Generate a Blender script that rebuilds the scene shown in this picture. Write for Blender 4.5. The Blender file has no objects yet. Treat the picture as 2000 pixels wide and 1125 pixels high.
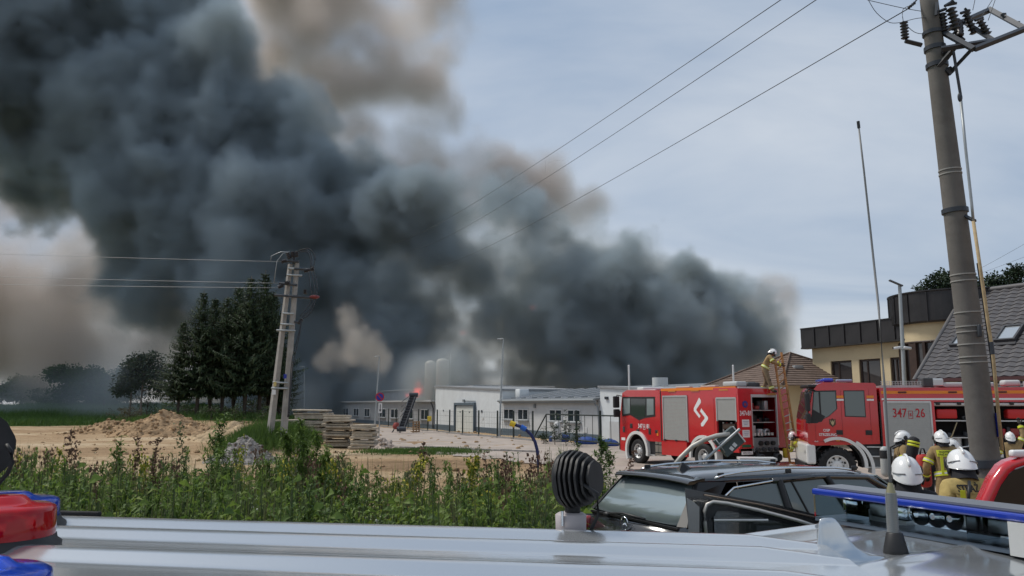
import bpy, math, random
import numpy as np
from mathutils import Vector, Matrix, noise as mnoise
sc = bpy.context.scene
C = sc.collection
R = math.radians
# ---------------------------------------------------------------- camera
cam_d = bpy.data.cameras.new('camera'); cam = bpy.data.objects.new('camera', cam_d); C.objects.link(cam)
CAMZ, FPX, PITCH = 2.6, 1500.0, math.atan(228/1500.0)
cam.location = (0, 0, CAMZ); cam.rotation_euler = (math.pi/2 + PITCH, 0, 0)
cam_d.sensor_width = 36; cam_d.lens = 36*FPX/2000; cam_d.clip_start = 0.05; cam_d.clip_end = 6000
sc.camera = cam
# ---------------------------------------------------------------- sky and sun
SUN_EL, SUN_AZ = 56.0, 293.0
w = bpy.data.worlds.new('World'); sc.world = w; w.use_nodes = True
nt = w.node_tree; nt.nodes.clear()
def wn(t, **k):
    n = nt.nodes.new(t)
    for a, v in k.items(): setattr(n, a, v)
    return n
def wl(a, b): nt.links.new(a, b)
sky = wn('ShaderNodeTexSky', sky_type='NISHITA', sun_disc=False, sun_elevation=R(SUN_EL), sun_rotation=R(SUN_AZ))
sky.air_density = 1.0; sky.dust_density = 2.0; sky.ozone_density = 1.5
tc = wn('ShaderNodeTexCoord'); sep = wn('ShaderNodeSeparateXYZ'); wl(tc.outputs['Generated'], sep.inputs[0])
zz = wn('ShaderNodeMath', operation='ADD'); zz.inputs[1].default_value = 0.16
za = wn('ShaderNodeMath', operation='ABSOLUTE'); wl(sep.outputs[2], za.inputs[0]); wl(za.outputs[0], zz.inputs[0])
cmb = wn('ShaderNodeCombineXYZ')
for i in (0, 1):
    d = wn('ShaderNodeMath', operation='DIVIDE'); wl(sep.outputs[i], d.inputs[0]); wl(zz.outputs[0], d.inputs[1]); wl(d.outputs[0], cmb.inputs[i])
mp = wn('ShaderNodeMapping'); mp.inputs['Scale'].default_value = (0.5, 0.85, 1); mp.inputs['Rotation'].default_value = (0, 0, R(12)); wl(cmb.outputs[0], mp.inputs[0])
nz = wn('ShaderNodeTexNoise'); nz.inputs['Scale'].default_value = 0.85; nz.inputs['Detail'].default_value = 8; nz.inputs['Roughness'].default_value = 0.52; nz.inputs['Distortion'].default_value = 0.5; wl(mp.outputs[0], nz.inputs['Vector'])
rp = wn('ShaderNodeValToRGB'); rp.color_ramp.elements[0].position = 0.37; rp.color_ramp.elements[1].position = 0.64; wl(nz.outputs[0], rp.inputs[0])
cl = wn('ShaderNodeMix', data_type='RGBA'); cl.inputs[6].default_value = (2.05, 2.95, 4.3, 1); cl.inputs[7].default_value = (5.5, 5.9, 6.4, 1); wl(rp.outputs[0], cl.inputs[0])
hz = wn('ShaderNodeMapRange'); hz.inputs[1].default_value = 0.22; hz.inputs[2].default_value = 0.0; wl(sep.outputs[2], hz.inputs[0])
hp = wn('ShaderNodeMath', operation='POWER'); hp.inputs[1].default_value = 1.6; wl(hz.outputs[0], hp.inputs[0])
hm = wn('ShaderNodeMath', operation='MULTIPLY'); hm.inputs[1].default_value = 0.6; wl(hp.outputs[0], hm.inputs[0])
ch = wn('ShaderNodeMix', data_type='RGBA'); ch.inputs[7].default_value = (6.6, 6.7, 6.75, 1); wl(cl.outputs[2], ch.inputs[6]); wl(hm.outputs[0], ch.inputs[0])
sm = wn('ShaderNodeMix', data_type='RGBA'); sm.inputs[0].default_value = 0.88; wl(sky.outputs[0], sm.inputs[6]); wl(ch.outputs[2], sm.inputs[7])
bg = wn('ShaderNodeBackground'); bg.inputs[1].default_value = 0.10; wl(sm.outputs[2], bg.inputs[0])
wo = wn('ShaderNodeOutputWorld'); wl(bg.outputs[0], wo.inputs[0])
sl = bpy.data.lights.new('sun', 'SUN'); so = bpy.data.objects.new('sun', sl); C.objects.link(so)
sl.energy = 2.3; sl.angle = R(12.0); sl.color = (1.0, 0.95, 0.87)
sdir = Vector((math.sin(R(SUN_AZ))*math.cos(R(SUN_EL)), math.cos(R(SUN_AZ))*math.cos(R(SUN_EL)), math.sin(R(SUN_EL))))
so.rotation_euler = sdir.to_track_quat('Z', 'Y').to_euler(); so.location = (-20, -20, 40)
sc.view_settings.view_transform = 'Standard'; sc.view_settings.look = 'None'; sc.view_settings.exposure = 0.3; sc.view_settings.gamma = 1.0
sc.view_settings.use_curve_mapping = False
cy = sc.cycles
cy.max_bounces = 6; cy.diffuse_bounces = 2; cy.glossy_bounces = 3; cy.transmission_bounces = 5; cy.transparent_max_bounces = 8; cy.volume_bounces = 2
cy.use_denoising = True; cy.volume_max_steps = 256; cy.sample_clamp_indirect = 4.0
cy.caustics_reflective = False; cy.caustics_refractive = False
try: cy.denoiser = 'OPENIMAGEDENOISE'; cy.use_adaptive_sampling = True; cy.adaptive_threshold = 0.015
except Exception: pass

# ---------------------------------------------------------------- helpers
_cp, _sp = math.cos(PITCH), math.sin(PITCH)
def at(px, py, Y):
    """world point seen at photo pixel (px, py) at distance Y in front of the camera"""
    a = (px-1000)/FPX; b = (562.5-py)/FPX
    dy = _cp - b*_sp; dz = _sp + b*_cp
    return Vector((a*Y/dy, Y, CAMZ + dz*Y/dy))
def sm01(a, b, x):
    t = max(0.0, min(1.0, (x-a)/(b-a))); return t*t*(3-2*t)
class MB:
    """collects shapes and links them as one mesh object"""
    def __init__(s): s.v = []; s.f = []; s.mi = []; s.sm = []; s.m = 0; s.M = None
    def add(s, vs, fs, smooth=False):
        o = len(s.v)
        s.v += [tuple(s.M @ Vector(p)) for p in vs] if s.M else [tuple(p) for p in vs]
        for f in fs: s.f.append(tuple(i+o for i in f)); s.mi.append(s.m); s.sm.append(smooth)
        return s
    def box(s, c, d, rz=0, rx=0, ry=0, taper=1.0):
        x, y, z = d[0]/2, d[1]/2, d[2]/2; t = taper
        vs = [Vector(p) for p in ((-x,-y,-z),(x,-y,-z),(x,y,-z),(-x,y,-z),(-x*t,-y*t,z),(x*t,-y*t,z),(x*t,y*t,z),(-x*t,y*t,z))]
        if rz or rx or ry:
            q = Matrix.Rotation(rz,3,'Z') @ Matrix.Rotation(ry,3,'Y') @ Matrix.Rotation(rx,3,'X'); vs = [q @ p for p in vs]
        c = Vector(c)
        return s.add([p+c for p in vs], [(0,3,2,1),(4,5,6,7),(0,1,5,4),(1,2,6,5),(2,3,7,6),(3,0,4,7)])
    def rbox(s, c, d, r=0.02, seg=2, rz=0, rx=0, ry=0):
        """rounded box"""
        hx, hy, hz = d[0]/2, d[1]/2, d[2]/2; r = min(r, hx*.98, hy*.98, hz*.98)
        n = seg*2+2
        vs = []; 
        # superquadric-like grid: rounded rectangle rings
        def ring(hx, hy):
            out = []
            for cx_, cy_, a0 in ((hx,hy,0),(-hx,hy,90),(-hx,-hy,180),(hx,-hy,270)):
                for k in range(seg+1):
                    a = R(a0+90*k/seg); out.append((cx_, cy_, math.cos(a), math.sin(a)))
            return out
        rg = ring(hx-r, hy-r); N = len(rg); rings = []
        for k in range(seg+1):
            a = R(-90+90*k/seg); rings.append((-hz+r+r*math.sin(a), r*math.cos(a)))
        for k in range(seg+1):
            a = R(90*k/seg); rings.append((hz-r+r*math.sin(a), r*math.cos(a)))
        q = Matrix.Rotation(rz,3,'Z') @ Matrix.Rotation(ry,3,'Y') @ Matrix.Rotation(rx,3,'X'); c = Vector(c)
        for z, rr in rings:
            for x, y, ux, uy in rg: vs.append(q @ Vector((x+ux*rr, y+uy*rr, z)) + c)
        fs = []
        for k in range(len(rings)-1):
            for i in range(N):
                j = (i+1) % N; fs.append((k*N+i, k*N+j, (k+1)*N+j, (k+1)*N+i))
        fs.append(tuple(reversed(range(N)))); fs.append(tuple(range((len(rings)-1)*N, len(rings)*N)))
        return s.add(vs, fs, True)
    def cyl(s, p0, p1, r0, r1=None, n=10, caps=True, smooth=True):
        p0, p1 = Vector(p0), Vector(p1); r1 = r0 if r1 is None else r1
        d = p1-p0
        if d.length < 1e-7: return s
        q = d.to_track_quat('Z','Y'); vs = []
        for p, r in ((p0,r0),(p1,r1)):
            for i in range(n):
                a = 2*math.pi*i/n; vs.append(p + q @ Vector((r*math.cos(a), r*math.sin(a), 0)))
        fs = [(i,(i+1)%n,n+(i+1)%n,n+i) for i in range(n)]
        s.add(vs, fs, smooth)
        if caps: s.add(vs, [tuple(reversed(range(n))), tuple(range(n,2*n))])
        return s
    def tube(s, pts, r, n=6, rs=None):
        pts = [Vector(p) for p in pts]; vs = []; fs = []
        for k, p in enumerate(pts):
            d = (pts[min(k+1,len(pts)-1)] - pts[max(k-1,0)])
            q = d.to_track_quat('Z','Y'); rr = rs[k] if rs else r
            for i in range(n):
                a = 2*math.pi*i/n; vs.append(p + q @ Vector((rr*math.cos(a), rr*math.sin(a), 0)))
        for k in range(len(pts)-1):
            for i in range(n): fs.append((k*n+i, k*n+(i+1)%n, (k+1)*n+(i+1)%n, (k+1)*n+i))
        fs.append(tuple(reversed(range(n)))); fs.append(tuple(range((len(pts)-1)*n, len(pts)*n)))
        return s.add(vs, fs, True)
    def lathe(s, prof, c=(0,0,0), axis='Z', n=20, cap=True):
        vs = []; fs = []; c = Vector(c)
        for r, z in prof:
            for i in range(n):
                a = 2*math.pi*i/n; x, y = r*math.cos(a), r*math.sin(a)
                vs.append(c + Vector({'Z':(x,y,z),'Y':(x,z,-y),'X':(z,x,y)}[axis]))
        for k in range(len(prof)-1):
            for i in range(n): fs.append((k*n+i, k*n+(i+1)%n, (k+1)*n+(i+1)%n, (k+1)*n+i))
        if cap: fs.append(tuple(reversed(range(n)))); fs.append(tuple(range((len(prof)-1)*n, len(prof)*n)))
        return s.add(vs, fs, True)
    def ell(s, c, r, n=12, m=8, q=None, jit=0, rnd=None):
        vs = []; fs = []; c = Vector(c)
        for k in range(m+1):
            t = math.pi*k/m
            for i in range(n):
                a = 2*math.pi*i/n; p = Vector((r[0]*math.sin(t)*math.cos(a), r[1]*math.sin(t)*math.sin(a), r[2]*math.cos(t)))
                if jit: p *= 1+rnd.uniform(-jit,jit)
                vs.append(c + (q @ p if q else p))
        for k in range(m):
            for i in range(n): fs.append((k*n+i,(k+1)*n+i,(k+1)*n+(i+1)%n,k*n+(i+1)%n))
        return s.add(vs, fs, True)
    def prism(s, poly, y0, y1, plane='XZ', smooth=False):
        """polygon extruded along the third axis"""
        def P(a, b, t): return {'XZ':(a,t,b),'XY':(a,b,t),'YZ':(t,a,b)}[plane]
        n = len(poly); vs = [P(a,b,y0) for a,b in poly]+[P(a,b,y1) for a,b in poly]
        s.add(vs, [(i,(i+1)%n,n+(i+1)%n,n+i) for i in range(n)], smooth)
        return s.add(vs, [tuple(reversed(range(n))), tuple(range(n,2*n))])
    def loft(s, rings, close=True, smooth=True, cap=True):
        n = len(rings[0]); vs = [p for r in rings for p in r]; fs = []
        for k in range(len(rings)-1):
            for i in range(n if close else n-1): fs.append((k*n+i,k*n+(i+1)%n,(k+1)*n+(i+1)%n,(k+1)*n+i))
        s.add(vs, fs, smooth)
        if cap and close: s.add(vs, [tuple(reversed(range(n))), tuple(range((len(rings)-1)*n, len(rings)*n))])
        return s
    def mesh(s, name, mats):
        me = bpy.data.meshes.new(name); me.from_pydata(s.v, [], s.f)
        mats = mats if isinstance(mats,(list,tuple)) else [mats]
        for m in mats: me.materials.append(m)
        me.polygons.foreach_set('use_smooth', s.sm)
        if len(mats) > 1: me.polygons.foreach_set('material_index', s.mi)
        me.update(); return me
    def build(s, name, mats, parent=None, fix=True):
        me = s.mesh(name, mats)
        if fix:
            import bmesh
            b = bmesh.new(); b.from_mesh(me); bmesh.ops.recalc_face_normals(b, faces=b.faces); b.to_mesh(me); b.free()
        o = bpy.data.objects.new(name, me); C.objects.link(o)
        if parent: o.parent = parent
        return o
def tag(o, label=None, cat=None, group=None, kind=None):
    if label: o['label'] = label
    if cat: o['category'] = cat
    if group: o['group'] = group
    if kind: o['kind'] = kind
    return o
def thing(name, label, cat, loc=(0,0,0), rz=0, group=None):
    o = bpy.data.objects.new(name, None); C.objects.link(o); o.empty_display_size = 0.2
    o.location = loc; o.rotation_euler = (0,0,rz)
    return tag(o, label, cat, group)
KIDS = {}
def copy_tree(o, parent=None):
    c = o.copy(); C.objects.link(c)
    if parent: c.parent = parent
    for ch in [x for x in o.children]: copy_tree(ch, c)
    return c
def numpy_mesh(name, V, F, mats, mi=None, smooth=False):
    """V (n,3), F (m,3 or 4) -> mesh"""
    me = bpy.data.meshes.new(name); k = F.shape[1]
    me.vertices.add(len(V)); me.vertices.foreach_set('co', V.astype(np.float32).ravel())
    me.loops.add(F.size); me.loops.foreach_set('vertex_index', F.astype(np.int32).ravel())
    me.polygons.add(len(F)); me.polygons.foreach_set('loop_start', np.arange(0, F.size, k, dtype=np.int32))
    me.polygons.foreach_set('loop_total', np.full(len(F), k, dtype=np.int32))
    for m in (mats if isinstance(mats,(list,tuple)) else [mats]): me.materials.append(m)
    if mi is not None: me.polygons.foreach_set('material_index', mi.astype(np.int32))
    me.polygons.foreach_set('use_smooth', np.full(len(F), smooth, dtype=bool))
    me.update(calc_edges=True); me.validate(); return me
def link(name, me, parent=None):
    o = bpy.data.objects.new(name, me); C.objects.link(o)
    if parent: o.parent = parent
    return o
# ---------------------------------------------------------------- materials
MATS = {}
def mat(name, col, rough=0.6, metal=0.0, var=0.0, scale=4.0, bump=0.0, bscale=20.0, spec=0.5, col2=None, dirt=0.0, dcol=(0.12,0.10,0.075), coat=0.0, trans=0.0, detail=5.0, coords='Object', bdist=0.02, ior=1.45, alpha=1.0, emit=None, estr=0.0, bright=0.25):
    if name in MATS: return MATS[name]
    m = bpy.data.materials.new(name); m.use_nodes = True; t = m.node_tree; L = t.links.new
    b = t.nodes['Principled BSDF']
    b.inputs['Base Color'].default_value = (*col,1); b.inputs['Roughness'].default_value = rough; b.inputs['Metallic'].default_value = metal
    b.inputs['Specular IOR Level'].default_value = spec; b.inputs['Coat Weight'].default_value = coat; b.inputs['Coat Roughness'].default_value = 0.06
    b.inputs['Transmission Weight'].default_value = trans; b.inputs['IOR'].default_value = ior; b.inputs['Alpha'].default_value = alpha
    if emit: b.inputs['Emission Color'].default_value = (*emit,1); b.inputs['Emission Strength'].default_value = estr
    tcn = t.nodes.new('ShaderNodeTexCoord')
    def noise(sc_, det=detail, ro=0.6, dist=0.0):
        n = t.nodes.new('ShaderNodeTexNoise'); n.inputs['Scale'].default_value = sc_; n.inputs['Detail'].default_value = det; n.inputs['Roughness'].default_value = ro; n.inputs['Distortion'].default_value = dist
        L(tcn.outputs[coords], n.inputs['Vector']); return n
    out = None
    if var or col2:
        n = noise(scale); r = t.nodes.new('ShaderNodeValToRGB'); e = r.color_ramp.elements
        e[0].position = 0.32; e[1].position = 0.68
        c2 = col2 or tuple(min(1,c*(1+var*1.3)) for c in col); c1 = col if col2 else tuple(c*(1-var) for c in col)
        e[0].color = (*c1,1); e[1].color = (*c2,1); L(n.outputs[0], r.inputs[0]); out = r.outputs[0]
    if dirt:
        n = noise(scale*0.7+1.3, 8, 0.7, 0.6); r = t.nodes.new('ShaderNodeValToRGB'); e = r.color_ramp.elements; e[0].position = 0.48; e[1].position = 0.75; e[1].color = (dirt,)*3+(1,)
        L(n.outputs[0], r.inputs[0]); x = t.nodes.new('ShaderNodeMix'); x.data_type = 'RGBA'; x.inputs[7].default_value = (*dcol,1); x.inputs[6].default_value = (*col,1)
        if out: L(out, x.inputs[6])
        L(r.outputs[0], x.inputs[0]); out = x.outputs[2]
        rr = t.nodes.new('ShaderNodeMapRange'); rr.inputs[3].default_value = rough; rr.inputs[4].default_value = min(1, rough+0.35); L(r.outputs[0], rr.inputs[0]); L(rr.outputs[0], b.inputs['Roughness'])
    if out: L(out, b.inputs['Base Color'])
    if bump:
        n = noise(bscale, 6, 0.65); p = t.nodes.new('ShaderNodeBump'); p.inputs['Strength'].default_value = bump; p.inputs['Distance'].default_value = bdist
        L(n.outputs[0], p.inputs['Height']); L(p.outputs[0], b.inputs['Normal'])
    m.diffuse_color = (*col,1); MATS[name] = m; return m
def leafmat(name, c1, c2, scale=3.0, transl=0.35):
    """leaf: diffuse with some light let through, hue varying over the plant"""
    if name in MATS: return MATS[name]
    m = bpy.data.materials.new(name); m.use_nodes = True; t = m.node_tree; L = t.links.new; t.nodes.clear()
    o = t.nodes.new('ShaderNodeOutputMaterial'); tcn = t.nodes.new('ShaderNodeNewGeometry')
    n = t.nodes.new('ShaderNodeTexNoise'); n.inputs['Scale'].default_value = scale; n.inputs['Detail'].default_value = 3; L(tcn.outputs['Position'], n.inputs['Vector'])
    a = t.nodes.new('ShaderNodeMath'); a.operation = 'MULTIPLY_ADD'; a.inputs[1].default_value = 0.55; L(tcn.outputs['Random Per Island'], a.inputs[0])
    a2 = t.nodes.new('ShaderNodeMath'); a2.operation = 'MULTIPLY_ADD'; a2.inputs[1].default_value = 1.5; a2.inputs[2].default_value = -0.52; L(n.outputs[0], a2.inputs[0]); L(a2.outputs[0], a.inputs[2])
    mx = t.nodes.new('ShaderNodeMix'); mx.data_type = 'RGBA'; mx.clamp_factor = True; mx.inputs[6].default_value = (*c1,1); mx.inputs[7].default_value = (*c2,1); L(a.outputs[0], mx.inputs[0])
    d = t.nodes.new('ShaderNodeBsdfPrincipled'); d.inputs['Roughness'].default_value = 0.6; d.inputs['Specular IOR Level'].default_value = 0.3; L(mx.outputs[2], d.inputs['Base Color'])
    tr = t.nodes.new('ShaderNodeBsdfTranslucent'); L(mx.outputs[2], tr.inputs['Color'])
    ms = t.nodes.new('ShaderNodeMixShader'); ms.inputs[0].default_value = transl; L(d.outputs[0], ms.inputs[1]); L(tr.outputs[0], ms.inputs[2]); L(ms.outputs[0], o.inputs['Surface'])
    m.diffuse_color = (*c1,1); MATS[name] = m; return m
# ---------------------------------------------------------------- smoke: real density grids
rng = np.random.default_rng(11)
def vnoise(shape, cell, seed):
    """smooth value noise on a grid, cell in voxels"""
    r = np.random.default_rng(seed)
    lat = r.random([int(s/cell)+3 for s in shape]).astype(np.float32)
    out = lat
    for ax, s in enumerate(shape):
        x = np.arange(s, dtype=np.float32)/cell; i = x.astype(int); f = x-i; f = f*f*(3-2*f)
        sh = [1,1,1]; sh[ax] = s; f = f.reshape(sh)
        out = np.take(out, i, axis=ax)*(1-f) + np.take(out, i+1, axis=ax)*f
    return out
def fbm(shape, cell, octv, seed, billow=False, rough=0.55):
    tot = np.zeros(shape, np.float32); a = 1.0; n = 0.0
    for o in range(octv):
        v = vnoise(shape, max(cell,1.6), seed+o)*2-1
        if billow: v = 1-2*np.abs(v)**0.8
        tot += a*v; n += a; a *= rough; cell /= 2.03
    return tot/n
def sstep(a, b, x):
    t = np.clip((x-a)/(b-a), 0, 1); return t*t*(3-2*t)
def puffs(lo, shape, vox, items):
    """union of soft balls: best value of 1 - distance/radius"""
    f = np.full(shape, -1.0, np.float32)
    ax = [lo[i] + (np.arange(shape[i], dtype=np.float32)+0.5)*vox for i in range(3)]
    for px, py, r, Y in items:
        c = at(px, py, Y); rad = r*Y/FPX; ext = rad*1.6
        i0 = [max(0, int((c[i]-ext-lo[i])/vox)) for i in range(3)]; i1 = [min(shape[i], int((c[i]+ext-lo[i])/vox)+1) for i in range(3)]
        if any(a >= b for a, b in zip(i0, i1)): continue
        X, Yy, Z = [ax[i][i0[i]:i1[i]] for i in range(3)]
        d = np.sqrt(((X-c.x)**2)[:,None,None] + ((Yy-c.y)**2)[None,:,None] + ((Z-c.z)**2)[None,None,:])
        sl_ = tuple(slice(a,b) for a,b in zip(i0,i1)); f[sl_] = np.maximum(f[sl_], 1-d/rad)
    return f
def volume_object(name, lo, shape, vox, dens, color, absorb, density, aniso, label, emit=None):
    """density array -> volume object (geometry nodes read the array voxel by voxel)"""
    me = bpy.data.meshes.new(name+'_grid'); n = dens.size
    me.vertices.add(n); at_ = me.attributes.new('dens', 'FLOAT', 'POINT')
    at_.data.foreach_set('value', np.ascontiguousarray(dens.astype(np.float32)).ravel())
    holder = bpy.data.objects.new(name+'_grid', me)
    g = bpy.data.node_groups.new(name, 'GeometryNodeTree'); g.interface.new_socket('Geometry', in_out='OUTPUT', socket_type='NodeSocketGeometry'); g.interface.new_socket('Geometry', in_out='INPUT', socket_type='NodeSocketGeometry')
    N = g.nodes.new; L = g.links.new
    oi = N('GeometryNodeObjectInfo'); oi.inputs['Object'].default_value = holder
    vc = N('GeometryNodeVolumeCube'); hi = [lo[i]+shape[i]*vox for i in range(3)]
    # Volume Cube samples from Min to Max inclusive
    vc.inputs['Min'].default_value = [lo[i]+vox/2 for i in range(3)]; vc.inputs['Max'].default_value = [hi[i]-vox/2 for i in range(3)]
    for k, i in (('Resolution X',0),('Resolution Y',1),('Resolution Z',2)): vc.inputs[k].default_value = shape[i]
    pos = N('GeometryNodeInputPosition'); sp = N('ShaderNodeSeparateXYZ'); L(pos.outputs[0], sp.inputs[0])
    idx = None
    for i, stride in ((0, shape[1]*shape[2]), (1, shape[2]), (2, 1)):
        s1 = N('ShaderNodeMath'); s1.operation = 'SUBTRACT'; s1.inputs[1].default_value = lo[i]+vox/2; L(sp.outputs[i], s1.inputs[0])
        s2 = N('ShaderNodeMath'); s2.operation = 'DIVIDE'; s2.inputs[1].default_value = vox; L(s1.outputs[0], s2.inputs[0])
        s3 = N('FunctionNodeFloatToInt'); s3.rounding_mode = 'ROUND'; L(s2.outputs[0], s3.inputs[0])
        s4 = N('FunctionNodeIntegerMath'); s4.operation = 'MULTIPLY'; s4.inputs[1].default_value = stride; L(s3.outputs[0], s4.inputs[0])
        if idx is None: idx = s4
        else:
            s5 = N('FunctionNodeIntegerMath'); s5.operation = 'ADD'; L(idx.outputs[0], s5.inputs[0]); L(s4.outputs[0], s5.inputs[1]); idx = s5
    na = N('GeometryNodeInputNamedAttribute'); na.data_type = 'FLOAT'; na.inputs[0].default_value = 'dens'
    si = N('GeometryNodeSampleIndex'); si.data_type = 'FLOAT'; si.domain = 'POINT'; si.clamp = True
    L(oi.outputs['Geometry'], si.inputs['Geometry']); L(na.outputs[0], si.inputs['Value']); L(idx.outputs[0], si.inputs['Index'])
    L(si.outputs[0], vc.inputs['Density'])
    m = bpy.data.materials.new(name); m.use_nodes = True; t = m.node_tree; t.nodes.clear()
    o = t.nodes.new('ShaderNodeOutputMaterial'); pv = t.nodes.new('ShaderNodeVolumePrincipled')
    pv.inputs['Color'].default_value = (*color,1); pv.inputs['Absorption Color'].default_value = (*absorb,1); pv.inputs['Density'].default_value = density; pv.inputs['Anisotropy'].default_value = aniso
    if emit:
        pv.inputs['Emission Color'].default_value = (*emit[:3],1); at2 = t.nodes.new('ShaderNodeAttribute'); at2.attribute_name = 'density'; mm = t.nodes.new('ShaderNodeMath'); mm.operation = 'MULTIPLY'; mm.inputs[1].default_value = emit[3]; t.links.new(at2.outputs['Fac'], mm.inputs[0]); t.links.new(mm.outputs[0], pv.inputs['Emission Strength'])
    t.links.new(pv.outputs[0], o.inputs['Volume'])
    smn = N('GeometryNodeSetMaterial'); smn.inputs['Material'].default_value = m; L(vc.outputs[0], smn.inputs[0])
    go = N('NodeGroupOutput'); L(smn.outputs[0], go.inputs[0])
    vd = bpy.data.volumes.new(name); vd.materials.append(m); ob = bpy.data.objects.new(name, vd); C.objects.link(ob)
    md = ob.modifiers.new('grid', 'NODES'); md.node_group = g
    tag(ob, label, None, None, 'stuff'); return ob, m
def set_step(ob, m, s):
    try: ob.data.render.step_size = s
    except Exception: pass

def warp(f, amp, cell, seed):
    """push the field about by a smooth random vector"""
    sh = f.shape; idx = []
    for i in range(3):
        n = fbm(sh, cell, 3, seed+10*i, rough=0.5)*amp
        base = np.arange(sh[i]).reshape([-1 if k == i else 1 for k in range(3)])
        idx.append(np.clip((base + n).astype(np.int32), 0, sh[i]-1))
    return f[idx[0], idx[1], idx[2]]
def edges(d):
    d[0,:,:] = d[-1,:,:] = 0; d[:,0,:] = d[:,-1,:] = 0; d[:,:,0] = d[:,:,-1] = 0; return d
def dark_smoke():
    V = 0.65; lo = (-150.0, 96.0, -1.0); shape = (332, 160, 182)
    D = [(50,80,230,150),(200,60,200,155),(350,90,170,150),(430,90,120,140),(80,220,190,145),(250,230,190,150),(420,220,170,145),(545,205,95,140),(618,262,82,138),
         (-90,150,200,155),(-120,-60,260,160),(100,-150,260,165),(330,-110,150,160),(300,330,190,145),(450,350,170,142),(570,335,120,138),(640,320,74,133),(715,378,78,130),(790,400,68,124),(850,398,66,118),
         (380,470,170,142),(520,470,150,138),(650,450,140,134),(740,500,130,130),(700,610,150,130),(560,610,150,135),(450,590,100,140),(330,520,100,145),(245,440,95,150),
         (600,710,120,130),(500,720,80,136),(680,790,110,128),(800,650,150,126),(850,740,140,124),(900,560,150,124),(925,480,110,124),(1000,560,150,126),(990,465,100,128),(1065,515,110,128),(1100,620,160,128),
         (1000,700,190,126),(1165,565,108,130),(1200,650,150,130),(1285,625,104,132),(1260,715,150,132),(1345,650,106,134),(1386,598,72,134),(1418,612,58,134),(1382,690,110,136),
         (1453,618,34,136),(1150,740,170,130),(1412,715,76,138),(1330,750,130,136),(960,790,140,124),(760,770,120,126),(1040,440,92,128),(985,425,80,128),(1225,555,84,128),(1120,500,96,128),(1130,590,120,126),(1060,570,120,124),(960,600,130,122),(1300,590,70,130),(925,630,130,128),(930,560,110,130),(960,680,120,126),(420,775,70,140),(500,770,80,136),(345,782,55,145),(900,470,110,124),(860,520,110,122),(1180,610,110,126),(1000,520,120,124),(1080,640,130,122)]
    f = puffs(lo, shape, V, D)
    f = warp(f, 10/V, 20/V, 300); f = warp(f, 5/V, 7/V, 400)
    big = fbm(shape, 30/V, 3, 5); bil = fbm(shape, 10/V, 5, 40, billow=True, rough=0.62); fin = fbm(shape, 8/V, 4, 70, rough=0.62)
    g = f + 0.22*big + 0.31*(bil-0.1) - 0.015
    crisp = sstep(-60, 20, -(lo[0]+np.arange(shape[0])*V))[:,None,None]*0.0 + 0.13
    d = sstep(0.0, crisp, g)*(0.22+0.78*sstep(0.02, 0.5, g)) * np.clip(0.75+2.1*fin+0.9*big, 0.04, 2.2)
    d[d < 0.02] = 0
    return volume_object('smoke', lo, shape, V, edges(d), (0.385,0.48,0.58), (0.05,0.03,0.0), 0.46, 0.1, 'dense dark blue grey smoke rolling up from the burning plant')
def pale_smoke():
    V = 1.5; lo = (-190.0, 135.0, -1.0); shape = (180, 54, 102)
    D = [(600,40,190,180),(720,60,170,180),(800,100,95,178),(770,230,110,176),(690,190,150,178),(800,290,90,176),(720,300,110,172),(640,330,110,170),(835,30,80,185),(760,-80,190,190),(580,-100,200,190),(830,180,70,176),
         (940,380,90,168),(1010,400,90,166),(930,340,60,168),(60,510,180,182),(170,450,130,178),(40,650,200,180),(820,335,90,168),(755,330,90,166),(880,350,70,167),(190,620,190,166),(300,690,160,162),(-120,520,200,182),(380,600,170,160),(250,560,110,158),(1440,690,80,160),(1230,700,100,165),(1100,480,110,164),(1180,560,110,164),(1450,620,50,160)]
    f = puffs(lo, shape, V, D); f = warp(f, 14/V, 24/V, 500)
    big = fbm(shape, 26/V, 3, 105); fin = fbm(shape, 14/V, 4, 150, rough=0.62)
    g = f + 0.3*big + 0.25*fin
    d = sstep(0.0, 0.6, g)*np.clip(0.55+1.7*fin+1.1*big, 0.03, 2.0)
    d[d < 0.015] = 0
    return volume_object('smoke', lo, shape, V, edges(d), (0.66,0.61,0.59), (0.20,0.12,0.07), 0.19, 0.45, 'thin brown smoke spreading behind the dark plume')
def veil():
    """thin smoke drifting low over the trees at the field edge and before the silos"""
    V = 1.4; lo = (-100.0, 86.0, -0.5); shape = (96, 34, 20)
    D = [(215,770,125,112),(150,780,110,116),(60,785,110,118),(290,770,80,106),(90,785,70,120),(330,760,60,104),(360,800,40,100),(20,790,70,122),(845,745,60,91),(880,740,55,90),(780,770,40,95),(620,770,60,104),(240,735,60,114)]
    f = puffs(lo, shape, V, D); f = warp(f, 8/V, 16/V, 700); fin = fbm(shape, 11, 3, 750)
    d = sstep(-0.15, 0.9, f+0.25*fin)*np.clip(0.7+1.2*fin, 0.05, 2); d[d < 0.01] = 0
    return volume_object('smoke', lo, shape, V, edges(d), (0.50,0.60,0.70), (0.3,0.2,0.1), 0.042, 0.2, 'thin blue smoke drifting low over the field edge trees')
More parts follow.
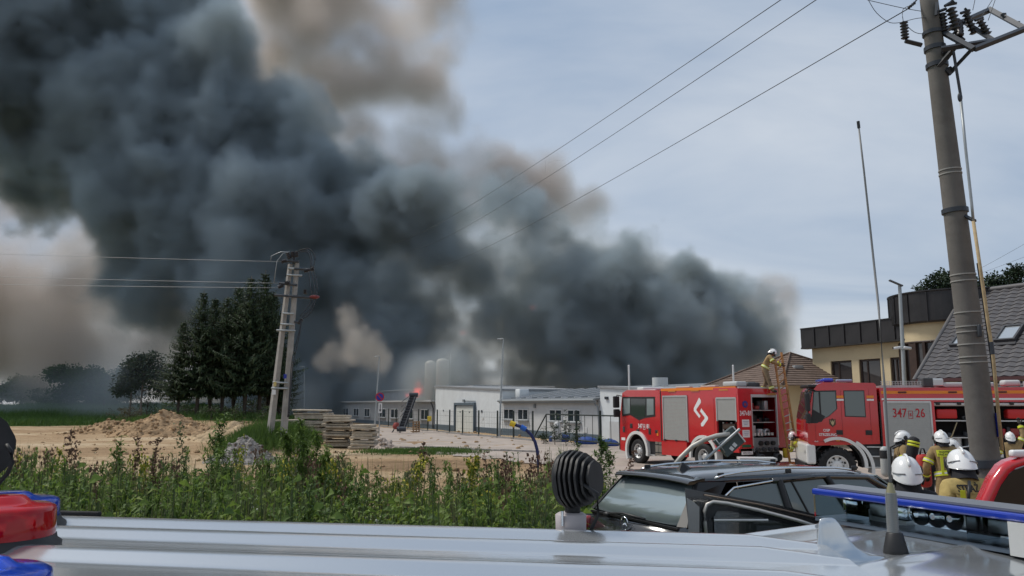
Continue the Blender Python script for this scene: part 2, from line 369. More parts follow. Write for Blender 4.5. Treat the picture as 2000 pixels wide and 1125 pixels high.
def steam():
    """pale lit puffs in front of the dark mass and brown glow near the fire"""
    V = 0.8; lo = (-36.0, 98.0, 0.0); shape = (44, 26, 30)
    D = [(690,690,44,106),(668,655,32,106),(712,700,34,106),(655,715,30,107),(625,718,24,107),(660,630,20,107),(640,700,22,107)]
    f = puffs(lo, shape, V, D); f = warp(f, 3.2/V, 7/V, 800); bil = fbm(shape, 6, 4, 850, billow=True, rough=.6)
    d = sstep(0.0, 0.5, f+0.3*(bil-.1))*np.clip(0.7+0.8*bil, 0.05, 2); d[d < 0.01] = 0
    return volume_object('smoke', lo, shape, V, edges(d), (0.93,0.84,0.75), (0.3,0.15,0.05), 0.32, 0.1, 'pale cream cloud of steam and smoke behind the street lamp')
def silo_veil():
    V = 0.7; lo = (-17.0, 85.0, 2.0); shape = (28, 12, 16)
    f = puffs(lo, shape, V, [(835,740,75,89),(870,725,65,89),(850,770,60,89)]); fin = fbm(shape, 5, 3, 777)
    d = sstep(-0.1, 0.9, f+0.25*fin); d[d < 0.01] = 0
    return volume_object('smoke', lo, shape, V, edges(d), (0.42,0.49,0.56), (0.1,0.05,0.0), 0.5, 0.1, 'thin grey smoke drifting in front of the two silos')
def fire():
    """flames licking up behind the factory roof"""
    V = 0.35; lo = (-18.5, 92.0, 2.5); shape = (30, 14, 22)
    D = [(817,765,11,94),(822,750,8,94),(825,738,5,94),(812,772,10,94),(800,772,8,94),(790,774,6,94),(826,728,3,94)]
    f = puffs(lo, shape, V, D); f = warp(f, 0.7/V, 1.4/V, 900); fin = fbm(shape, 4, 3, 950)
    d = sstep(-0.05, 0.7, f+0.3*fin); d[d < 0.01] = 0
    return volume_object('fire', lo, shape, V, edges(d), (0.3,0.12,0.08), (0.2,0.05,0.0), 0.25, 0.0, 'red glow of flames just left of the two silos', (1.0,0.07,0.055,1.6))
def glow():
    V = 0.5; lo = (-12.0, 101.0, 8.0); shape = (36, 14, 18)
    D = [(905,650,7,104),(898,654,5,104),(912,648,4,104),(1035,585,9,104),(1042,600,7,104)]
    f = puffs(lo, shape, V, D); fin = fbm(shape, 4, 3, 960); d = sstep(-0.05, 0.8, f+0.3*fin); d[d < 0.01] = 0
    return volume_object('fire', lo, shape, V, edges(d), (0.4,0.2,0.15), (0.2,0.05,0.0), 0.14, 0.0, 'small red flame glowing through the dark smoke', (1.0,0.12,0.07,0.12))
for fn in (dark_smoke, pale_smoke, veil, silo_veil, steam, fire, glow): fn()
# ---------------------------------------------------------------- ground
rnd = random.Random(7)
def zg(x, y):
    z = 0.3*(1-sm01(13, 22, y))
    k = -x/max(y, 1)
    z += 2.25*sm01(92, 150, y)*sm01(0.27, 0.40, k)
    z = max(z, 2.25*sm01(200, 300, y))
    z += 1.35*math.exp(-(((x+28)/11)**2+((y-75)/9)**2)**2)            # under the spruces
    z += 0.9*math.exp(-(((x+13.9)/1.9)**2+((y-46)/5)**2)**2)          # under the twin pole
    if x < 3 and 22 < y < 62:
        for yy0, sl2 in ((29.5,-.10),(31.6,-.12),(38.0,.06),(40.2,.05),(50.5,.02),(53.2,.0)):
            d = y-(yy0+sl2*x+.9*math.sin(x*.13+yy0)); z += (-.085*math.exp(-(d/.35)**2)+.045*math.exp(-((abs(d)-.75)/.3)**2))*(1-sm01(-1, 3, x))
    if x < 2 and 18 < y < 95:
        n = mnoise.noise(Vector((x*0.35, y*0.12, 3.1)))*0.13 + mnoise.noise(Vector((x*1.1, y*0.35, 7.7)))*0.06
        z += n*sm01(18, 24, y)*(1-sm01(-2, 2, x))
    return z
gm = bpy.data.materials.new('earth'); gm.use_nodes = True
def earth():
    t = gm.node_tree; L = t.links.new; b = t.nodes['Principled BSDF']; b.inputs['Roughness'].default_value = 0.95; b.inputs['Specular IOR Level'].default_value = 0.1
    g = t.nodes.new('ShaderNodeNewGeometry')
    def nz(s, d=6, r=0.6, sc_=(1,1,1), di=0.0):
        mp = t.nodes.new('ShaderNodeMapping'); mp.inputs['Scale'].default_value = sc_; L(g.outputs['Position'], mp.inputs[0])
        n = t.nodes.new('ShaderNodeTexNoise'); n.inputs['Scale'].default_value = s; n.inputs['Detail'].default_value = d; n.inputs['Roughness'].default_value = r; n.inputs['Distortion'].default_value = di; L(mp.outputs[0], n.inputs[0]); return n
    def ramp(src, *els):
        r = t.nodes.new('ShaderNodeValToRGB'); e = r.color_ramp.elements
        while len(e) < len(els): e.new(0.5)
        for i, (p, c) in enumerate(els): e[i].position = p; e[i].color = (*c, 1)
        L(src, r.inputs[0]); return r
    a = ramp(nz(0.16, 7, 0.62, (0.35,1,1), 0.4).outputs[0], (0.30,(0.22,0.15,0.09)), (0.44,(0.36,0.25,0.15)), (0.58,(0.47,0.36,0.235)), (0.74,(0.56,0.46,0.33)))
    b2 = ramp(nz(2.2, 8, 0.7).outputs[0], (0.3,(0.62,0.6,0.58)), (0.7,(1.12,1.1,1.08)))
    m = t.nodes.new('ShaderNodeMix'); m.data_type = 'RGBA'; m.blend_type = 'MULTIPLY'; m.inputs[0].default_value = 0.8; L(a.outputs[0], m.inputs[6]); L(b2.outputs[0], m.inputs[7])
    at_ = t.nodes.new('ShaderNodeAttribute'); at_.attribute_name = 'grass'
    ad = t.nodes.new('ShaderNodeMath'); ad.operation = 'MULTIPLY_ADD'; ad.inputs[1].default_value = 0.9; L(nz(0.9, 6, 0.7).outputs[0], ad.inputs[0])
    sb = t.nodes.new('ShaderNodeMath'); sb.operation = 'SUBTRACT'; sb.inputs[1].default_value = 0.45; L(at_.outputs['Fac'], sb.inputs[0]); L(sb.outputs[0], ad.inputs[2])
    gr = ramp(ad.outputs[0], (0.42,(0,0,0)), (0.58,(1,1,1)))
    gc = ramp(nz(0.7, 7, 0.7).outputs[0], (0.3,(0.035,0.075,0.018)), (0.7,(0.085,0.15,0.035)))
    m2 = t.nodes.new('ShaderNodeMix'); m2.data_type = 'RGBA'; L(gr.outputs[0], m2.inputs[0]); L(m.outputs[2], m2.inputs[6]); L(gc.outputs[0], m2.inputs[7]); L(m2.outputs[2], b.inputs['Base Color'])
    bp = t.nodes.new('ShaderNodeBump'); bp.inputs['Strength'].default_value = 0.9; bp.inputs['Distance'].default_value = 0.12; L(nz(3.0, 9, 0.72).outputs[0], bp.inputs['Height']); L(bp.outputs[0], b.inputs['Normal'])
earth()
def grassiness(x, y):
    k = -x/max(y, 1)
    g = sm01(96, 106, y - 6*math.sin(x*0.13) - 5*sm01(0.5, 0.4, k))*sm01(0.24, 0.34, k)
    g = max(g, sm01(140, 180, y), math.exp(-(((x+28)/11)**2+((y-76)/7)**2)**2), math.exp(-(((x+13.9)/2.0)**2+((y-45.5)/5)**2)**2)*1.0)
    g = max(g, math.exp(-(((x+4.6)/3.4)**2+((y-43)/3.0)**2)**2)*0.85)
    g = max(g, 0.75*(1-sm01(13, 17, y))*(1-sm01(2, 3.5, x)))
    return g
def make_ground():
    xs = [-3000,-1200,-600,-320,-230] + [-180+3*i for i in range(28)] + [-96+1.2*i for i in range(83)] + [5+4*i for i in range(24)] + [150,300,700,1500,3000]
    ys = [-60,-20,-6,0] + [4+1.0*i for i in range(19)] + [23+.3*i for i in range(90)] + [50+1.6*i for i in range(38)] + [112+4*i for i in range(20)] + [200,215,240,270,310,420,700,1500,3500]
    V = []; F = []; G = []
    for y in ys:
        for x in xs: V.append((x, y, zg(x, y))); G.append(grassiness(x, y))
    nx = len(xs)
    for j in range(len(ys)-1):
        for i in range(nx-1): F.append((j*nx+i, j*nx+i+1, (j+1)*nx+i+1, (j+1)*nx+i))
    me = numpy_mesh('ground', np.array(V), np.array(F), gm, smooth=True)
    a = me.attributes.new('grass', 'FLOAT', 'POINT'); a.data.foreach_set('value', np.array(G, np.float32))
    tag(link('ground', me), kind='structure')
make_ground()
# paved yard in front of the fence and under the trucks
pave = mat('paving', (0.335,0.285,0.25), 0.9, var=0.16, scale=0.5, bump=0.5, bscale=9, dirt=0.55, dcol=(0.40,0.31,0.21), coords='Object')
def yard():
    poly = [(-17,92),(-9.2,47.5),(-2.5,39.5),(1.6,33.5),(2.4,26),(2.6,14),(45,12),(60,70),(14,50),(6.6,49.5)]
    def inside(x, y):
        c = False
        for (x0,y0),(x1,y1) in zip(poly, poly[1:]+poly[:1]):
            if (y0 > y) != (y1 > y) and x < (x1-x0)*(y-y0)/(y1-y0)+x0+0.25*math.sin(y*1.7)+0.15*math.sin(y*4.1): c = not c
        return c
    V = []; F = []; ix = {}
    def vid(i, j):
        if (i,j) not in ix: x, y = -18+i*.5, 12+j*.5; ix[(i,j)] = len(V); V.append((x, y, zg(x,y)+0.04))
        return ix[(i,j)]
    for i in range(156):
        for j in range(162):
            if inside(-18+i*.5+.25, 12+j*.5+.25): F.append((vid(i,j),vid(i+1,j),vid(i+1,j+1),vid(i,j+1)))
    tag(link('pavement', numpy_mesh('pavement', np.array(V), np.array(F), pave, smooth=True)), kind='structure')
yard()
# kerb of small stones crossing the yard
kerbm = mat('kerb_stone', (0.27,0.25,0.235), 0.9, var=0.25, scale=3)
kb = MB().box((0,0,0.035),(0.62,0.16,0.11)); kme = kb.mesh('kerb_stone', kerbm)
kt = tag(bpy.data.objects.new('kerb', None), kind='structure'); C.objects.link(kt)
for i in range(26):
    u = i/25; x, y = -8.4+u*9.6, 48.2-u*5.5
    o = link('kerb_stone', kme, kt); o.location = (x, y, zg(x,y)+0.03+rnd.uniform(-.02,.02)); o.rotation_euler = (0,0,math.atan2(-5.5,9.6)+rnd.uniform(-.1,.1))
# ---------------------------------------------------------------- heaps
soil = mat('soil', (0.36,0.245,0.145), 0.95, var=0.3, scale=1.6, bump=1.0, bscale=5, bdist=0.15, spec=0.1)
grit = mat('grit', (0.27,0.25,0.23), 0.95, var=0.4, scale=6, bump=1.0, bscale=9, bdist=0.1, spec=0.1)
def heap(name, label, cat, c, a, b, h, m, seed, n=64, clods=160, cs=(0.05,0.22), skew=0.0, power=1.25):
    r = random.Random(seed); mb = MB(); V = []; F = []
    for j in range(n+1):
        for i in range(n+1):
            u, v = i/n*2-1, j/n*2-1; d = math.hypot(u, v); q = max(0, 1-d)**power
            x, y = c[0]+u*a+skew*v, c[1]+v*b
            z = h*q*(1+0.35*mnoise.noise(Vector((u*2.2+seed, v*2.2, 1)))) + (0.16*h*mnoise.noise(Vector((u*7+seed, v*7, 2))) + 0.07*h*mnoise.noise(Vector((u*17, v*17, seed))))*min(1, q*5)
            V.append((x, y, zg(x,y)-0.08+z+ (-.2 if q == 0 else 0)))
    for j in range(n):
        for i in range(n): F.append((j*(n+1)+i, j*(n+1)+i+1, (j+1)*(n+1)+i+1, (j+1)*(n+1)+i))
    mb.add(V, F, False)
    for _ in range(clods):
        t, d = r.uniform(0, 6.28), r.random()**0.6*1.02; u, v = d*math.cos(t), d*math.sin(t)
        i, j = min(n, int((u+1)/2*n)), min(n, int((v+1)/2*n)); p = V[max(0,j)*(n+1)+max(0,i)]; s = r.uniform(*cs)*r.random()**0.5+cs[0]*.5
        mb.ell((p[0], p[1], p[2]+s*0.35), (s, s*r.uniform(.7,1.1), s*r.uniform(.55,.9)), 6, 4, Matrix.Rotation(r.uniform(0,3),3,'Z'), 0.22, r)
    tag(mb.build(name, m, fix=False), label, cat)
p = at(312, 838, 65)
heap('dirt_pile', 'tall brown heap of dug earth beside the spruces', 'dirt pile', (p.x,65), 4.7, 3.8, 1.9, soil, 3, clods=320, cs=(.04,.17))
heap('dirt_pile', 'low rubbly ridge of earth trailing off towards the grass field', 'dirt pile', (at(215,838,68).x,68), 4.6, 2.0, .9, soil, 9, clods=200, cs=(0.06,0.2))
heap('dirt_pile', 'smooth sandy mound below the spruce trunks', 'dirt pile', (at(448,838,58).x,58), 3.6, 3.0, 1.45, mat('sand_soil',(0.43,0.32,0.20),0.95,var=.2,scale=2,bump=.8,bscale=6,spec=.1), 5, clods=60, cs=(0.04,0.12))
heap('gravel_pile', 'grey heap of gravel among the weeds', 'gravel pile', (at(478,880,36).x,36), 1.7, 2.4, 1.25, grit, 8, n=40, clods=420, cs=(0.03,0.09))
heap('rubble', 'pinkish lump of broken concrete beside the slab stacks', 'rubble', (at(752,872,46).x,46), 0.95, 0.8, 0.75, mat('concrete_lump',(0.40,0.33,0.28),0.95,var=.2,bump=.6), 12, n=20, clods=30, cs=(.06,.2))
# ---------------------------------------------------------------- concrete slab stacks
slabm = mat('old_concrete', (0.44,0.375,0.29), 0.95, var=0.2, scale=2.2, bump=0.6, bscale=14, dirt=0.5, dcol=(0.17,0.15,0.11))
timber = mat('spacer_timber', (0.16,0.12,0.08), 0.9)
def slabs(label, px0, px1, Y, n, th, depth, seed, zb=None):
    r = random.Random(seed); x0, x1 = (px0-1000)/FPX*Y, (px1-1000)/FPX*Y; cx = (x0+x1)/2; wd = x1-x0
    z = (zg(cx,Y) if zb is None else zb); t = thing('slab_stack', label, 'slab stack', (cx,Y,z), R(r.uniform(-4,4)), 'stacks of concrete slabs')
    zz_ = 0.05
    for i in range(n):
        mb = MB(); w2 = wd*r.uniform(.93,1.02)
        V = []; nn = 7
        b = MB().box((0,0,0),(w2*r.uniform(.86,1.03),depth*r.uniform(.9,1.05),th*r.uniform(.72,1.0)))
        o = b.build('slab', slabm, t); o.location = (r.uniform(-.13,.13), r.uniform(-.14,.14), zz_+th/2); o.rotation_euler = (R(r.uniform(-1,1)), R(r.uniform(-1.5,1.5)), R(r.uniform(-5,5)))
        bv = o.modifiers.new('bevel','BEVEL'); bv.width = 0.02; bv.segments = 1
        zz_ += th
        if i % 3 == 2 and i < n-1:
            for s in (-.33,.3):
                q = MB().box((0,0,0),(0.12,depth,0.07)).build('spacer', timber, t); q.location = (s*wd, 0, zz_+0.035)
            zz_ += 0.075
    return t
slabs('tallest stack of weathered concrete slabs, half behind the tall weed', 584, 652, 50.5, 13, 0.135, 1.7, 1)
slabs('stack of weathered slabs with a thick top slab, in the middle', 640, 693, 48.0, 12, 0.14, 1.6, 2)
slabs('short neat slab stack beside the no parking sign post', 694, 741, 47.0, 8, 0.155, 1.5, 3)
slabs('low crumbling slab stack beside the grassy pole mound', 548, 592, 47.6, 5, 0.15, 1.5, 4)

# pebbles and clods strewn over the sandy lot
def pebbles():
    r = random.Random(77); mb = MB()
    for _ in range(900):
        Y = 24+52*r.random()**1.5; x = r.uniform(-.62,.02)*Y; s = r.choice((.03,.04,.05,.07,.10,.16))*r.uniform(.7,1.2)
        mb.ell((x,Y,zg(x,Y)+s*.2),(s,s*r.uniform(.7,1.1),s*.6),6,4,Matrix.Rotation(r.uniform(0,3),3,'Z'),.2,r)
    tag(mb.build('gravel', soil, fix=False), kind='stuff')
pebbles()
# ---------------------------------------------------------------- leaves and trees
def leaf_mesh_arrays(B, D, U, ln, wd, fold=0.18, droop=0.25):
    """B base points, D directions, U up vectors, lengths, widths -> (V, F) with 4 triangles per leaf"""
    D = D/np.linalg.norm(D, axis=1, keepdims=True); S = np.cross(D, U); S /= np.linalg.norm(S, axis=1, keepdims=True)+1e-9; N = np.cross(S, D)
    l = ln[:,None]; w_ = wd[:,None]
    mid = B + D*l*0.5; mc = mid - N*w_*fold*0.0
    ml = mid + S*w_*0.5 + N*w_*fold; mr = mid - S*w_*0.5 + N*w_*fold
    tip = B + D*l - N*l*droop
    n = len(B); V = np.stack([B, ml, mr, mc, tip], 1).reshape(-1, 3)
    o = (np.arange(n)*5)[:,None]
    F = np.concatenate([o+np.array([[0,3,1]]), o+np.array([[0,2,3]]), o+np.array([[1,3,4]]), o+np.array([[3,2,4]])], 1).reshape(-1, 3)
    return V, F
def tube_arrays(P0, P1, r0, r1, k=4):
    D = P1-P0; D = D/(np.linalg.norm(D, axis=1, keepdims=True)+1e-9); A = np.where(np.abs(D[:,2:3])<0.9, np.array([[0,0,1.]]), np.array([[1.,0,0]]))
    S = np.cross(D, A); S /= np.linalg.norm(S, axis=1, keepdims=True); T = np.cross(D, S); vs = []
    for P, r in ((P0,r0),(P1,r1)):
        for i in range(k):
            a = 2*math.pi*i/k; vs.append(P + (S*math.cos(a)+T*math.sin(a))*np.asarray(r).reshape(-1,1))
    n = len(P0); V = np.stack(vs, 1).reshape(-1, 3); o = (np.arange(n)*2*k)[:,None]; F = []
    for i in range(k):
        j = (i+1) % k; F += [o+np.array([[i,j,k+j]]), o+np.array([[i,k+j,k+i]])]
    return V, np.concatenate(F, 1).reshape(-1, 3)
def join(parts):
    V = []; F = []; M = []; o = 0
    for v, f, m in parts:
        V.append(v); F.append(f+o); M.append(np.full(len(f), m)); o += len(v)
    return np.concatenate(V), np.concatenate(F), np.concatenate(M)
barkm = mat('bark', (0.085,0.068,0.055), 0.95, var=0.3, scale=3, bump=0.9, bscale=8, bdist=0.04)
greybark = mat('grey_bark', (0.15,0.135,0.12), 0.95, var=0.3, scale=3, bump=0.9, bscale=8, bdist=0.04)
spruce_l = leafmat('spruce_needles', (0.022,0.042,0.021), (0.072,0.108,0.050), 0.7, 0.22)
pine_l = leafmat('pine_needles', (0.014,0.028,0.016), (0.045,0.072,0.035), 0.8, 0.12)
broad_l = leafmat('broad_leaves', (0.03,0.055,0.018), (0.075,0.12,0.035), 0.6, 0.3)
bush_l = leafmat('bush_leaves', (0.028,0.055,0.016), (0.075,0.125,0.035), 1.4, 0.3)
def spruce_meshes(h, rad, bare, seed, side=0.0):
    """crown of drooping whorled branches, trunk, dead lower stubs"""
    r = np.random.default_rng(seed); B = []; D = []; U = []; ln = []; wd = []; tp0 = []; tp1 = []; tr = []
    z = bare*h
    while z < h*0.985:
        u = (z-bare*h)/(h*(1-bare)); L = rad*(1-u)**0.95*1.15*r.uniform(.62,1.12)*(0.55+0.45*min(1,u*7)) + 0.12
        nb = int(r.integers(5,9)); a0 = r.uniform(0,6.28)
        for k in range(nb):
            a = a0+6.283*k/nb+r.uniform(-.35,.35); Lb = L*r.uniform(.6,1.15)
            rise = 0.25*u+0.05-0.28*(1-u); steps = max(4, int(Lb/0.17)); pp = None
            for s in range(steps+1):
                q = s/steps; p = np.array([math.cos(a)*Lb*q, math.sin(a)*Lb*q, z+Lb*(rise*q - 0.22*q*(1-q)+0.16*q**3)])
                if pp is not None: tp0.append(pp); tp1.append(p); tr.append(0.022*(1-q)+0.006)
                if s > 0:
                    dr = np.array([math.cos(a), math.sin(a), -0.1]); sd = np.array([-math.sin(a), math.cos(a), 0])
                    for e in (-1, 1):
                        for g in range(2):
                            B.append(p); D.append(dr*r.uniform(.5,1.0)+sd*e*r.uniform(.45,1.1)+np.array([0,0,r.uniform(-.75,.05)])); U.append([r.uniform(-.3,.3),r.uniform(-.3,.3),1])
                            l = (0.26+0.55*(1-q)*min(1,Lb/2.2))*r.uniform(.6,1.1); ln.append(l); wd.append(l*r.uniform(.2,.34))
                    if r.random() < .45:
                        B.append(p); D.append([r.uniform(-.2,.2),r.uniform(-.2,.2),-1]); U.append([math.cos(a),math.sin(a),.1]); l = r.uniform(.25,.6); ln.append(l); wd.append(l*.3)
                pp = p
        z += h*0.0185*r.uniform(.7,1.3)
    B, D, U = map(np.array, (B, D, U)); V, F = leaf_mesh_arrays(B, D.astype(float), U.astype(float), np.array(ln), np.array(wd), 0.1, 0.12)
    tv, tf = tube_arrays(np.array(tp0), np.array(tp1), np.array(tr), np.array(tr)*.8, 3)
    v, f, m = join([(V,F,0),(tv,tf,1)])
    crown = numpy_mesh('crown', v, f, [spruce_l, barkm], m)
    mb = MB(); pts = [(r.normal(0,.04)*i/6, r.normal(0,.04)*i/6, h*i/8) for i in range(9)]
    mb.tube(pts, .1, 8, [0.17*(1-i/8.3)+0.015 for i in range(9)])
    for _ in range(16):
        zz_ = r.uniform(.05,bare+.08)*h; a = r.uniform(0,6.28); L = r.uniform(.3,1.1); mb.cyl((0,0,zz_),(math.cos(a)*L,math.sin(a)*L,zz_-r.uniform(0,.3)),.018,.006,4)
    return crown, mb.mesh('trunk', barkm)
def crown_cloud(lobes, n, lsize, seed, lm, twigs=True, sp=0.0):
    """leaves clustered in small clumps on the outer part of several lobes; lobes: (x,y,z,rx,ry,rz)"""
    r = np.random.default_rng(seed); B = []; D = []; tp0 = []; tp1 = []
    wts = np.array([l[3]*l[5] for l in lobes]); wts = wts/wts.sum()
    ncl = max(8, n//14)
    for _ in range(ncl):
        l = lobes[r.choice(len(lobes), p=wts)]; d = r.normal(size=3); d /= np.linalg.norm(d); rr = r.uniform(.35,1.0)**0.45*r.uniform(.86,1.1)
        c = np.array(l[:3])+d*np.array(l[3:])*rr; s = lsize*r.uniform(.6,1.35)
        if twigs: tp0.append(np.array(l[:3])+d*np.array(l[3:])*rr*.45); tp1.append(c)
        k = int(r.integers(10,20)); q = np.clip(r.normal(size=(k,3)),-1.6,1.6)*s*np.array([1,1,.6]); B.append(c+q); D.append(q+d*s*.8+np.array([0,0,-.15*s])+r.normal(size=(k,3))*s*.4)
    B = np.concatenate(B); D = np.concatenate(D); k = len(B); U = r.normal(size=(k,3))*.6+np.array([0,0,1]); ln = lsize*r.uniform(.7,1.5,k); 
    V, F = leaf_mesh_arrays(B, D, U, ln, ln*r.uniform(.4,.7,k), .15, .15); parts = [(V,F,0)]
    if twigs: tv, tf = tube_arrays(np.array(tp0), np.array(tp1), np.full(len(tp0), lsize*.12), np.full(len(tp0), lsize*.04), 3); parts.append((tv,tf,1))
    v, f, m = join(parts); return numpy_mesh('crown', v, f, [lm, barkm], m)
def trunk_mesh(h, r0, limbs, seed, m=None, lean=0.0):
    r = random.Random(seed); mb = MB(); pts = [(lean*h*i/6+r.gauss(0,.02*h/6), r.gauss(0,.02*h/6), h*i/6) for i in range(7)]; mb.tube(pts, r0, 8, [r0*(1-.11*i) for i in range(7)])
    for (x,y,z) in limbs:
        i = r.randint(3,6); mb.tube([pts[i], ((pts[i][0]+x)/2, (pts[i][1]+y)/2, (pts[i][2]+z)/2+.05*h*r.random()), (x,y,z)], .1, 5, [r0*.5, r0*.3, r0*.1])
    return mb.mesh('trunk', m or barkm)
SPR = [spruce_meshes(14.5, 3.2, 0.20, 21), spruce_meshes(12.5, 2.9, 0.22, 22), spruce_meshes(13.5, 3.5, 0.21, 23)]
spr_spots = [(372,74,9.4,1,'outermost spruce, nearest the earth heap'),(408,74,12.4,0,'spruce with a spiky top second from the earth heap'),(432,78,12.2,1,'dark spruce third from the earth heap'),(456,75,12.0,2,'dense middle spruce of the clump'),
             (478,79,13.6,1,'spruce behind the middle of the clump'),(500,75,14.0,2,'broad spruce beside the tallest one'),(528,77,15.0,0,'tallest spruce of the clump, just behind the twin pole'),(545,79,13.2,1,'spruce directly behind the twin concrete pole'),(566,80,8.6,1,'lowest drooping spruce on the far side of the twin pole')]
for i, (px, Y, h, k, lab) in enumerate(spr_spots):
    px -= 16; x = (px-1000)/FPX*Y; t = thing('spruce_tree', lab, 'spruce', (x, Y, zg(x,Y)-.15), i*1.3, 'spruces beyond the earth heaps')
    s = h/(14.5,12.5,13.5)[k]; t.scale = (s*1.22, s*1.22, s)
    link('crown', SPR[k][0], t); link('trunk', SPR[k][1], t)
# undergrowth between spruce trunks
def small_bush(name, label, cat, px, Y, w_, h, seed, lm=None, ls=0.16, n=700, group=None, zoff=-0.1):
    x = (px-1000)/FPX*Y; r = random.Random(seed); lobes = []
    for k in range(6):
        lobes.append((r.uniform(-.5,.5)*w_, r.uniform(-.4,.4)*w_, h*r.uniform(.3,.72), w_*r.uniform(.25,.42), w_*r.uniform(.25,.42), h*r.uniform(.2,.34)))
    t = thing(name, label, cat, (x,Y,zg(x,Y)+zoff), 0, group)
    link('crown', crown_cloud(lobes, n, ls, seed, lm or bush_l), t); link('stem', trunk_mesh(h*.6, .04*h**.5, [l[:3] for l in lobes], seed), t); return t
small_bush('bush', 'dark round bush between the earth heap and the spruces', 'bush', 346, 84, 2.2, 3.1, 31, n=900)
small_bush('bush', 'low brownish bush at the edge of the grass field', 'bush', 262, 96, 4.0, 2.6, 33, leafmat('brown_leaves',(0.05,0.045,0.02),(0.09,0.085,0.035),1.2,.2), n=900)
small_bush('bush', 'green bush behind the earth heap under the pair of pines', 'bush', 296, 104, 3.6, 4.6, 34, n=900)
for i,(px,lab) in enumerate(((420,'thin grey leaved sapling in front of the spruce trunks'),(466,'pale sapling at the foot of the middle spruces'),(520,'leafy scrub at the foot of the tallest spruce'))):
    small_bush('sapling', lab, 'sapling', px, 70, 1.5, 1.9, 36+i, ls=.12, n=300)
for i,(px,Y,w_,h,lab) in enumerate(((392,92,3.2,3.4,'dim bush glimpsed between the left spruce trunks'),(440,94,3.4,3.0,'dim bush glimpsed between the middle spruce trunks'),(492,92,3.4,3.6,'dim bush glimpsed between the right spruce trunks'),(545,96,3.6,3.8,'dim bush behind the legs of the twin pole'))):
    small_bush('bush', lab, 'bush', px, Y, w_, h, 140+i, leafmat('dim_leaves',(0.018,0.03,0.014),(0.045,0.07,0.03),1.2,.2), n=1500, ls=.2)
# broadleaf trees far left
def broad_tree(label, px, Y, w_, h, seed, base=None, n=2600, ls=0.34, lm=None, spiky=False):
    n = int(n*3.0); w_ *= 1.1; h *= 1.02; ls *= 1.15
    x = (px-1000)/FPX*Y; r = random.Random(seed); lobes = []
    for k in range(11):
        u = r.random(); lobes.append((r.uniform(-.42,.42)*w_*(1-.5*u), r.uniform(-.35,.35)*w_, h*(.22+.6*u), w_*r.uniform(.13,.24), w_*r.uniform(.13,.24), h*r.uniform(.10,.19)))
    if spiky:
        for k in range(14): a = r.uniform(-1,1); lobes.append((a*w_*.45, r.uniform(-.2,.2)*w_, h*(.62+.38*r.random()*(1-abs(a)*.6)), w_*.03, w_*.03, h*.09))
    t = thing('tree', label, 'tree', (x,Y,zg(x,Y)-.2)); link('crown', crown_cloud(lobes, n, ls, seed, lm or broad_l), t); link('trunk', trunk_mesh(h*.7, .028*h, [l[:3] for l in lobes], seed), t); return t
broad_tree('small hazy tree at the far end of the field', 8, 170, 7, 5.2, 51, n=1200)
broad_tree('low rounded hazy tree standing alone beyond the field', 52, 160, 9, 6.8, 52, n=2000)
broad_tree('hazy scrub tree between the rounded tree and the spiky one', 95, 175, 10, 4.2, 53, n=1200)
broad_tree('hazy tree with spiky upright twigs on top', 152, 140, 10, 7.8, 54, n=3000, spiky=True)
broad_tree('large hazy tree beside the pines, half lost in smoke', 212, 138, 10, 9.0, 55, n=3400)
broad_tree('low hazy shrubby tree at the foot of the large hazy tree', 118, 150, 9, 4.6, 57, n=1400)
broad_tree('thin tree with a pale top right behind the pines', 258, 150, 8, 8.4, 58, n=1800)
# the two pines with bare stems
def pine(label, px, Y, h, crown, seed, lean=0.0, zb=None, group=None, ls=.34, n=4200):
    x = (px-1000)/FPX*Y; t = thing('pine_tree', label, 'pine', (x,Y,zg(x,Y)-.2 if zb is None else zb), 0, group)
    link('crown', crown_cloud(crown, n, ls, seed, pine_l), t); link('trunk', trunk_mesh(h*.86, .019*h, [c[:3] for c in crown], seed, greybark if zb is None else barkm, lean), t); return t
pine('slim pine with a bare leaning stem', 262, 104, 8.8, [(0.2,0,6.4,1.6,1.4,1.0),(-.6,.2,5.2,1.4,1.2,.9),(.7,0,7.7,1.5,1.4,.9),(-1.2,0,4.4,.9,.9,.6),(.5,0,5.6,1.3,1.2,.8)], 61, .03)
pine('taller spreading pine with a forked bare stem', 284, 103, 10, [(0,0,8.0,2.1,1.8,1.1),(1.2,0,6.7,2.0,1.6,1.0),(-.5,.2,6.2,1.7,1.5,1.0),(2.4,0,5.3,1.5,1.2,.8),(1.9,0,4.2,1.0,1.0,.5),(-.9,0,8.6,1.0,1.0,.6),(2.9,0,7.2,.8,.8,.6),(.9,0,9.0,.9,.9,.5)], 62, 0.0)
# pines behind the tiled house
for i,(px,top,Y,lab) in enumerate(((1836,538,78,'pine top just above the dark metal fascia'),(1862,530,80,'pine hidden partly by the concrete pole'),(1924,548,78,'small pine top directly right of the concrete pole'),(1958,538,82,'pine top above the middle of the tiled ridge'),(1992,520,80,'highest pine above the tiled roof at the frame edge'))):
    h = CAMZ+(790-top)/FPX*Y; r = random.Random(70+i); cr = [(r.uniform(-.5,.5),0,h-.5,.5,.5,.6)]
    for k in range(12): u = k/12; cr.append((r.uniform(-1,1)*(0.6+2.0*u), r.uniform(-1,1)*(0.6+2*u), h-0.7-4.5*u, .55+.3*u, .55+.3*u, .32))
    pine(lab, px, Y, h, cr, 80+i, 0, 0.0, 'pines behind the tiled house', .30, 3600)
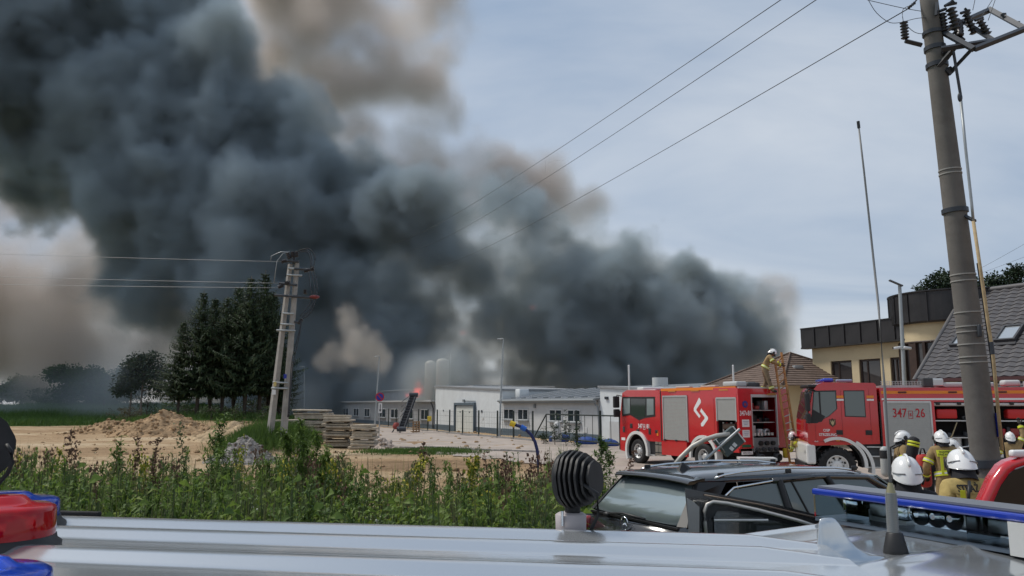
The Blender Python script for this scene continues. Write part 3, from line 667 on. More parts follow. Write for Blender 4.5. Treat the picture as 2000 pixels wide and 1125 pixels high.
# ---------------------------------------------------------------- grass
def blades(name, pts, h, seed, lm, kind='stuff', wd=0.02, per=9, spread=0.12):
    r = np.random.default_rng(seed); P = np.repeat(np.array(pts), per, 0); k = len(P); P[:,:2] += r.normal(size=(k,2))*spread
    D = np.stack([r.normal(size=k)*.35, r.normal(size=k)*.35, np.ones(k)], 1); U = r.normal(size=(k,3)); U[:,2] *= .2
    ln = h*r.uniform(.45,1.15,k); V, F = leaf_mesh_arrays(P, D, U, ln, wd*r.uniform(.6,1.4,k), .1, .12)
    return tag(link(name, numpy_mesh(name, V, F, lm)), kind=kind)
field_l = leafmat('field_grass', (0.045,0.095,0.022), (0.085,0.16,0.035), 0.15, .3)
tall_l = leafmat('tall_grass', (0.05,0.10,0.02), (0.11,0.18,0.04), 0.8, .3)
def scatter(n, x0, x1, y0, y1, test, seed):
    r = random.Random(seed); out = []
    while len(out) < n:
        x, y = r.uniform(x0,x1), r.uniform(y0,y1)
        if r.random() < test(x, y): out.append((x, y, zg(x,y)-.03))
    return out
blades('grass', scatter(9000, -90, -26, 92, 165, lambda x,y: grassiness(x,y)*sm01(175,100,y) if .25 < -x/y < .75 else 0, 1), 1.0, 2, field_l, wd=.12, per=5, spread=.5)
blades('grass', scatter(1500, -18, -9, 40, 52, lambda x,y: math.exp(-(((x+13.9)/1.9)**2+((y-45)/4.6)**2)**2), 3), 0.85, 4, tall_l, wd=.035, per=8, spread=.15)
blades('grass', scatter(1300, -9, -1, 39, 47, lambda x,y: math.exp(-(((x+4.8)/3.0)**2+((y-43)/2.6)**2)**2), 5), 0.22, 6, tall_l, wd=.03, per=7, spread=.15)
blades('grass', scatter(700, -40, -17, 66, 84, lambda x,y: math.exp(-(((x+28)/10)**2+((y-74)/6)**2)**2), 7), 0.7, 8, tall_l, wd=.05, per=7, spread=.25)
# ---------------------------------------------------------------- factory along one receding line
FD = Vector((-0.426, 0.905, 0)); FN = Vector((-0.905, -0.426, 0))      # along the front, and out of it towards the yard
F0 = Vector((2.7, 60.3, 0))
def fx(px):
    """distance along the factory front seen at photo column px"""
    k = (px-1000)/FPX; return (F0.x-k*F0.y)/(k*FD.y-FD.x)
frz = math.atan2(FD.y, FD.x)                                           # local +X along the front, local +Y out to the yard
render_w = mat('white_render', (0.62,0.65,0.66), 0.85, var=0.05, scale=0.8, dirt=0.25, dcol=(0.42,0.42,0.41))
render_g = mat('grey_render', (0.30,0.315,0.33), 0.85, var=0.07, scale=0.8, dirt=0.4, dcol=(0.2,0.2,0.2))
render_l = mat('pale_render', (0.50,0.51,0.51), 0.85, var=0.05, scale=0.8, dirt=0.25, dcol=(0.36,0.36,0.35))
plinth = mat('plinth_paint', (0.085,0.115,0.14), 0.8, var=0.1)
trim = mat('grey_trim', (0.24,0.26,0.27), 0.5, var=.05)
roofm = mat('roof_sheet', (0.25,0.26,0.27), 0.5, var=.1)
glassd = mat('window_glass', (0.03,0.04,0.05), 0.06, spec=0.7)
whitef = mat('white_frame', (0.62,0.63,0.63), 0.5)
darkm = mat('dark_metal', (0.035,0.04,0.05), 0.45, var=.1)
galv = mat('galvanised', (0.33,0.35,0.36), 0.45, 0.4, var=.1)
def fbase(name, label, cat, px):
    t = fx(px); p = F0+FD*t; return thing(name, label, cat, (p.x,p.y,0), frz+math.pi), t   # local +X runs to the right of the photo, local -Y... faces the yard
# with rz = frz+pi: local +X = -FD (towards the camera side), local +Y = rot90(-FD)
_ly = Matrix.Rotation(frz+math.pi,3,'Z') @ Vector((0,1,0)); YS = 1 if _ly.dot(FN) > 0 else -1      # sign of local Y that faces the yard
def facade_window(par, x, z0, z1, w_, frame=whitef, panes=2):
    f = MB(); y = YS*0.03
    h = z1-z0; fr = 0.07
    for a in (-w_/2+fr/2, w_/2-fr/2) + ((0,) if panes == 2 else ()): f.box((a, 0, 0), (fr, 0.08, h))
    for b in (-h/2+fr/2, h/2-fr/2): f.box((0, -0.003*YS, b), (w_-2*fr, 0.074, fr))
    o = f.build('window', frame, par); o.location = (x, y, (z0+z1)/2)
    for a in (-1,1):
        p = MB().box((a*(w_/4-.0), -YS*0.01, 0), (w_/2-fr*1.5, 0.02, h-2*fr)).build('pane', glassd, o)
    s = MB().box((0, YS*0.09, -h/2-.05), (w_+.16, 0.2, 0.07)).build('sill', trim, o); return o
t1, a0 = fbase('factory_block', 'white rendered factory block with a grey framed double gate', 'building', 981)
a1 = fx(852); W = a1-a0
def block(t, x0, x1, hl, hr, dep, m, roofname='roof', over=.12, pl=True, pz=.55):
    """x0 left (negative), x1 right; heights at both ends; Y inwards"""
    iy = -YS
    mb = MB(); V = [(x0,0,-.3),(x1,0,-.3),(x1,0,hr),(x0,0,hl),(x0,iy*dep,-.3),(x1,iy*dep,-.3),(x1,iy*dep,hr),(x0,iy*dep,hl)]
    mb.add(V, [(0,1,2,3),(4,7,6,5),(0,3,7,4),(1,5,6,2)]); mb.build('wall', m, t)
    r = MB(); o = over; s = (hr-hl)/(x1-x0)
    R_ = [(x0-o, -iy*o, hl-s*o),(x1+o,-iy*o,hr+s*o),(x1+o,iy*(dep+o),hr+s*o),(x0-o,iy*(dep+o),hl-s*o)]
    r.add(R_+[(x,y,z+.14) for x,y,z in R_], [(0,1,2,3),(4,5,6,7),(0,1,5,4),(1,2,6,5),(2,3,7,6),(3,0,4,7)]); r.build(roofname, roofm, t)
    if pl: MB().box(((x0+x1)/2, YS*.015, pz/2-.1), (abs(x1-x0)-.05, .03, pz+.2)).build('plinth', plinth, t)
block(t1, -W, 0, 4.5, 3.85, 9, render_w)
# gate
gx0, gx1 = -(fx(893)-a0), -(fx(929)-a0)
gz = 2.45
g = MB(); gw = gx1-gx0
for x in (gx0-.1, gx1+.1): g.box((x, YS*.12, gz/2), (.2,.22,gz+.2))
g.box(((gx0+gx1)/2, YS*.12, gz+.22), (gw+.4,.22,.24)); gt = g.build('gate_frame', plinth, t1)
for i in (0,1):
    d = MB().box((gx0+gw*(.25+.5*i), YS*.06, gz/2), (gw/2-.03,.05,gz-.02)).build('gate_leaf', mat('gate_white',(0.60,0.62,0.58),.6,var=.05), t1)
    MB().box((gx0+gw*(.25+.5*i), YS*.09, gz-.55), (.28,.01,.12)).build('gate_plate', darkm, d)
for px, z, s in ((868,2.0,.22),(872,1.55,.16),(942,2.0,.3),(944,1.35,.3)):
    MB().box((-(fx(px)-a0), YS*.03, z), (s,.02,s*.7)).build('notice', mat('notice_white',(.6,.6,.58),.6) if z < 1.9 else darkm, t1)
MB().box((-(fx(908)-a0), YS*.08, 3.0), (.35,.16,.22)).build('gate_lamp', trim, t1)
MB().cyl((-(fx(917)-a0)-1.2, YS*.05, 3.0), (-(fx(930)-a0), YS*.05, 2.95), .025).build('conduit', trim, t1)
MB().rbox((.9,-YS*1.5,3.55),(.9,.9,.8),.05).build('air_unit', render_w, t1)
# right wing with roof lights
t2, b0 = fbase('factory_wing', 'low pale factory wing with roof light panels and four windows', 'building', 1169)
b1 = fx(981.5); W2 = b1-b0-.02
iy = -YS
wl_ = MB(); dep = 13
wl_.add([(-W2,0,-.3),(0,0,-.3),(0,0,2.95),(-W2,0,2.95),(-W2,iy*dep,-.3),(0,iy*dep,-.3),(0,iy*dep,4.2),(-W2,iy*dep,4.2)], [(0,1,2,3),(4,7,6,5),(0,3,7,4),(1,5,6,2)]); wl_.build('wall', render_l, t2)
MB().box((-W2/2, YS*.015, .2), (W2-.05,.03,.75)).build('plinth', plinth, t2)
rm = MB(); o = .35
rm.add([(-W2,-iy*o,2.92),(0,-iy*o,2.92),(0,iy*dep,4.22),(-W2,iy*dep,4.22),(-W2,-iy*o,3.04),(0,-iy*o,3.04),(0,iy*dep,4.34),(-W2,iy*dep,4.34)], [(0,1,2,3),(4,5,6,7),(0,1,5,4),(1,2,6,5),(2,3,7,6),(3,0,4,7)])
rf = rm.build('roof', mat('roof_dark',(0.16,0.17,0.18),.5,var=.15), t2)
slp = math.atan2(1.3, dep+o)
for i in range(8):
    x = -W2+1.1+(W2-1.6)*i/7.2; pn = MB().box((0,0,0),(.95,5.6,.1)).build('solar_panel', mat('roof_light',(0.11,0.125,0.14),.25,spec=.7), rf)
    pn.location = (x, iy*3.3, 2.98+.22+3.6*math.tan(slp)); pn.rotation_euler = (iy*slp*1.0+iy*R(3),0,0)
    MB().box((.53,0,.0),(.09,5.6,.13)).build('rail', mat('pale_trim',(0.5,0.5,0.5),.5), pn)
gtr = MB().cyl((-W2,YS*.43,2.92),(0,YS*.43,2.92),.1,n=8).build('gutter', trim, t2)
MB().box((-W2/2, YS*.30, 2.80),(W2,.12,.16)).build('fascia', trim, t2)
dp = MB().tube([(-.35,YS*.42,2.9),(-.3,YS*.3,2.75),(-.05,YS*.12,2.45),(0.06,YS*.12,1.5),(0.06,YS*.12,.2)],.06,8).build('downpipe', trim, t2)
for px0, px1 in ((985,1004),(1012,1032),(1073,1097),(1108,1133)):
    x0, x1 = -(fx(px0)-b0), -(fx(px1)-b0); facade_window(t2, (x0+x1)/2, 1.35, 2.25, (x1-x0), panes=2)
MB().cyl((-(fx(1096)-b0), iy*9, 3.6),(-(fx(1096)-b0), iy*9, 4.75),.62,n=20).build('roof_vent', mat('vent_white',(.55,.56,.55),.5), t2)
MB().box((-(fx(1045)-b0), YS*.08, 2.5),(.25,.15,.3)).build('wall_lamp', trim, t2)
for px,z,m_ in ((1098,.95,whitef),(1141,.85,whitef)): MB().box((-(fx(px)-b0), YS*.03, z),(.5,.02,.4)).build('notice', m_, t2)
# right end block
t3, c0 = fbase('factory_block', 'white factory end block behind the left fire engine', 'building', 1300)
W3 = fx(1170)-c0-.02
block(t3, -W3, 0, 3.75, 3.4, 9, render_w, pl=False)
xd = -(fx(1197)-c0); MB().box((xd, YS*.02, .75),(1.2,.04,1.5)).build('hatch', render_l, t3)
MB().box((-W3+.9, YS*.05, 3.05),(.35,.12,.18)).build('vent', darkm, t3)
# long grey building further left
t4, d0 = fbase('factory_wing', 'long grey factory wing with small windows and a flat stepped roof', 'building', 851)
W4 = fx(668)-d0
w4 = MB(); w4.add([(-W4,0,-.3),(0,0,-.3),(0,0,2.9),(-W4,0,2.9),(-W4,iy*16,-.3),(0,iy*16,-.3),(0,iy*16,2.9),(-W4,iy*16,2.9)], [(0,1,2,3),(4,7,6,5),(0,3,7,4),(1,5,6,2)]); w4.build('wall', render_g, t4)
rr = MB().box((-W4/2, iy*2.0, 3.02),(W4,4.9,.2)).build('roof', mat('roof_pale',(0.36,0.37,0.37),.6,var=.1), t4)
MB().box((-W4/2, iy*9.5, 3.75),(W4,9.5,1.65)).build('upper_wall', render_g, t4)
ur = MB().box((-W4/2, iy*9.5, 4.66),(W4+.3,10.3,.16)).build('upper_roof', mat('roof_pale',(0.4,0.4,0.4),.5), t4)
MB().box((-W4/2, YS*.015, .12),(W4,.03,.7)).build('plinth', plinth, t4)
for px in (680,700,721,750,774,803,832):
    wpx = 10 if px < 730 else 14
    x0, x1 = -(fx(px-wpx/2)-d0), -(fx(px+wpx/2)-d0); facade_window(t4, (x0+x1)/2, .95, 2.1, (x1-x0), panes=2)
MB().tube([(-.25,YS*.4,2.9),(-.2,YS*.25,2.6),(-.2,YS*.12,2.2),(-.2,YS*.12,.1)],.07,8).build('downpipe', darkm, t4)
t5, e0 = fbase('factory_block', 'grey flat roofed building at the far end of the factory', 'building', 667)
W5 = fx(592)-e0
block(t5, -W5*.98, -W5*.22, 4.1, 4.3, 18, render_g, pl=False)
MB().box((-W5*.1, -YS*4, 2.9),(W5*.22,8,6.0)).build('stair_tower', render_g, t5)
MB().box((-W5*.1, -YS*4, 5.98),(W5*.24,8.6,.16)).build('tower_roof', roofm, t5)
MB().box((-W5*.6, -YS*12, 5.0),(W5*.5,9,1.6)).build('roof_house', render_g, t5)
for u in (.35,.5,.65,.8): MB().box((-W5*u, YS*.03, 2.6),(2.0,.06,.7)).build('window', glassd, t5)
# silos
silom = mat('silo_white', (0.58,0.58,0.57), 0.5, var=.05, dirt=.3, dcol=(.3,.3,.3))
for px, Y, r_, top, lab in ((841,98,.68,705,'pale round topped silo, the left one of the pair, in smoke'),(865,97,.82,701,'pale round topped silo, the wider right one of the pair')):
    x = (px-1000)/FPX*Y; zt = CAMZ+(790-top)/FPX*Y; t = thing('silo', lab, 'silo', (x,Y,0), 0, 'pair of silos behind the factory')
    MB().lathe([(r_,0),(r_,zt-.5),(r_*.93,zt-.3),(r_*.7,zt-.1),(r_*.3,zt),(0.05,zt+.02)], n=24).build('shell', silom, t)
    rg_ = MB()
    for i in range(1,4): rg_.lathe([(r_+.01,zt*i/4-.06),(r_+.05,zt*i/4-.05),(r_+.05,zt*i/4+.05),(r_+.01,zt*i/4+.06)], n=24, cap=False)
    rg_.build('seam_ring', silom, t)
    if px > 850:
        MB().cyl((r_+.12,0,0),(r_+.12,0,zt+.7),.05,n=6).build('fill_pipe', silom, t)
# conveyor
cv = thing('conveyor', 'black lattice conveyor leaning against the grey factory wing', 'conveyor', at(784,838,70))
L_ = at(808,771,72)-at(784,838,70)
cb = MB()
for s in (-.25,.25):
    for q in (-.16,.16): cb.cyl((s,0,q),(L_.x+s,L_.y,L_.z+q),.05,n=5)
for i in range(13):
    a, b = L_*(i/13), L_*((i+1)/13); cb.cyl((-.25,a.y,a.z-.16) if i%2 else (a.x-.25,a.y,a.z-.16), (b.x-.25,b.y,b.z+.16),.03,n=4)
    cb.box(((a.x+b.x)/2,(a.y+b.y)/2,(a.z+b.z)/2),(.5,.1,.22), rx=.3)
cb.build('frame', darkm, cv); MB().cyl((-.4,0,.0),(.4,0,.0),.22,n=12).build('drum', darkm, cv); MB().cyl((L_.x-.4,L_.y,L_.z),(L_.x+.4,L_.y,L_.z),.2,n=12).build('drum', darkm, cv)
p = at(774,842,72); t = thing('mixer', 'small red concrete mixer at the foot of the conveyor', 'mixer', (p.x,72,0))
MB().lathe([(.1,.35),(.32,.45),(.36,.65),(.22,.95),(.2,.97)], n=14).build('drum', mat('dull_red',(.28,.05,.04),.6), t)
lg = MB(); [lg.cyl((a,b,0),(a*.3,b*.3,.55),.03,n=5) for a in (-.4,.4) for b in (-.3,.3)]; lg.build('stand', darkm, t)
p = at(812,842,73); t = thing('pallet', 'wooden pallet leaning on the grey factory wall', 'pallet', (p.x,73,0), R(64))
for i in range(5): q = MB().box((0,0,0),(1.2,.02,.12)).build('plank', mat('raw_wood',(.30,.19,.11),.9,var=.2), t); q.location = (0,.0,.12+.22*i); q.rotation_euler = (R(-12),0,0)
for x in (-.5,0,.5): q = MB().box((0,0,0),(.1,.08,1.05)).build('bearer', MATS['raw_wood'], t); q.location = (x,-.06,.55)
# ---------------------------------------------------------------- fence
fp = mat('fence_green', (0.018,0.028,0.026), 0.5)
def fl(px):
    k = (px-1000)/FPX; tt = (0-k*59)/(k*.907+.42); return Vector((-.42*tt, 59+.907*tt, 0)), tt
FE = thing('mesh_fence', 'dark green panel fence along the front of the factory', 'fence', (0,0,0))
posts = [745,762,777,800,820,838,856,880,905,936,972,1003,1040]
prev = None
wiresm = mat('fence_wire', (0.025,0.035,0.034), 0.5)
for px in posts:
    p, tt = fl(px); h = 2.15
    o = MB().box((0,0,h/2),(.09,.09,h)).build('post', fp, FE); o.location = p; o.rotation_euler = (0,0,frz)
    if prev is not None:
        a, b = prev, p; d = (b-a); L2 = d.length; m_ = MB()
        for z in (.12,.55,1.1,1.6,2.02): m_.box((0,0,z),(L2,.010,.012))
        nv = int(L2/.35)
        for i in range(nv): m_.box((-L2/2+L2*(i+.5)/nv,0,1.07),(.007,.007,1.95))
        q = m_.build('mesh_panel', wiresm, FE); q.location = (a+b)/2; q.rotation_euler = (0,0,math.atan2(d.y,d.x))
        kb_ = MB().box((0,0,.05),(L2,.06,.25)).build('base_board', mat('base_concrete',(.26,.25,.24),.9,var=.1), FE); kb_.location = (a+b)/2; kb_.rotation_euler = (0,0,math.atan2(d.y,d.x))
    prev = p
GA = thing('sliding_gate', 'dark green sliding gate with a slanted end, right part of the fence', 'gate', (0,0,0))
g0, _ = fl(1043); g1, _ = fl(1066); g2, _ = fl(1215); zt = 1.95; zb = .35
fr = MB()
def bar(a, b, r_=.05): fr.cyl(a, b, r_, n=6)
bar((g0.x,g0.y,zb),(g1.x,g1.y,zt)); bar((g1.x,g1.y,zt),(g2.x,g2.y,zt)); bar((g0.x,g0.y,zb),(g2.x,g2.y,zb)); bar((g1.x,g1.y,zb),(g1.x,g1.y,zt),.04)
fr.build('frame', fp, GA)
for px in (1124,1170,1208):
    p, _ = fl(px); o = MB().box((0,0,1.1),(.13,.13,2.3)).build('gate_post', fp, GA); o.location = p
for px in (1090,1110,1140,1155,1190):
    p, _ = fl(px); o = MB().cyl((0,0,zb),(0,0,zt),.02,n=5).build('bar', fp, GA); o.location = p
# blue tarpaulin bundles and white bag behind gate
for i,(px,lab,c_,s) in enumerate(((1060,'low blue tarpaulin bundle behind the slanted gate end',(.03,.07,.25),(1.5,.8,.35)),(1110,'blue tarpaulin bundle between the small shrubs',(.03,.07,.25),(1.6,.9,.32)),(1150,'blue tarpaulin bundle nearest the fire engine',(.035,.06,.22),(1.3,.8,.3)))):
    p, _ = fl(px); r = random.Random(i); mb = MB().ell((0,0,s[2]*.6),(s[0]/2,s[1]/2,s[2]),14,8,None,.13,r); tag(mb.build('tarpaulin', mat('blue_tarp',(.03,.07,.25),.5,var=.2)), lab, 'tarpaulin').location = p-FN*1.3
p, _ = fl(1062); r = random.Random(5); q = MB(); q.lathe([(.32,0),(.36,.3),(.3,.9),(.24,1.3),(.1,1.42)], n=12); tag(q.build('bag', mat('white_bag',(.5,.5,.49),.8,var=.1)), 'tall white sack standing behind the slanted gate end', 'sack').location = p-FN*1.0
p, _ = fl(843); tag(MB().rbox((0,0,1.25),(.4,.1,.5),.03).build('notice_board', mat('yellow_paint',(.65,.48,.05),.5)), 'small yellow notice hanging on the fence beside the white block', 'sign').location = p+FN*.1
# shrubs before the gate
for i,(px,h,lab) in enumerate(((1086,1.3,'slim dark shrub left of the first gate post'),(1108,1.9,'small conifer shrub in the middle of the gate'),(1130,2.1,'tallest small shrub before the gate'),(1152,1.5,'sparse shrub nearest the fire engine'))):
    p, _ = fl(px); x, y = p.x+FN.x*1.0, p.y+FN.y*1.0; r = random.Random(i)
    lobes = [(r.uniform(-.12,.12),r.uniform(-.1,.1),h*(.2+.75*k/5),.26*(1.1-k/6),.26*(1.1-k/6),h*.13) for k in range(6)]
    t = thing('shrub', lab, 'shrub', (x,y,zg(x,y))); link('crown', crown_cloud(lobes, 420, .09, 90+i, leafmat('thuja',(.012,.026,.012),(.035,.06,.025),2,.2)), t); link('stem', trunk_mesh(h*.8,.025,[],i), t)
# ---------------------------------------------------------------- lamps, posts and signs
lampm = mat('lamp_post', (0.34,0.37,0.38), 0.5, 0.2, var=.06)
def street_lamp(label, pb, pt, Y, r0=.085, arm=.5, side=1, dy=0):
    a = at(*pb, Y); a.z = max(0, zg(a.x,Y)); b = at(*pt, Y+dy); t = thing('street_lamp', label, 'street lamp', a, 0, 'street lamps of the works yard'); d = b-a
    MB().cyl((0,0,0), d, r0, r0*.6, 10).build('post', lampm, t)
    MB().cyl((0,0,0),(d.x*.08,d.y*.08,d.z*.08),r0*1.25,n=10).build('base_sleeve', lampm, t)
    h = MB().rbox((0,0,0),(arm,.2,.07),.03,ry=R(-6)*side).build('lamp_head', mat('lamp_head',(.42,.44,.45),.4), t); h.location = (d.x-side*arm*.45,d.y,d.z+.05)
    MB().box((0,0,-.04),(arm*.6,.14,.012)).build('lens', mat('lamp_lens',(.6,.62,.62),.2), h); return t
street_lamp('tall street lamp at the right corner of the white gate block', (975,852), (983,663), 64, .095, .55, 1)
street_lamp('leaning street lamp behind the no parking sign', (731,842), (741,697), 76, .085, .5, 1)
street_lamp('faint street lamp in smoke just right of the silos', (880,790), (880,697), 99, .07, .6, 1)
street_lamp('faintest street lamp head in smoke left of the cream cloud', (595,800), (594,717), 118, .05, .8, 1)
for px,lab in ((1231,'thin white pole rising behind the cab of the left fire engine'),(1437,'thin white pole rising behind the rear of the left fire engine')):
    a = at(px, 840, 44); z = CAMZ+(790-715)/FPX*44; t = thing('flag_pole', lab, 'pole', (a.x,44,0), 0, 'white poles behind the left fire engine'); MB().cyl((0,0,0),(0,0,z),.06,.055,10).build('post', mat('white_pole',(.62,.63,.63),.4), t); MB().ell((0,0,z),(.065,.065,.05),10,6).build('cap', MATS['white_pole'], t)
# no parking sign
a = at(740, 858, 58); t = thing('road_sign', 'round blue and red no parking sign with white arrow plate below', 'road sign', (a.x,58,zg(a.x,58)))
zc = CAMZ+(790-774)/FPX*58; red = mat('sign_red',(.42,.02,.03),.4); blue = mat('sign_blue',(.015,.03,.28),.4); wht = mat('sign_white',(.68,.68,.68),.45); blk = mat('sign_black',(.01,.01,.01),.5)
MB().cyl((0,0,0),(0,0,zc+.3),.04,n=8).build('post', galv, t)
MB().cyl((0,-.05,zc),(0,-.07,zc),.33,n=28).build('rim', red, t); MB().cyl((0,-.071,zc),(0,-.08,zc),.25,n=28).build('field', blue, t)
MB().box((0,-.083,zc),(.5,.006,.085), ry=R(45)).build('slash', red, t)
pl_ = MB().box((0.05,-.06,zc-.82),(.27,.02,.72)).build('arrow_plate', wht, t)
ar = MB().box((0.05,-.073,zc-.76),(.06,.006,.42)); ar.prism([(-.04,zc-.93),(.14,zc-.93),(.05,zc-1.12)],-.077,-.0705); ar.build('arrow', blk, pl_)
# ---------------------------------------------------------------- twin concrete pole
conc = mat('pole_concrete', (0.33,0.31,0.285), 0.9, var=.14, scale=2.5, bump=.4, bscale=18, dirt=.35, dcol=(.2,.19,.17))
TY = 43.0
def P3(px, py, Y=TY): return at(px, py, Y)
base = P3(545, 850); base.z = zg(base.x, TY)
tp = thing('twin_pole', 'twin leg concrete power pole with switch gear beside the spruces', 'power pole', base)
def lp(px, py, dy=0): return at(px, py, TY+dy)-base
def legc(p0, p1, r0, r1):
    d = Vector(p1)-Vector(p0); return MB().cyl(p0, Vector(p0)+d, r0, r1, 4, smooth=False)
legc(lp(524,868)+Vector((0,0,-.3)), lp(567,516), .215, .14).build('leg', conc, tp); legc(lp(552,868)+Vector((0,0,-.3)), lp(580,514), .215, .14).build('leg', conc, tp)
for y, a, b in ((645,540,577),(633,548,574),(612,552,574),(537,560,590),(758,530,563),(747,533,563),(524,563,582)): MB().cyl(lp(a,y,-.25),lp(b,y+1,-.25),.06,n=5).build('spacer', galv, tp)
MB().cyl(lp(573,516),lp(575,492),.09,n=6).build('mast', darkm, tp)
def insul(name, p, d, L, r_, par, n=7, m=None, seg=10):
    p, d = Vector(p), Vector(d).normalized(); mb = MB(); q = d.to_track_quat('Z','Y').to_matrix(); prof = []
    for i in range(n): z = L*i/n; prof += [(r_*.55,z),(r_,z+L/n*.35),(r_*.55,z+L/n*.7)]
    old = mb.M; mb.M = Matrix.Translation(p) @ q.to_4x4(); mb.lathe(prof, n=seg); mb.M = old
    return mb.build(name, m or mat('insulator',(0.022,0.017,0.018),.35), par)
for a, b in (((553,509),(584,511)),((575,525),(614,527)),((545,553),(580,557)),((536,576),(614,582)),((575,628),(586,631))): MB().cyl(lp(*a,-.3),lp(*b,-.3),.075,n=5).build('crossarm', darkm, tp)
for a, b in (((566,505),(561,493)),((572,502),(571,491)),((579,502),(580,490)),((560,509),(549,511)),((604,527),(593,530)),((608,526),(613,524)),((553,557),(543,562)),((566,553),(556,552)),((606,581),(616,580)),((596,574),(596,565)),((584,631),(590,622))):
    a3, b3 = lp(*a,-.3), lp(*b,-.3); insul('insulator', a3, b3-a3, (b3-a3).length, .13, tp, 4)
MB().ell(lp(614,580,-.3),(.3,.2,.12),8,6).build('cable_head', mat('cable_red',(.18,.03,.03),.5), tp)
for pts in (((582,490),(596,487),(608,498),(609,524)),((583,490),(602,485),(615,500),(612,524)),((584,492),(600,492),(606,505),(606,525)),((603,530),(606,560),(610,578)),((613,528),(620,560),(618,580)),((608,530),(614,560),(616,578)),((614,584),(605,605),(590,620)),((618,584),(606,612),(592,622)),((610,582),(600,600),(586,618)),((588,626),(584,650),(571,700),(566,760),(562,815)),((589,630),(584,660),(573,710),(568,760),(564,815))):
    pv = [lp(*q,-.4) for q in pts]; sm_ = []
    for i in range(len(pv)-1):
        p0,p1,p2,p3 = pv[max(i-1,0)],pv[i],pv[i+1],pv[min(i+2,len(pv)-1)]
        for k in range(5): u = k/5; sm_.append(.5*((2*p1)+(p2-p0)*u+(2*p0-5*p1+4*p2-p3)*u*u+(3*p1-p0-3*p2+p3)*u**3))
    sm_.append(pv[-1]); MB().tube(sm_, .028, 5).build('jumper_cable', darkm, tp)
for pts in (((566,492),(553,495),(541,510),(535,553)),((566,492),(548,492),(530,500),(529,509))): MB().tube([lp(*q,-.35) for q in pts], .02, 5).build('jumper_cable', galv, tp)
MB().box(lp(557,735,-.35),(.16,.03,.24)).build('blue_plate', blue, tp); MB().box(lp(537,750,-.35),(.16,.03,.24)).build('yellow_plate', mat('plate_yellow',(.5,.4,.15),.5), tp); MB().box(lp(535,766,-.35),(.2,.03,.26)).build('white_plate', wht, tp)
# ---------------------------------------------------------------- overhead wires
wirem = mat('wire_metal', (0.055,0.055,0.06), 0.5, .3); wirep = mat('wire_bright', (0.42,0.42,0.43), 0.5, .2)
def wire(label, a, b, sag, r_, m, group, n=40, k=5):
    pts = [Vector(a).lerp(Vector(b), i/n) - Vector((0,0,4*sag*(i/n)*(1-i/n))) for i in range(n+1)]
    tag(MB().tube(pts, r_, k).build('power_line', m), label, 'wire', group)
wire('uppermost power line running from the sky into the smoke', at(1560,-24,11.5), at(760,476,120), .9, .0075, wirem, 'power lines into the smoke')
wire('middle power line running from the sky into the smoke', at(1625,-21,11.0), at(800,488,120), .9, .0075, wirem, 'power lines into the smoke')
wire('lowest power line reaching the right concrete pole', at(1772,18,10.0), at(830,524,120), .9, .0075, wirem, 'power lines into the smoke')
for lab, a, b in (('single upper line on the left to the twin pole head',(-300,485,46),(549,511,TY-.3)),('upper of the two close lines left of the twin pole',(-300,531,46),(546,553,TY-.3)),('lower of the two close lines left of the twin pole',(-300,549,46),(543,562,TY-.3))):
    wire(lab, at(*a), at(*b), .06, .0115, wirep, 'power lines left of the twin pole', 16)
for lab, a, b in (('upper thin line behind the right concrete pole',(2080,430,40),(1860,552,60)),('lower thin line behind the right concrete pole',(2080,470,40),(1850,555,60))): wire(lab, at(*a), at(*b), .1, .008, wirem, 'thin lines over the tiled roof', 8)

# ---------------------------------------------------------------- cream building with dark metal fascia
cream = mat('cream_render', (0.56,0.46,0.29), 0.85, var=0.05, scale=.7, dirt=.15, dcol=(.4,.33,.22))
fasc = mat('fascia_metal', (0.032,0.030,0.031), 0.42, 0.3, var=.22, scale=.9)
brownf = mat('brown_frame', (0.035,0.02,0.015), 0.5)
glassb = mat('brown_glass', (0.05,0.045,0.045), 0.05, spec=.8)
CB = thing('building', 'cream two storey building with dark metal fascia and rounded corner tower', 'building', (0,0,0))
wd_ = Vector((.415,-.91,0)).normalized(); wn_ = Vector((-.91,-.415,0)).normalized(); WA = Vector((19.9,50.7,0)); WL = 9.0
wrz = math.atan2(wd_.y, wd_.x)
def onw(s, z, out=0.0): return WA + wd_*s + wn_*out + Vector((0,0,z))
openings = [(1620,1661),(1675,1717),(1736,1766)]
def ws(px): k = (px-1000)/FPX; return (WA.x-k*WA.y)/(k*wd_.y-wd_.x)
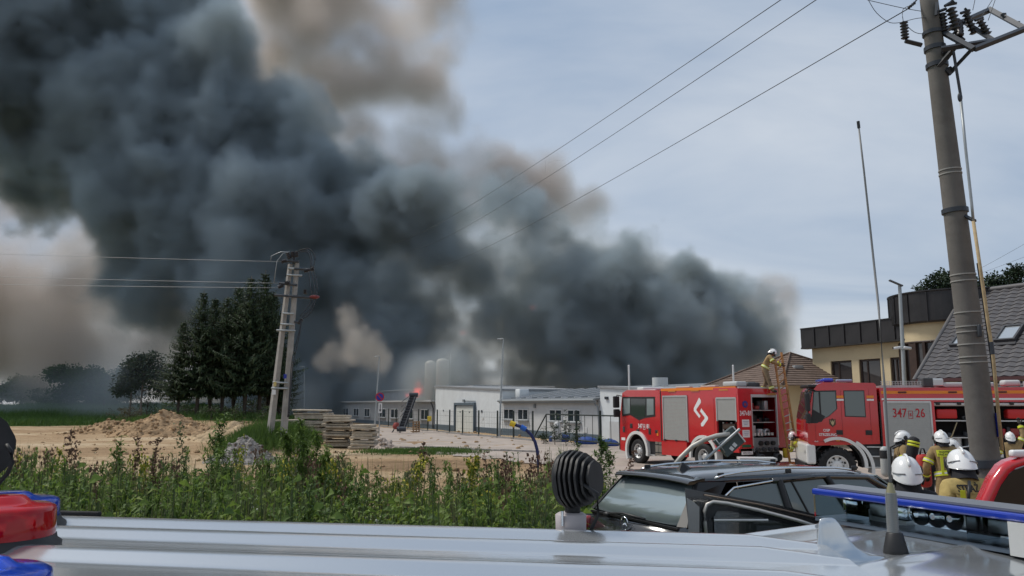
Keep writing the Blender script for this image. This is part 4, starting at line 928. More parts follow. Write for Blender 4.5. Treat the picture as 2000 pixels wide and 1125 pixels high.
# wall built round the window openings
ops = [(ws(a), ws(b)) for a, b in openings]; z0, z1 = 3.6, 5.35; top = 6.3
mb = MB(); s = 0.0
def wallpiece(s0, s1, a, b):
    o = onw((s0+s1)/2, (a+b)/2, -.15); mb.box(o, (s1-s0, .3, b-a), rz=wrz)
wallpiece(0, WL, -.3, z0); wallpiece(0, WL, z1, top)
for a, b in ops: wallpiece(s, a, z0, z1); s = b
wallpiece(s, WL, z0, z1)
q = WA - wn_*.15*0; e = MB()
mb.box(WA + Vector((3.5*.91,3.5*.415,top/2-.15)) + wd_*.15*0, (.3, 7.0, top+.3), rz=wrz)
mb.build('wall', cream, CB)
for a, b in ops:
    w_ = b-a; h = z1-z0; f = MB()
    for u in (-w_/2+.06, w_/2-.06): f.box((u,0,0),(.12,.12,h))
    for v in (-h/2+.06, h/2-.06): f.box((0,.003,v),(w_-.24,.114,.12))
    f.box((-w_*.16,.0,0),(.09,.10,h-.24))
    o = f.build('window', brownf, CB); o.location = onw((a+b)/2, (z0+z1)/2, -.16); o.rotation_euler = (0,0,wrz)
    MB().box((-w_*.33,.01,0),(w_*.30,.02,h-.24)).build('pane', glassb, o); MB().box((w_*.17,.01,0),(w_*.56,.02,h-.24)).build('pane', glassb, o)
    MB().box((0,-.16,-h/2+.01),(w_+.1,.2,.05)).build('sill', brownf, o)
n = 8
for i in range(n):
    L_ = (WL+.7)/n; o = MB(); o.box((0,0,0),(L_-.01,.5,1.22)); o.box((L_/2-.03,-.28,0),(.05,.07,1.2)); o.box((0,0,-.66),(L_-.005,.6,.1)); o.box((0,0,.64),(L_-.005,.6,.06))
    p = o.build('fascia_panel', fasc, CB); p.location = onw(-.6+L_*(i+.5), 6.95, .22); p.rotation_euler = (0,0,wrz)
p = MB().box((0,0,0),(.5,7.4,1.3)).build('fascia_end', fasc, CB); p.location = WA - wd_*.35 + Vector((3.5*.91,3.5*.415,6.95)); p.rotation_euler = (0,0,wrz)
p = MB().box((0,0,0),(WL,7,.2)).build('roof', roofm, CB); p.location = onw(WL/2, 7.3, -3.6); p.rotation_euler = (0,0,wrz)
# tower
TC = Vector((25.3,44.0,0)); tr_ = 2.85
tw = MB().cyl(TC+Vector((0,0,6.05)), TC+Vector((0,0,7.2)), tr_, n=48); tw.cyl(TC+Vector((0,0,-.3)), TC+Vector((0,0,3.4)), tr_, n=48); tw.build('tower_wall', cream, CB)
MB().cyl(TC+Vector((0,0,3.3)), TC+Vector((0,0,6.1)), tr_-.12, n=48).build('tower_glass', glassb, CB)
for i in range(24):
    a = 2*math.pi*i/24; d = Vector((math.cos(a), math.sin(a), 0))
    if d.x > .5 and d.y > .2: continue
    if i % 2 == 0: MB().box((0,0,0),(.16,.20,2.7)).build('mullion', brownf, CB)
    else: MB().box((0,0,0),(.5,.16,2.7)).build('mullion', mat('brown_board',(.045,.026,.02),.6,var=.2), CB)
    o = C.objects[-1]; o.location = TC+d*(tr_-.06)+Vector((0,0,4.7)); o.rotation_euler = (0,0,a+math.pi/2)
MB().lathe([(tr_-.1,6.0),(tr_+.03,6.0),(tr_+.03,6.12),(tr_-.1,6.12)], (TC.x,TC.y,0), n=48).build('lintel', brownf, CB)
for i in range(18):
    a0_, a1_ = 2*math.pi*i/18, 2*math.pi*(i+1)/18; mb = MB(); rgs = []
    for k in range(4):
        a = a0_+(a1_-a0_)*(k/3)*.995; c_, s_ = math.cos(a), math.sin(a); rgs.append([(c_*r_,s_*r_,z) for r_, z in ((2.7,7.1),(3.12,7.1),(3.2,7.18),(3.2,8.75),(3.26,8.8),(3.26,8.87),(2.7,8.87))])
    mb.loft(rgs, smooth=False); am = a0_; mb.box((3.225*math.cos(am),3.225*math.sin(am),7.95),(.07,.05,1.6), rz=am)
    o = mb.build('fascia_panel', fasc, CB); o.location = TC
MB().cyl(TC+Vector((0,0,8.5)), TC+Vector((0,0,8.7)), 2.75, n=32).build('tower_roof', roofm, CB)
# ---------------------------------------------------------------- tiled house
tilem = mat('roof_tile', (0.088,0.083,0.085), 0.55, var=.16, scale=1.5, spec=.45, dirt=.3, dcol=(.075,.07,.068))
TH = thing('house', 'house with a steep grey tiled roof, two skylights and maroon gutter', 'house', (0,0,0))
E = Vector((19.9,38.0,3.82)); ed = Vector((.5,-.866,0)); ru = Vector((.866*6.5-.0,.5*6.5,4.85)); skew = -.9
def roofp(u, v, h=0):
    nrm = ed.cross(ru).normalized(); nrm = nrm if nrm.z > 0 else -nrm
    return E + ed*u + ru*v + nrm*h
def tiles(name, v0, v1, rows, umax, par, ustart=0.0):
    V = []; F = []; cols = int(umax/.125); per = 4
    for r_ in range(rows):
        va, vb = v0+(v1-v0)*r_/rows, v0+(v1-v0)*(r_+1)/rows+.004
        off = len(V)
        for e, (v, hh) in enumerate(((va,.075),(vb,.035))):
            for c in range(cols+1):
                u = ustart + c*.125 + skew*(v)*1.0; w_ = math.sin(2*math.pi*c*.125/.5)
                V.append(roofp(u, v + .002*w_*0, hh+.035*w_))
        for c in range(cols+1):
            V.append(roofp(ustart+c*.125+skew*va, va, .0))
        n1 = cols+1
        for c in range(cols):
            F.append((off+c,off+c+1,off+n1+c+1,off+n1+c)); F.append((off+2*n1+c,off+2*n1+c+1,off+c+1,off+c))
    o = link(name, numpy_mesh(name, np.array([tuple(p) for p in V]), np.array(F), tilem, smooth=False), par); return o
to = tiles('tiling', 0.0, 1.0, 22, 13.0, TH); to['kind'] = 'stuff'
tl = tiles('lower_tiling', -.17, -.035, 3, 13.0, TH, .35); tl['kind'] = 'stuff'; tl.location = (.25,.1,-.05)
mar = mat('maroon_trim', (0.075,0.028,0.028), .5)
MB().box(roofp(6.5,-.012,.0),(13,.16,.16), rz=math.atan2(ed.y,ed.x)).build('gutter', mar, TH)
vb = MB(); a, b = roofp(-.05,-.02,.06), roofp(skew-.05,1.02,.06); vb.cyl(a,b,.11,n=6).build('verge', mat('verge_tile',(.10,.095,.095),.6), TH)
MB().cyl(roofp(skew-.1,1.0,.06), roofp(skew+13,1.0,.06), .15, n=8).build('ridge', MATS['verge_tile'], TH)
bk = MB(); A_, B_, C_, D_ = roofp(skew,1,0), roofp(13,1,0), roofp(13,1,0)+Vector((5.6,3.25,-4.85)), roofp(skew,1,0)+Vector((5.6,3.25,-4.85)); bk.add([A_,B_,C_,D_],[(0,1,2,3)]); bk.build('back_slope', tilem, TH, fix=False)
wh = MB(); e0_, e1_ = E+ed*.4, E+ed*13; i0_, i1_ = e0_+Vector((.5,.3,0)), e1_+Vector((.5,.3,0))
def dn(p, z): return (p.x,p.y,z)
g0_ = Vector((A_.x,A_.y,0)); k0 = i0_+Vector((10.4,6.0,0))
wh.add([dn(i0_,-.3),dn(i1_,-.3),dn(i1_,3.75),dn(i0_,3.75)],[(0,1,2,3)]); wh.add([dn(i0_,-.3),dn(i0_,3.75),dn(A_+ed*.9,8.4),dn(k0,3.75),dn(k0,-.3)],[(0,1,2,3,4)]); wh.build('wall', cream, TH, fix=False)
def skylight(pxl, pyt, u, v, w_, hv):
    m_ = MB(); nrm = ed.cross(ru).normalized(); nrm = nrm if nrm.z > 0 else -nrm; ux = ed; vx = ru.normalized(); L2 = hv*ru.length
    q = Matrix((ux, vx, nrm)).transposed().to_4x4()
    f = MB()
    for a in (-w_/2+.05, w_/2-.05): f.box((a,0,.12),(.1,L2,.16))
    for b in (-L2/2+.05, L2/2-.05): f.box((0,b,.118),(w_-.2,.1,.155))
    o = f.build('skylight', mat('skylight_frame',(.05,.05,.055),.45), TH); o.matrix_local = Matrix.Translation(roofp(u,v,.05)) @ q
    MB().box((0,0,.12),(w_-.2,L2-.2,.03)).build('pane', mat('skylight_glass',(.55,.58,.6),.12,spec=.8,metal=.6), o)
    MB().box((0,-L2/2-.1,.03),(w_+.1,.25,.05)).build('flashing', MATS['skylight_frame'], o)
skylight(0,0, 3.15, .42, .95, .16); skylight(0,0, .98, .40, .8, .16)
# ---------------------------------------------------------------- brown hip roofed house
HH = thing('house', 'low house with a brown shingled hip roof behind the fire engines', 'house', (18.8,52,0))
MB().box((0,0,1.9),(6.6,6.6,3.8), rz=R(20)).build('wall', cream, HH)
shing = mat('brown_shingle', (0.135,0.095,0.075), .9, var=.22, scale=3)
hr = MB(); nC = 15
for i in range(nC):
    u0, u1 = i/nC, (i+1)/nC; a, b = 4.3*(1-u0), 4.3*(1-u1)+.05; za, zb_ = 3.75+2.25*u0+.06, 3.75+2.25*u1
    A4 = [(-a,-a,za),(a,-a,za),(a,a,za),(-a,a,za)]; B4 = [(-b,-b,zb_),(b,-b,zb_),(b,b,zb_),(-b,b,zb_)]; Z4 = [(x,y,za-.06) for x,y,_ in A4]
    hr.add(A4+B4+Z4, [(0,1,5,4),(1,2,6,5),(2,3,7,6),(3,0,4,7),(8,9,1,0),(9,10,2,1),(10,11,3,2),(11,8,0,3)])
o = hr.build('roof', shing, HH, fix=False); o.rotation_euler = (0,0,R(20))
for k in range(4):
    a = R(45+90*k); p = MB().cyl((4.3*1.414*math.cos(a),4.3*1.414*math.sin(a),3.85),(0,0,6.08),.07,n=6).build('hip_ridge', shing, o)
MB().rbox((-.4,-2.35,4.98),(.7,.3,.22),.05,rz=R(20)).build('roof_vent', mat('vent_grey',(.28,.28,.28),.6), HH)
# ---------------------------------------------------------------- lamp with cameras
a = at(1767, 800, 41); a.z = 0; b = at(1757, 556, 41); CL = thing('street_lamp', 'tall lamp post carrying two white cameras before the cream building', 'street lamp', a); d = b-a
MB().cyl((0,0,0), d, .13, .085, 10).build('post', lampm, CL)
h = MB().rbox((0,0,0),(.75,.3,.07),.03,ry=R(28),rz=R(-15)).build('lamp_head', mat('led_head',(.10,.11,.12),.5), CL); h.location = (d.x-.22,d.y-.05,d.z+.08)
for sx, s2 in ((-.35,-1),(.2,1)):
    c_ = MB().rbox((0,0,0),(.42,.16,.15),.05,ry=R(8*s2)).build('camera', mat('camera_white',(.62,.62,.62),.4), CL); f = .62; c_.location = (d.x*f+sx,d.y*f-.1,d.z*f)
    MB().cyl((.2*s2,0,0),(.24*s2,0,0),.05,n=8).build('lens', blk, c_)
MB().cyl((d.x*.62-.2,d.y*.62-.1,d.z*.62-.07),(d.x*.62+.2,d.y*.62-.1,d.z*.62-.07),.04,n=6).build('bracket', lampm, CL)
# ---------------------------------------------------------------- near concrete pole
PY = 10.0
def pp(px, py, dy=0.0): return at(px, py, PY+dy)
b0_ = pp(1929, 960); b0_.z = zg(b0_.x, PY)-.05; CP = thing('utility_pole', 'thick grey concrete power pole in front of the right fire engine', 'power pole', b0_)
ptop = pp(1805, -75)-b0_; pbot = pp(1926, 905)-b0_
ax = ptop-pbot; pbase = pbot - ax*(pbot.z/ax.z)
polec = mat('near_concrete', (0.135,0.125,0.115), 0.9, var=.16, scale=1.6, bump=.35, bscale=40, bdist=.008, dirt=.6, dcol=(.085,.075,.066))
def paxis(y):
    """centre of the pole at photo row y"""
    t = (y-905)/(-75-905); return pbot + ax*t
def prad(y): return .176 + (.108-.176)*((905-y)/980)
pts = [pbase + (ptop-pbase)*(i/12) for i in range(13)]
mb = MB(); mb.tube(pts, .15, 28, [.183+(.108-.183)*i/12 for i in range(13)]); mb.build('shaft', polec, CP)
bandm = mat('tie_band', (.32,.31,.29), .7)
adir = ax.normalized()
for y in (560,572,631,657,667,690,713,723,365,357): p = paxis(y); MB().cyl(p-adir*.008, p+adir*.008, prad(y)+.004, n=28).build('tie_band', bandm, CP)
rings = [(437,.03),(78,.025),(110,.03),(145,.03),(905,.05)]
for y, h in rings: p = paxis(y); MB().cyl(p-adir*h, p+adir*h, prad(y)+.018, n=24).build('clamp_ring', darkm, CP)
def P(px, py, dy=0.0): return pp(px, py, dy)-b0_
def strut(name, a, b, w_=.045, m=None):
    return MB().cyl(a, b, w_*.7, n=4, smooth=False).build(name, m or darkm, CP)
strut('bracket_arm', P(1800,88,-.1), P(1768,80,-.1), .05)
ins2 = mat('brown_porcelain', (.016,.012,.014), .3, spec=.6)
def ins(a, b, r_, n=6): a, b = Vector(a), Vector(b); return insul('insulator', a, b-a, (b-a).length, r_, CP, n, ins2, 14)
ins(P(1768,76,-.1), P(1765,41,-.1), .055, 6)
# bracket frame to the right: rails, struts and switch insulators
strut('frame_rail', P(1838,96,-.25), P(1937,80,-.5), .06); strut('frame_rail', P(1903,96,-.55), P(2003,56,-.55), .06); strut('frame_rail', P(1838,62,-.05), P(1934,19,.25), .06)
strut('frame_rail', P(1932,18,.25), P(2002,56,-.55), .06); strut('frame_rail', P(1840,62,-.05), P(1902,96,-.55), .06); strut('frame_rail', P(1882,42,.1), P(1942,80,-.45), .05)
strut('brace', P(1832,130,-.1), P(1882,74,-.3), .05); strut('brace', P(1855,142,-.1), P(1900,94,-.5), .045); strut('brace', P(1838,128,.1), P(1868,88,.0), .05); strut('brace', P(1836,145), P(1858,138,-.1), .07)
strut('gusset', P(1836,100,.05), P(1852,104,-.15), .12); strut('gusset', P(1838,145,.05), P(1857,138,-.15), .09)
ins(P(1845,62,-.1), P(1840,24,-.1), .055); ins(P(1873,72,-.2), P(1856,14,-.2), .07, 8); ins(P(1903,66,-.1), P(1886,24,-.1), .06, 6); ins(P(1930,68,-.3), P(1912,38,-.3), .06, 5); ins(P(1875,70,-.3), P(1873,40,-.1), .05, 5)
for a_, b_ in (((1835,22),(1848,17)),((1845,12),(1862,2)),((1858,0),(1866,8)),((1850,10),(1868,6)),((1876,26),(1894,20)),((1884,16),(1890,22)),((1904,40),(1920,34)),((1957,28),(1962,36)),((1985,44),(1990,52)),((1828,30),(1830,5))): strut('switch_contact', P(*a_,-.15), P(*b_,-.15), .03)
for a_ in ((1960,30),(1987,46)): MB().box(P(*a_,-.1),(.05,.05,.05)).build('bolt', darkm, CP)
# operating rod: dark upper tube, pale timber lower half
strut('operating_rod', P(1862,100,-.3), P(1876,185,-.25), .028); MB().ell(P(1875,190,-.25),(.03,.03,.07),10,8).build('rod_coupling', darkm, CP)
MB().tube([P(1876,190,-.25), P(1886,290,-.25), P(1898,400,-.25), P(1901,432,-.25)], .018, 8).build('operating_rod', galv, CP)
rodw = mat('pale_timber', (.40,.30,.17), .8, var=.2, scale=8)
MB().tube([P(1901,432,-.25), P(1917,540,-.25), P(1940,700,-.25), P(1957,880,-.25)], .021, 8).build('timber_rod', rodw, CP)
MB().cyl(P(1936,668,-.25),P(1939,692,-.25),.026,n=8).build('rod_sleeve', darkm, CP)
strut('guide_arm', paxis(437), P(1905,432,-.25), .035)
MB().tube([paxis(540)+Vector((.15,-.1,0)), paxis(640)+Vector((.165,-.1,0)), paxis(760)+Vector((.175,-.1,0)), paxis(905)+Vector((.19,-.1,0))], .012, 6).build('earth_cable', darkm, CP)
MB().rbox(P(1913,646,-.2),(.04,.05,.16),.01).build('cable_clip', darkm, CP); MB().box(P(1949,830,-.15),(.02,.06,.3)).build('blue_plate', blue, CP)
# strain insulator string and thin leads at the top
ins(P(1774,16,0), P(1788,4,.05), .022, 4); strut('strain_link', P(1786,5,.05), P(1800,-12,.1), .015)
for pts in (((1788,8),(1764,18),(1764,41)),((1696,0),(1712,25),(1738,44),(1764,43)),((1766,42),(1790,36),(1810,35),(1836,38)),((1766,45),(1785,62),(1805,66),(1838,62)),((1694,0),(1760,15),(1800,22)),((1900,20),(1905,-4)),((1930,40),(1945,-4)),((1914,38),(1938,0))):
    pv = [P(*q,-.05) for q in pts]; sm_ = []
    for i in range(len(pv)-1):
        p0,p1,p2,p3 = pv[max(i-1,0)],pv[i],pv[i+1],pv[min(i+2,len(pv)-1)]
        for k in range(5): u = k/5; sm_.append(.5*((2*p1)+(p2-p0)*u+(2*p0-5*p1+4*p2-p3)*u*u+(3*p1-p0-3*p2+p3)*u**3))
    sm_.append(pv[-1]); MB().tube(sm_, .0045, 5).build('lead', darkm, CP)
# ---------------------------------------------------------------- fire engines
fred = mat('fire_red', (0.50,0.012,0.02), 0.22, coat=1.0, var=.06, scale=1.2, dirt=.14, dcol=(.22,.05,.04))
fred2 = mat('dark_red', (0.33,0.012,0.018), 0.35, var=.08)
rubber = mat('rubber', (0.016,0.016,0.017), 0.85, var=.25, scale=6, bump=.3, bscale=30, dirt=.4, dcol=(.07,.06,.05))
blackp = mat('black_plastic', (0.018,0.018,0.019), 0.5)
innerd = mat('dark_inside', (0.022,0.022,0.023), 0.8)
shut = mat('shutter_alu', (0.37,0.375,0.36), 0.45, 0.35, var=.04, dirt=.12, dcol=(.25,.24,.22))
alu = mat('aluminium', (0.52,0.53,0.53), 0.35, .6, var=.06)
chassis = mat('chassis_grey', (0.05,0.052,0.055), 0.6, var=.2)
fwhite = mat('white_paint', (0.66,0.66,0.64), 0.35, coat=.4, dirt=.25, dcol=(.3,.28,.25))
orange = mat('orange_stripe', (0.75,0.22,0.02), 0.4); rwhite = mat('reflective_white', (0.72,0.72,0.72), 0.35)
cglass = mat('cab_glass', (0.025,0.032,0.034), 0.04, spec=.9); yellowp = mat('yellow_plastic', (.65,.46,.03), .5)
bluel = mat('blue_lens', (0.01,0.035,0.42), 0.12, spec=.7, coat=.5); wtext = mat('white_letters', (.74,.74,.74), .5); rtext = mat('red_letters', (.40,.012,.02), .45); btext = mat('black_letters', (.012,.012,.012), .6)
silverp = mat('rim_silver', (.50,.50,.49), .4, .3, dirt=.3, dcol=(.15,.14,.12))
LEFT = Matrix(((-1,0,0),(0,0,1),(0,1,0))).to_4x4(); REAR = Matrix(((0,0,-1),(-1,0,0),(0,1,0))).to_4x4()
def text(name, s, size, loc, M, m, par, sx=1.0, ext=.003, align='CENTER', bold=0.0):
    cu = bpy.data.curves.new(name, 'FONT'); cu.body = s; cu.size = size; cu.extrude = ext; cu.align_x = align; cu.align_y = 'CENTER'; cu.resolution_u = 3; cu.offset = bold
    to = bpy.data.objects.new(name, cu); C.objects.link(to); dg = bpy.context.evaluated_depsgraph_get(); me = bpy.data.meshes.new_from_object(to.evaluated_get(dg)); bpy.data.objects.remove(to); bpy.data.curves.remove(cu)
    me.materials.clear(); me.materials.append(m); o = link(name, me, par); o.matrix_local = Matrix.Translation(loc) @ M @ Matrix.Diagonal((sx,1,1,1)); return o
def wheel(par, x, y, r, w_, side, chunky=False, rim=silverp):
    """side +1 faces local +Y"""
    z = r; mb = MB(); s = side
    mb.lathe([(r*.60,-w_*.42),(r*.8,-w_*.5),(r*.95,-w_*.48),(r,-w_*.36),(r,w_*.36),(r*.95,w_*.48),(r*.8,w_*.5),(r*.60,w_*.42)], (0,0,0), 'Y', 36, cap=False)
    if chunky:
        for i in range(22):
            a = 2*math.pi*i/22
            for q in (-1,1): mb.box((math.cos(a+q*.07)*r*1.0,q*w_*.27,math.sin(a+q*.07)*r*1.0),(.07,w_*.42,r*.115), ry=-a, rz=0)
    o = mb.build('wheel', rubber, par); o.location = (x,y,z)
    rm = MB().lathe([(r*.61,.40*w_*s),(r*.585,.44*w_*s),(r*.55,.40*w_*s),(r*.52,.22*w_*s),(r*.42,.14*w_*s),(r*.30,.16*w_*s),(r*.27,.30*w_*s),(r*.14,.34*w_*s),(.01,.34*w_*s)], (0,0,0), 'Y', 30, cap=False)
    rm.build('rim', rim, o)
    hb = MB()
    for i in range(10): a = 2*math.pi*i/10; hb.cyl((math.cos(a)*r*.35,.12*w_*s,math.sin(a)*r*.35),(math.cos(a)*r*.35,.2*w_*s,math.sin(a)*r*.35),.022,n=6)
    hb.build('wheel_nut', chassis, o)['kind'] = 'stuff'
    hh = MB()
    for i in range(8): a = 2*math.pi*(i+.5)/8; hh.ell((math.cos(a)*r*.47,.19*w_*s,math.sin(a)*r*.47),(.045,.01,.045),8,5)
    hh.build('rim_hole', blackp, o)['kind'] = 'stuff'; return o
def arch(name, par, x, z, r0, r1, y0, y1, a0, a1, m, n=18):
    rg = []
    for i in range(n+1):
        a = R(a0+(a1-a0)*i/n); c_, s_ = math.cos(a), math.sin(a); rg.append([(x+c_*r0,y0,z+s_*r0),(x+c_*r1,y0,z+s_*r1),(x+c_*r1,y1,z+s_*r1),(x+c_*r0,y1,z+s_*r0)])
    return MB().loft(rg, smooth=False).build(name, m, par)
def shutter(par, x0, x1, z0, z1, y, n=None, m=None):
    mb = MB(); n = n or max(6, int((z1-z0)/.055)); h = (z1-z0)/n; xc, w_ = (x0+x1)/2, abs(x1-x0)
    for i in range(n): mb.box((xc,y,z0+h*(i+.5)),(w_,.03,h*.93), taper=.999)
    mb.box((xc,y-.02,(z0+z1)/2),(w_,.02,z1-z0)); o = mb.build('roller_shutter', m or shut, par); o['kind'] = 'stuff'
    f = MB()
    for x in (x0,x1): f.box((x,y+.005,(z0+z1)/2),(.05,.06,z1-z0+.08))
    f.box((xc,y+.006,z1+.03),(w_,.06,.06)); f.build('shutter_frame', alu, par); return o
def bev(o, w_=.03, seg=2):
    b = o.modifiers.new('bevel','BEVEL'); b.width = w_; b.segments = seg; b.limit_method = 'ANGLE'; b.angle_limit = R(40); return o
def stuff_items(par, x0, x1, y, z0, z1, n, seed, pal=None, axis='X'):
    """gear stowed in an open locker"""
    r = random.Random(seed); pal = pal or [chassis, blackp, alu, fred2, blackp, innerd, MATS['dull_red'], chassis]; x = x0; sg = 1 if x1 > x0 else -1
    while abs(x1-x) > .12:
        w_ = min(r.uniform(.10,.34), abs(x1-x)-.02); h = (z1-z0)*r.uniform(.35,.92); c_ = (x+sg*w_/2, y+r.uniform(-.05,.05), z0+h/2); m = r.choice(pal); k = r.random(); mb = MB()
        if axis == 'Y': c_ = (c_[1], c_[0], c_[2])
        if k < .4: mb.rbox(c_, (w_*.92,.3,h) if axis == 'X' else (.3,w_*.92,h), .02); nm = 'equipment_box'
        elif k < .7: mb.cyl((c_[0],c_[1]-.0,z0),(c_[0],c_[1],z0+h),w_*.42,n=12); nm = 'cylinder'
        else:
            rr = min(w_,h)*.45
            for q in range(3): mb.lathe([(rr*.5,-.03),(rr,-.03),(rr,.03),(rr*.5,.03)], (c_[0],c_[1]+(q-1)*.07,z0+rr) if axis == 'X' else (c_[0]+(q-1)*.07,c_[1],z0+rr), 'Y' if axis == 'X' else 'X', 14, cap=False)
            nm = 'hose_roll'
        mb.build(nm, m, par); x += sg*w_*1.02
# ---- first engine, seen from its rear left corner
S1 = thing('fire_engine', 'red fire engine with its pump bay open at the rear and a white zigzag mark', 'fire engine', (8.61,31.2,zg(8.6,31)+.04), math.atan2(.9,-.43))
prof = [(2.75,1.0),(2.75,3.18),(5.25,3.22),(5.62,3.1),(5.80,2.25),(5.88,1.3),(5.86,.5),(5.42,.46)]
prof += [(4.5+.86*math.cos(R(a)), .54+.86*math.sin(R(a))) for a in range(-2,190,12)][1:-3] + [(3.62,1.0)]
bev(MB().prism(prof, -1.22, 1.22).build('cab', fred, S1), .05)
gl = MB().prism([(5.62,2.92),(5.66,2.03),(5.0,2.10),(4.35,1.88),(3.9,1.98),(3.12,2.06),(3.10,2.90)], 1.222, 1.228).build('window_surround', blackp, S1)
MB().prism([(5.50,2.84),(5.54,2.12),(5.02,2.18),(4.98,2.84)], 1.230, 1.236).build('pane', mat('cab_glass_light',(.20,.235,.24),.06,spec=.9), gl)
MB().prism([(3.70,2.82),(3.72,2.10),(3.22,2.14),(3.2,2.82)], 1.230, 1.236).build('pane', MATS['cab_glass_light'], gl)
MB().prism([(4.92,2.84),(4.96,2.16),(4.35,1.96),(3.85,2.05),(3.78,2.82)], 1.230, 1.234).build('pane', cglass, gl)
MB().box((5.83,0,2.55),(.04,2.1,.95), ry=R(-7)).build('windscreen', cglass, S1)
MB().box((4.3,1.10,3.2),(2.2,.06,.06)).build('roof_gutter', fwhite, S1)
for z0,z1,dx in ((2.42,2.95,.0),(2.0,2.36,-.02)): bev(MB().box((5.78+dx,1.46,(z0+z1)/2),(.14,.30,z1-z0)).build('mirror', blackp, S1), .04)
MB().tube([(5.7,1.2,2.95),(5.8,1.4,3.0),(5.8,1.46,2.9)],.025,6).build('mirror_arm', blackp, S1)
for xs in (4.30,): MB().box((xs,1.222,1.6),(.02,.008,1.1)).build('door_seam', blackp, S1)
for x,z in ((4.45,1.42),(3.05,1.42)): MB().rbox((x+.0,1.225,z),(.2,.03,.13),.02).build('door_handle', blackp, S1)
MB().rbox((4.95,1.225,1.62),(.2,.02,.2),.03).build('vent', blackp, S1); MB().rbox((3.55,1.225,1.42),(.18,.02,.26),.03).build('vent', blackp, S1); MB().rbox((5.55,1.226,1.45),(.16,.02,.25),.03).build('badge', chassis, S1)
text('number', '347', .27, (4.25,1.226,1.62), LEFT, wtext, S1, .85, bold=.004); text('number', '81', .27, (3.66,1.226,1.62), LEFT, wtext, S1, .85, bold=.004)
bx = text('number', '0', .15, (3.95,1.226,1.60), LEFT, wtext, S1, .9, bold=.003)
bb = MB(); [bb.box((3.95+a,1.226,1.60+b),(s1,.006,s2)) for a,b,s1,s2 in ((-.07,0,.014,.22),(.07,0,.014,.22),(0,.11,.154,.014),(0,-.11,.154,.014))]; bb.build('number_frame', wtext, S1)
MB().box((5.6,1.226,1.02),(.3,.008,.12)).build('stripe', rwhite, S1); MB().box((2.98,1.226,1.35),(.1,.02,.2)).build('side_marker', orange, S1)
arch('wheel_arch', S1, 4.5, .54, .74, .87, 1.02, 1.30, -28, 192, fwhite)
arch('mudguard', S1, 4.5, .54, .72, .74, .5, 1.2, -20, 190, blackp)
wheel(S1, 4.5, 1.06, .53, .32, 1); wheel(S1, 4.5, -1.06, .53, .32, -1); wheel(S1, 0, 1.04, .53, .5, 1); wheel(S1, 0, -1.04, .53, .5, -1)
MB().box((1.9,0,.72),(7.4,.8,.25)).build('chassis', chassis, S1); MB().box((0,0,.53),(.3,1.9,.25)).build('axle', chassis, S1); MB().box((4.5,0,.53),(.25,1.9,.2)).build('axle', chassis, S1)
for x in (2.86,3.12): MB().cyl((x,1.08,.42),(x,1.08,1.0),.15,n=14).build('tank', mat('brushed_tank',(.30,.27,.23),.35,.7,var=.15), S1)
for z in (.55,.88):
    for x in (2.86,3.12): MB().lathe([(.155,-.025),(.16,-.025),(.16,.025),(.155,.025)], (x,1.08,z), n=14, cap=False).build('tank_strap', blackp, S1)
MB().box((3.45,.95,.75),(.42,.4,.6)).build('battery_box', blackp, S1); MB().box((3.5,1.15,.42),(.5,.1,.05)).build('step', alu, S1)
core = bev(MB().box((1.0,0,2.13),(3.4,2.44,2.14)).build('body', fred, S1), .03)
for x0,x1 in ((2.7,1.02),): 
    MB().box(((x0+x1)/2,1.06,.77),(x0-x1,.36,.58)).build('skirt', fred, S1)
MB().box((-.02,1.06,1.22),(2.0,.32,.30)).build('skirt', fred, S1)
MB().prism([(-1.95,3.13),(2.66,3.13),(2.66,3.24),(-1.95,3.24)], 1.20, 1.232).build('orange_stripe', orange, S1)
for x in (1.9,.4,-1.3): MB().box((x,1.24,3.12),(.5,.02,.05)).build('stripe_lamp', mat('amber_lens',(.55,.2,.03),.3), S1)
MB().box((-.745,1.225,2.2),(.03,.012,1.9)).build('panel_seam', blackp, S1); MB().box((2.72,1.2,2.1),(.05,.05,2.1)).build('panel_seam', blackp, S1)
shutter(S1, 2.52, .92, 1.12, 2.88, 1.225)
for x in (2.45,1.7,1.0): MB().box((x,1.25,1.11),(.12,.04,.05)).build('shutter_latch', blackp, S1)
arch('wheel_arch', S1, 0, .54, .72, .84, 1.0, 1.29, -5, 185, fwhite); arch('mudguard', S1, 0, .54, .69, .72, .6, 1.2, -5, 185, blackp)
# the zigzag mark on the flank
zg_ = [[(.50,2.42),(.06,2.78),(-.03,2.68),(.10,2.56),(.10,2.50),(.34,2.31),(-.02,2.00),(.08,1.93)]]
MB().prism([(.17,2.84),(.07,2.74),(.07,2.64),(.36,2.38),(.36,2.34),(.12,2.12),(.20,2.04),(.52,2.32),(.52,2.42)], 1.2215, 1.226).build('zigzag_mark', wtext, S1)
MB().prism([(.06,2.42),(-.03,2.34),(-.32,2.08),(-.32,2.00),(-.02,1.72),(.10,1.72),(.12,1.82),(-.12,2.02),(-.12,2.08),(.14,2.30)], 1.2215, 1.226).build('zigzag_mark', wtext, S1)
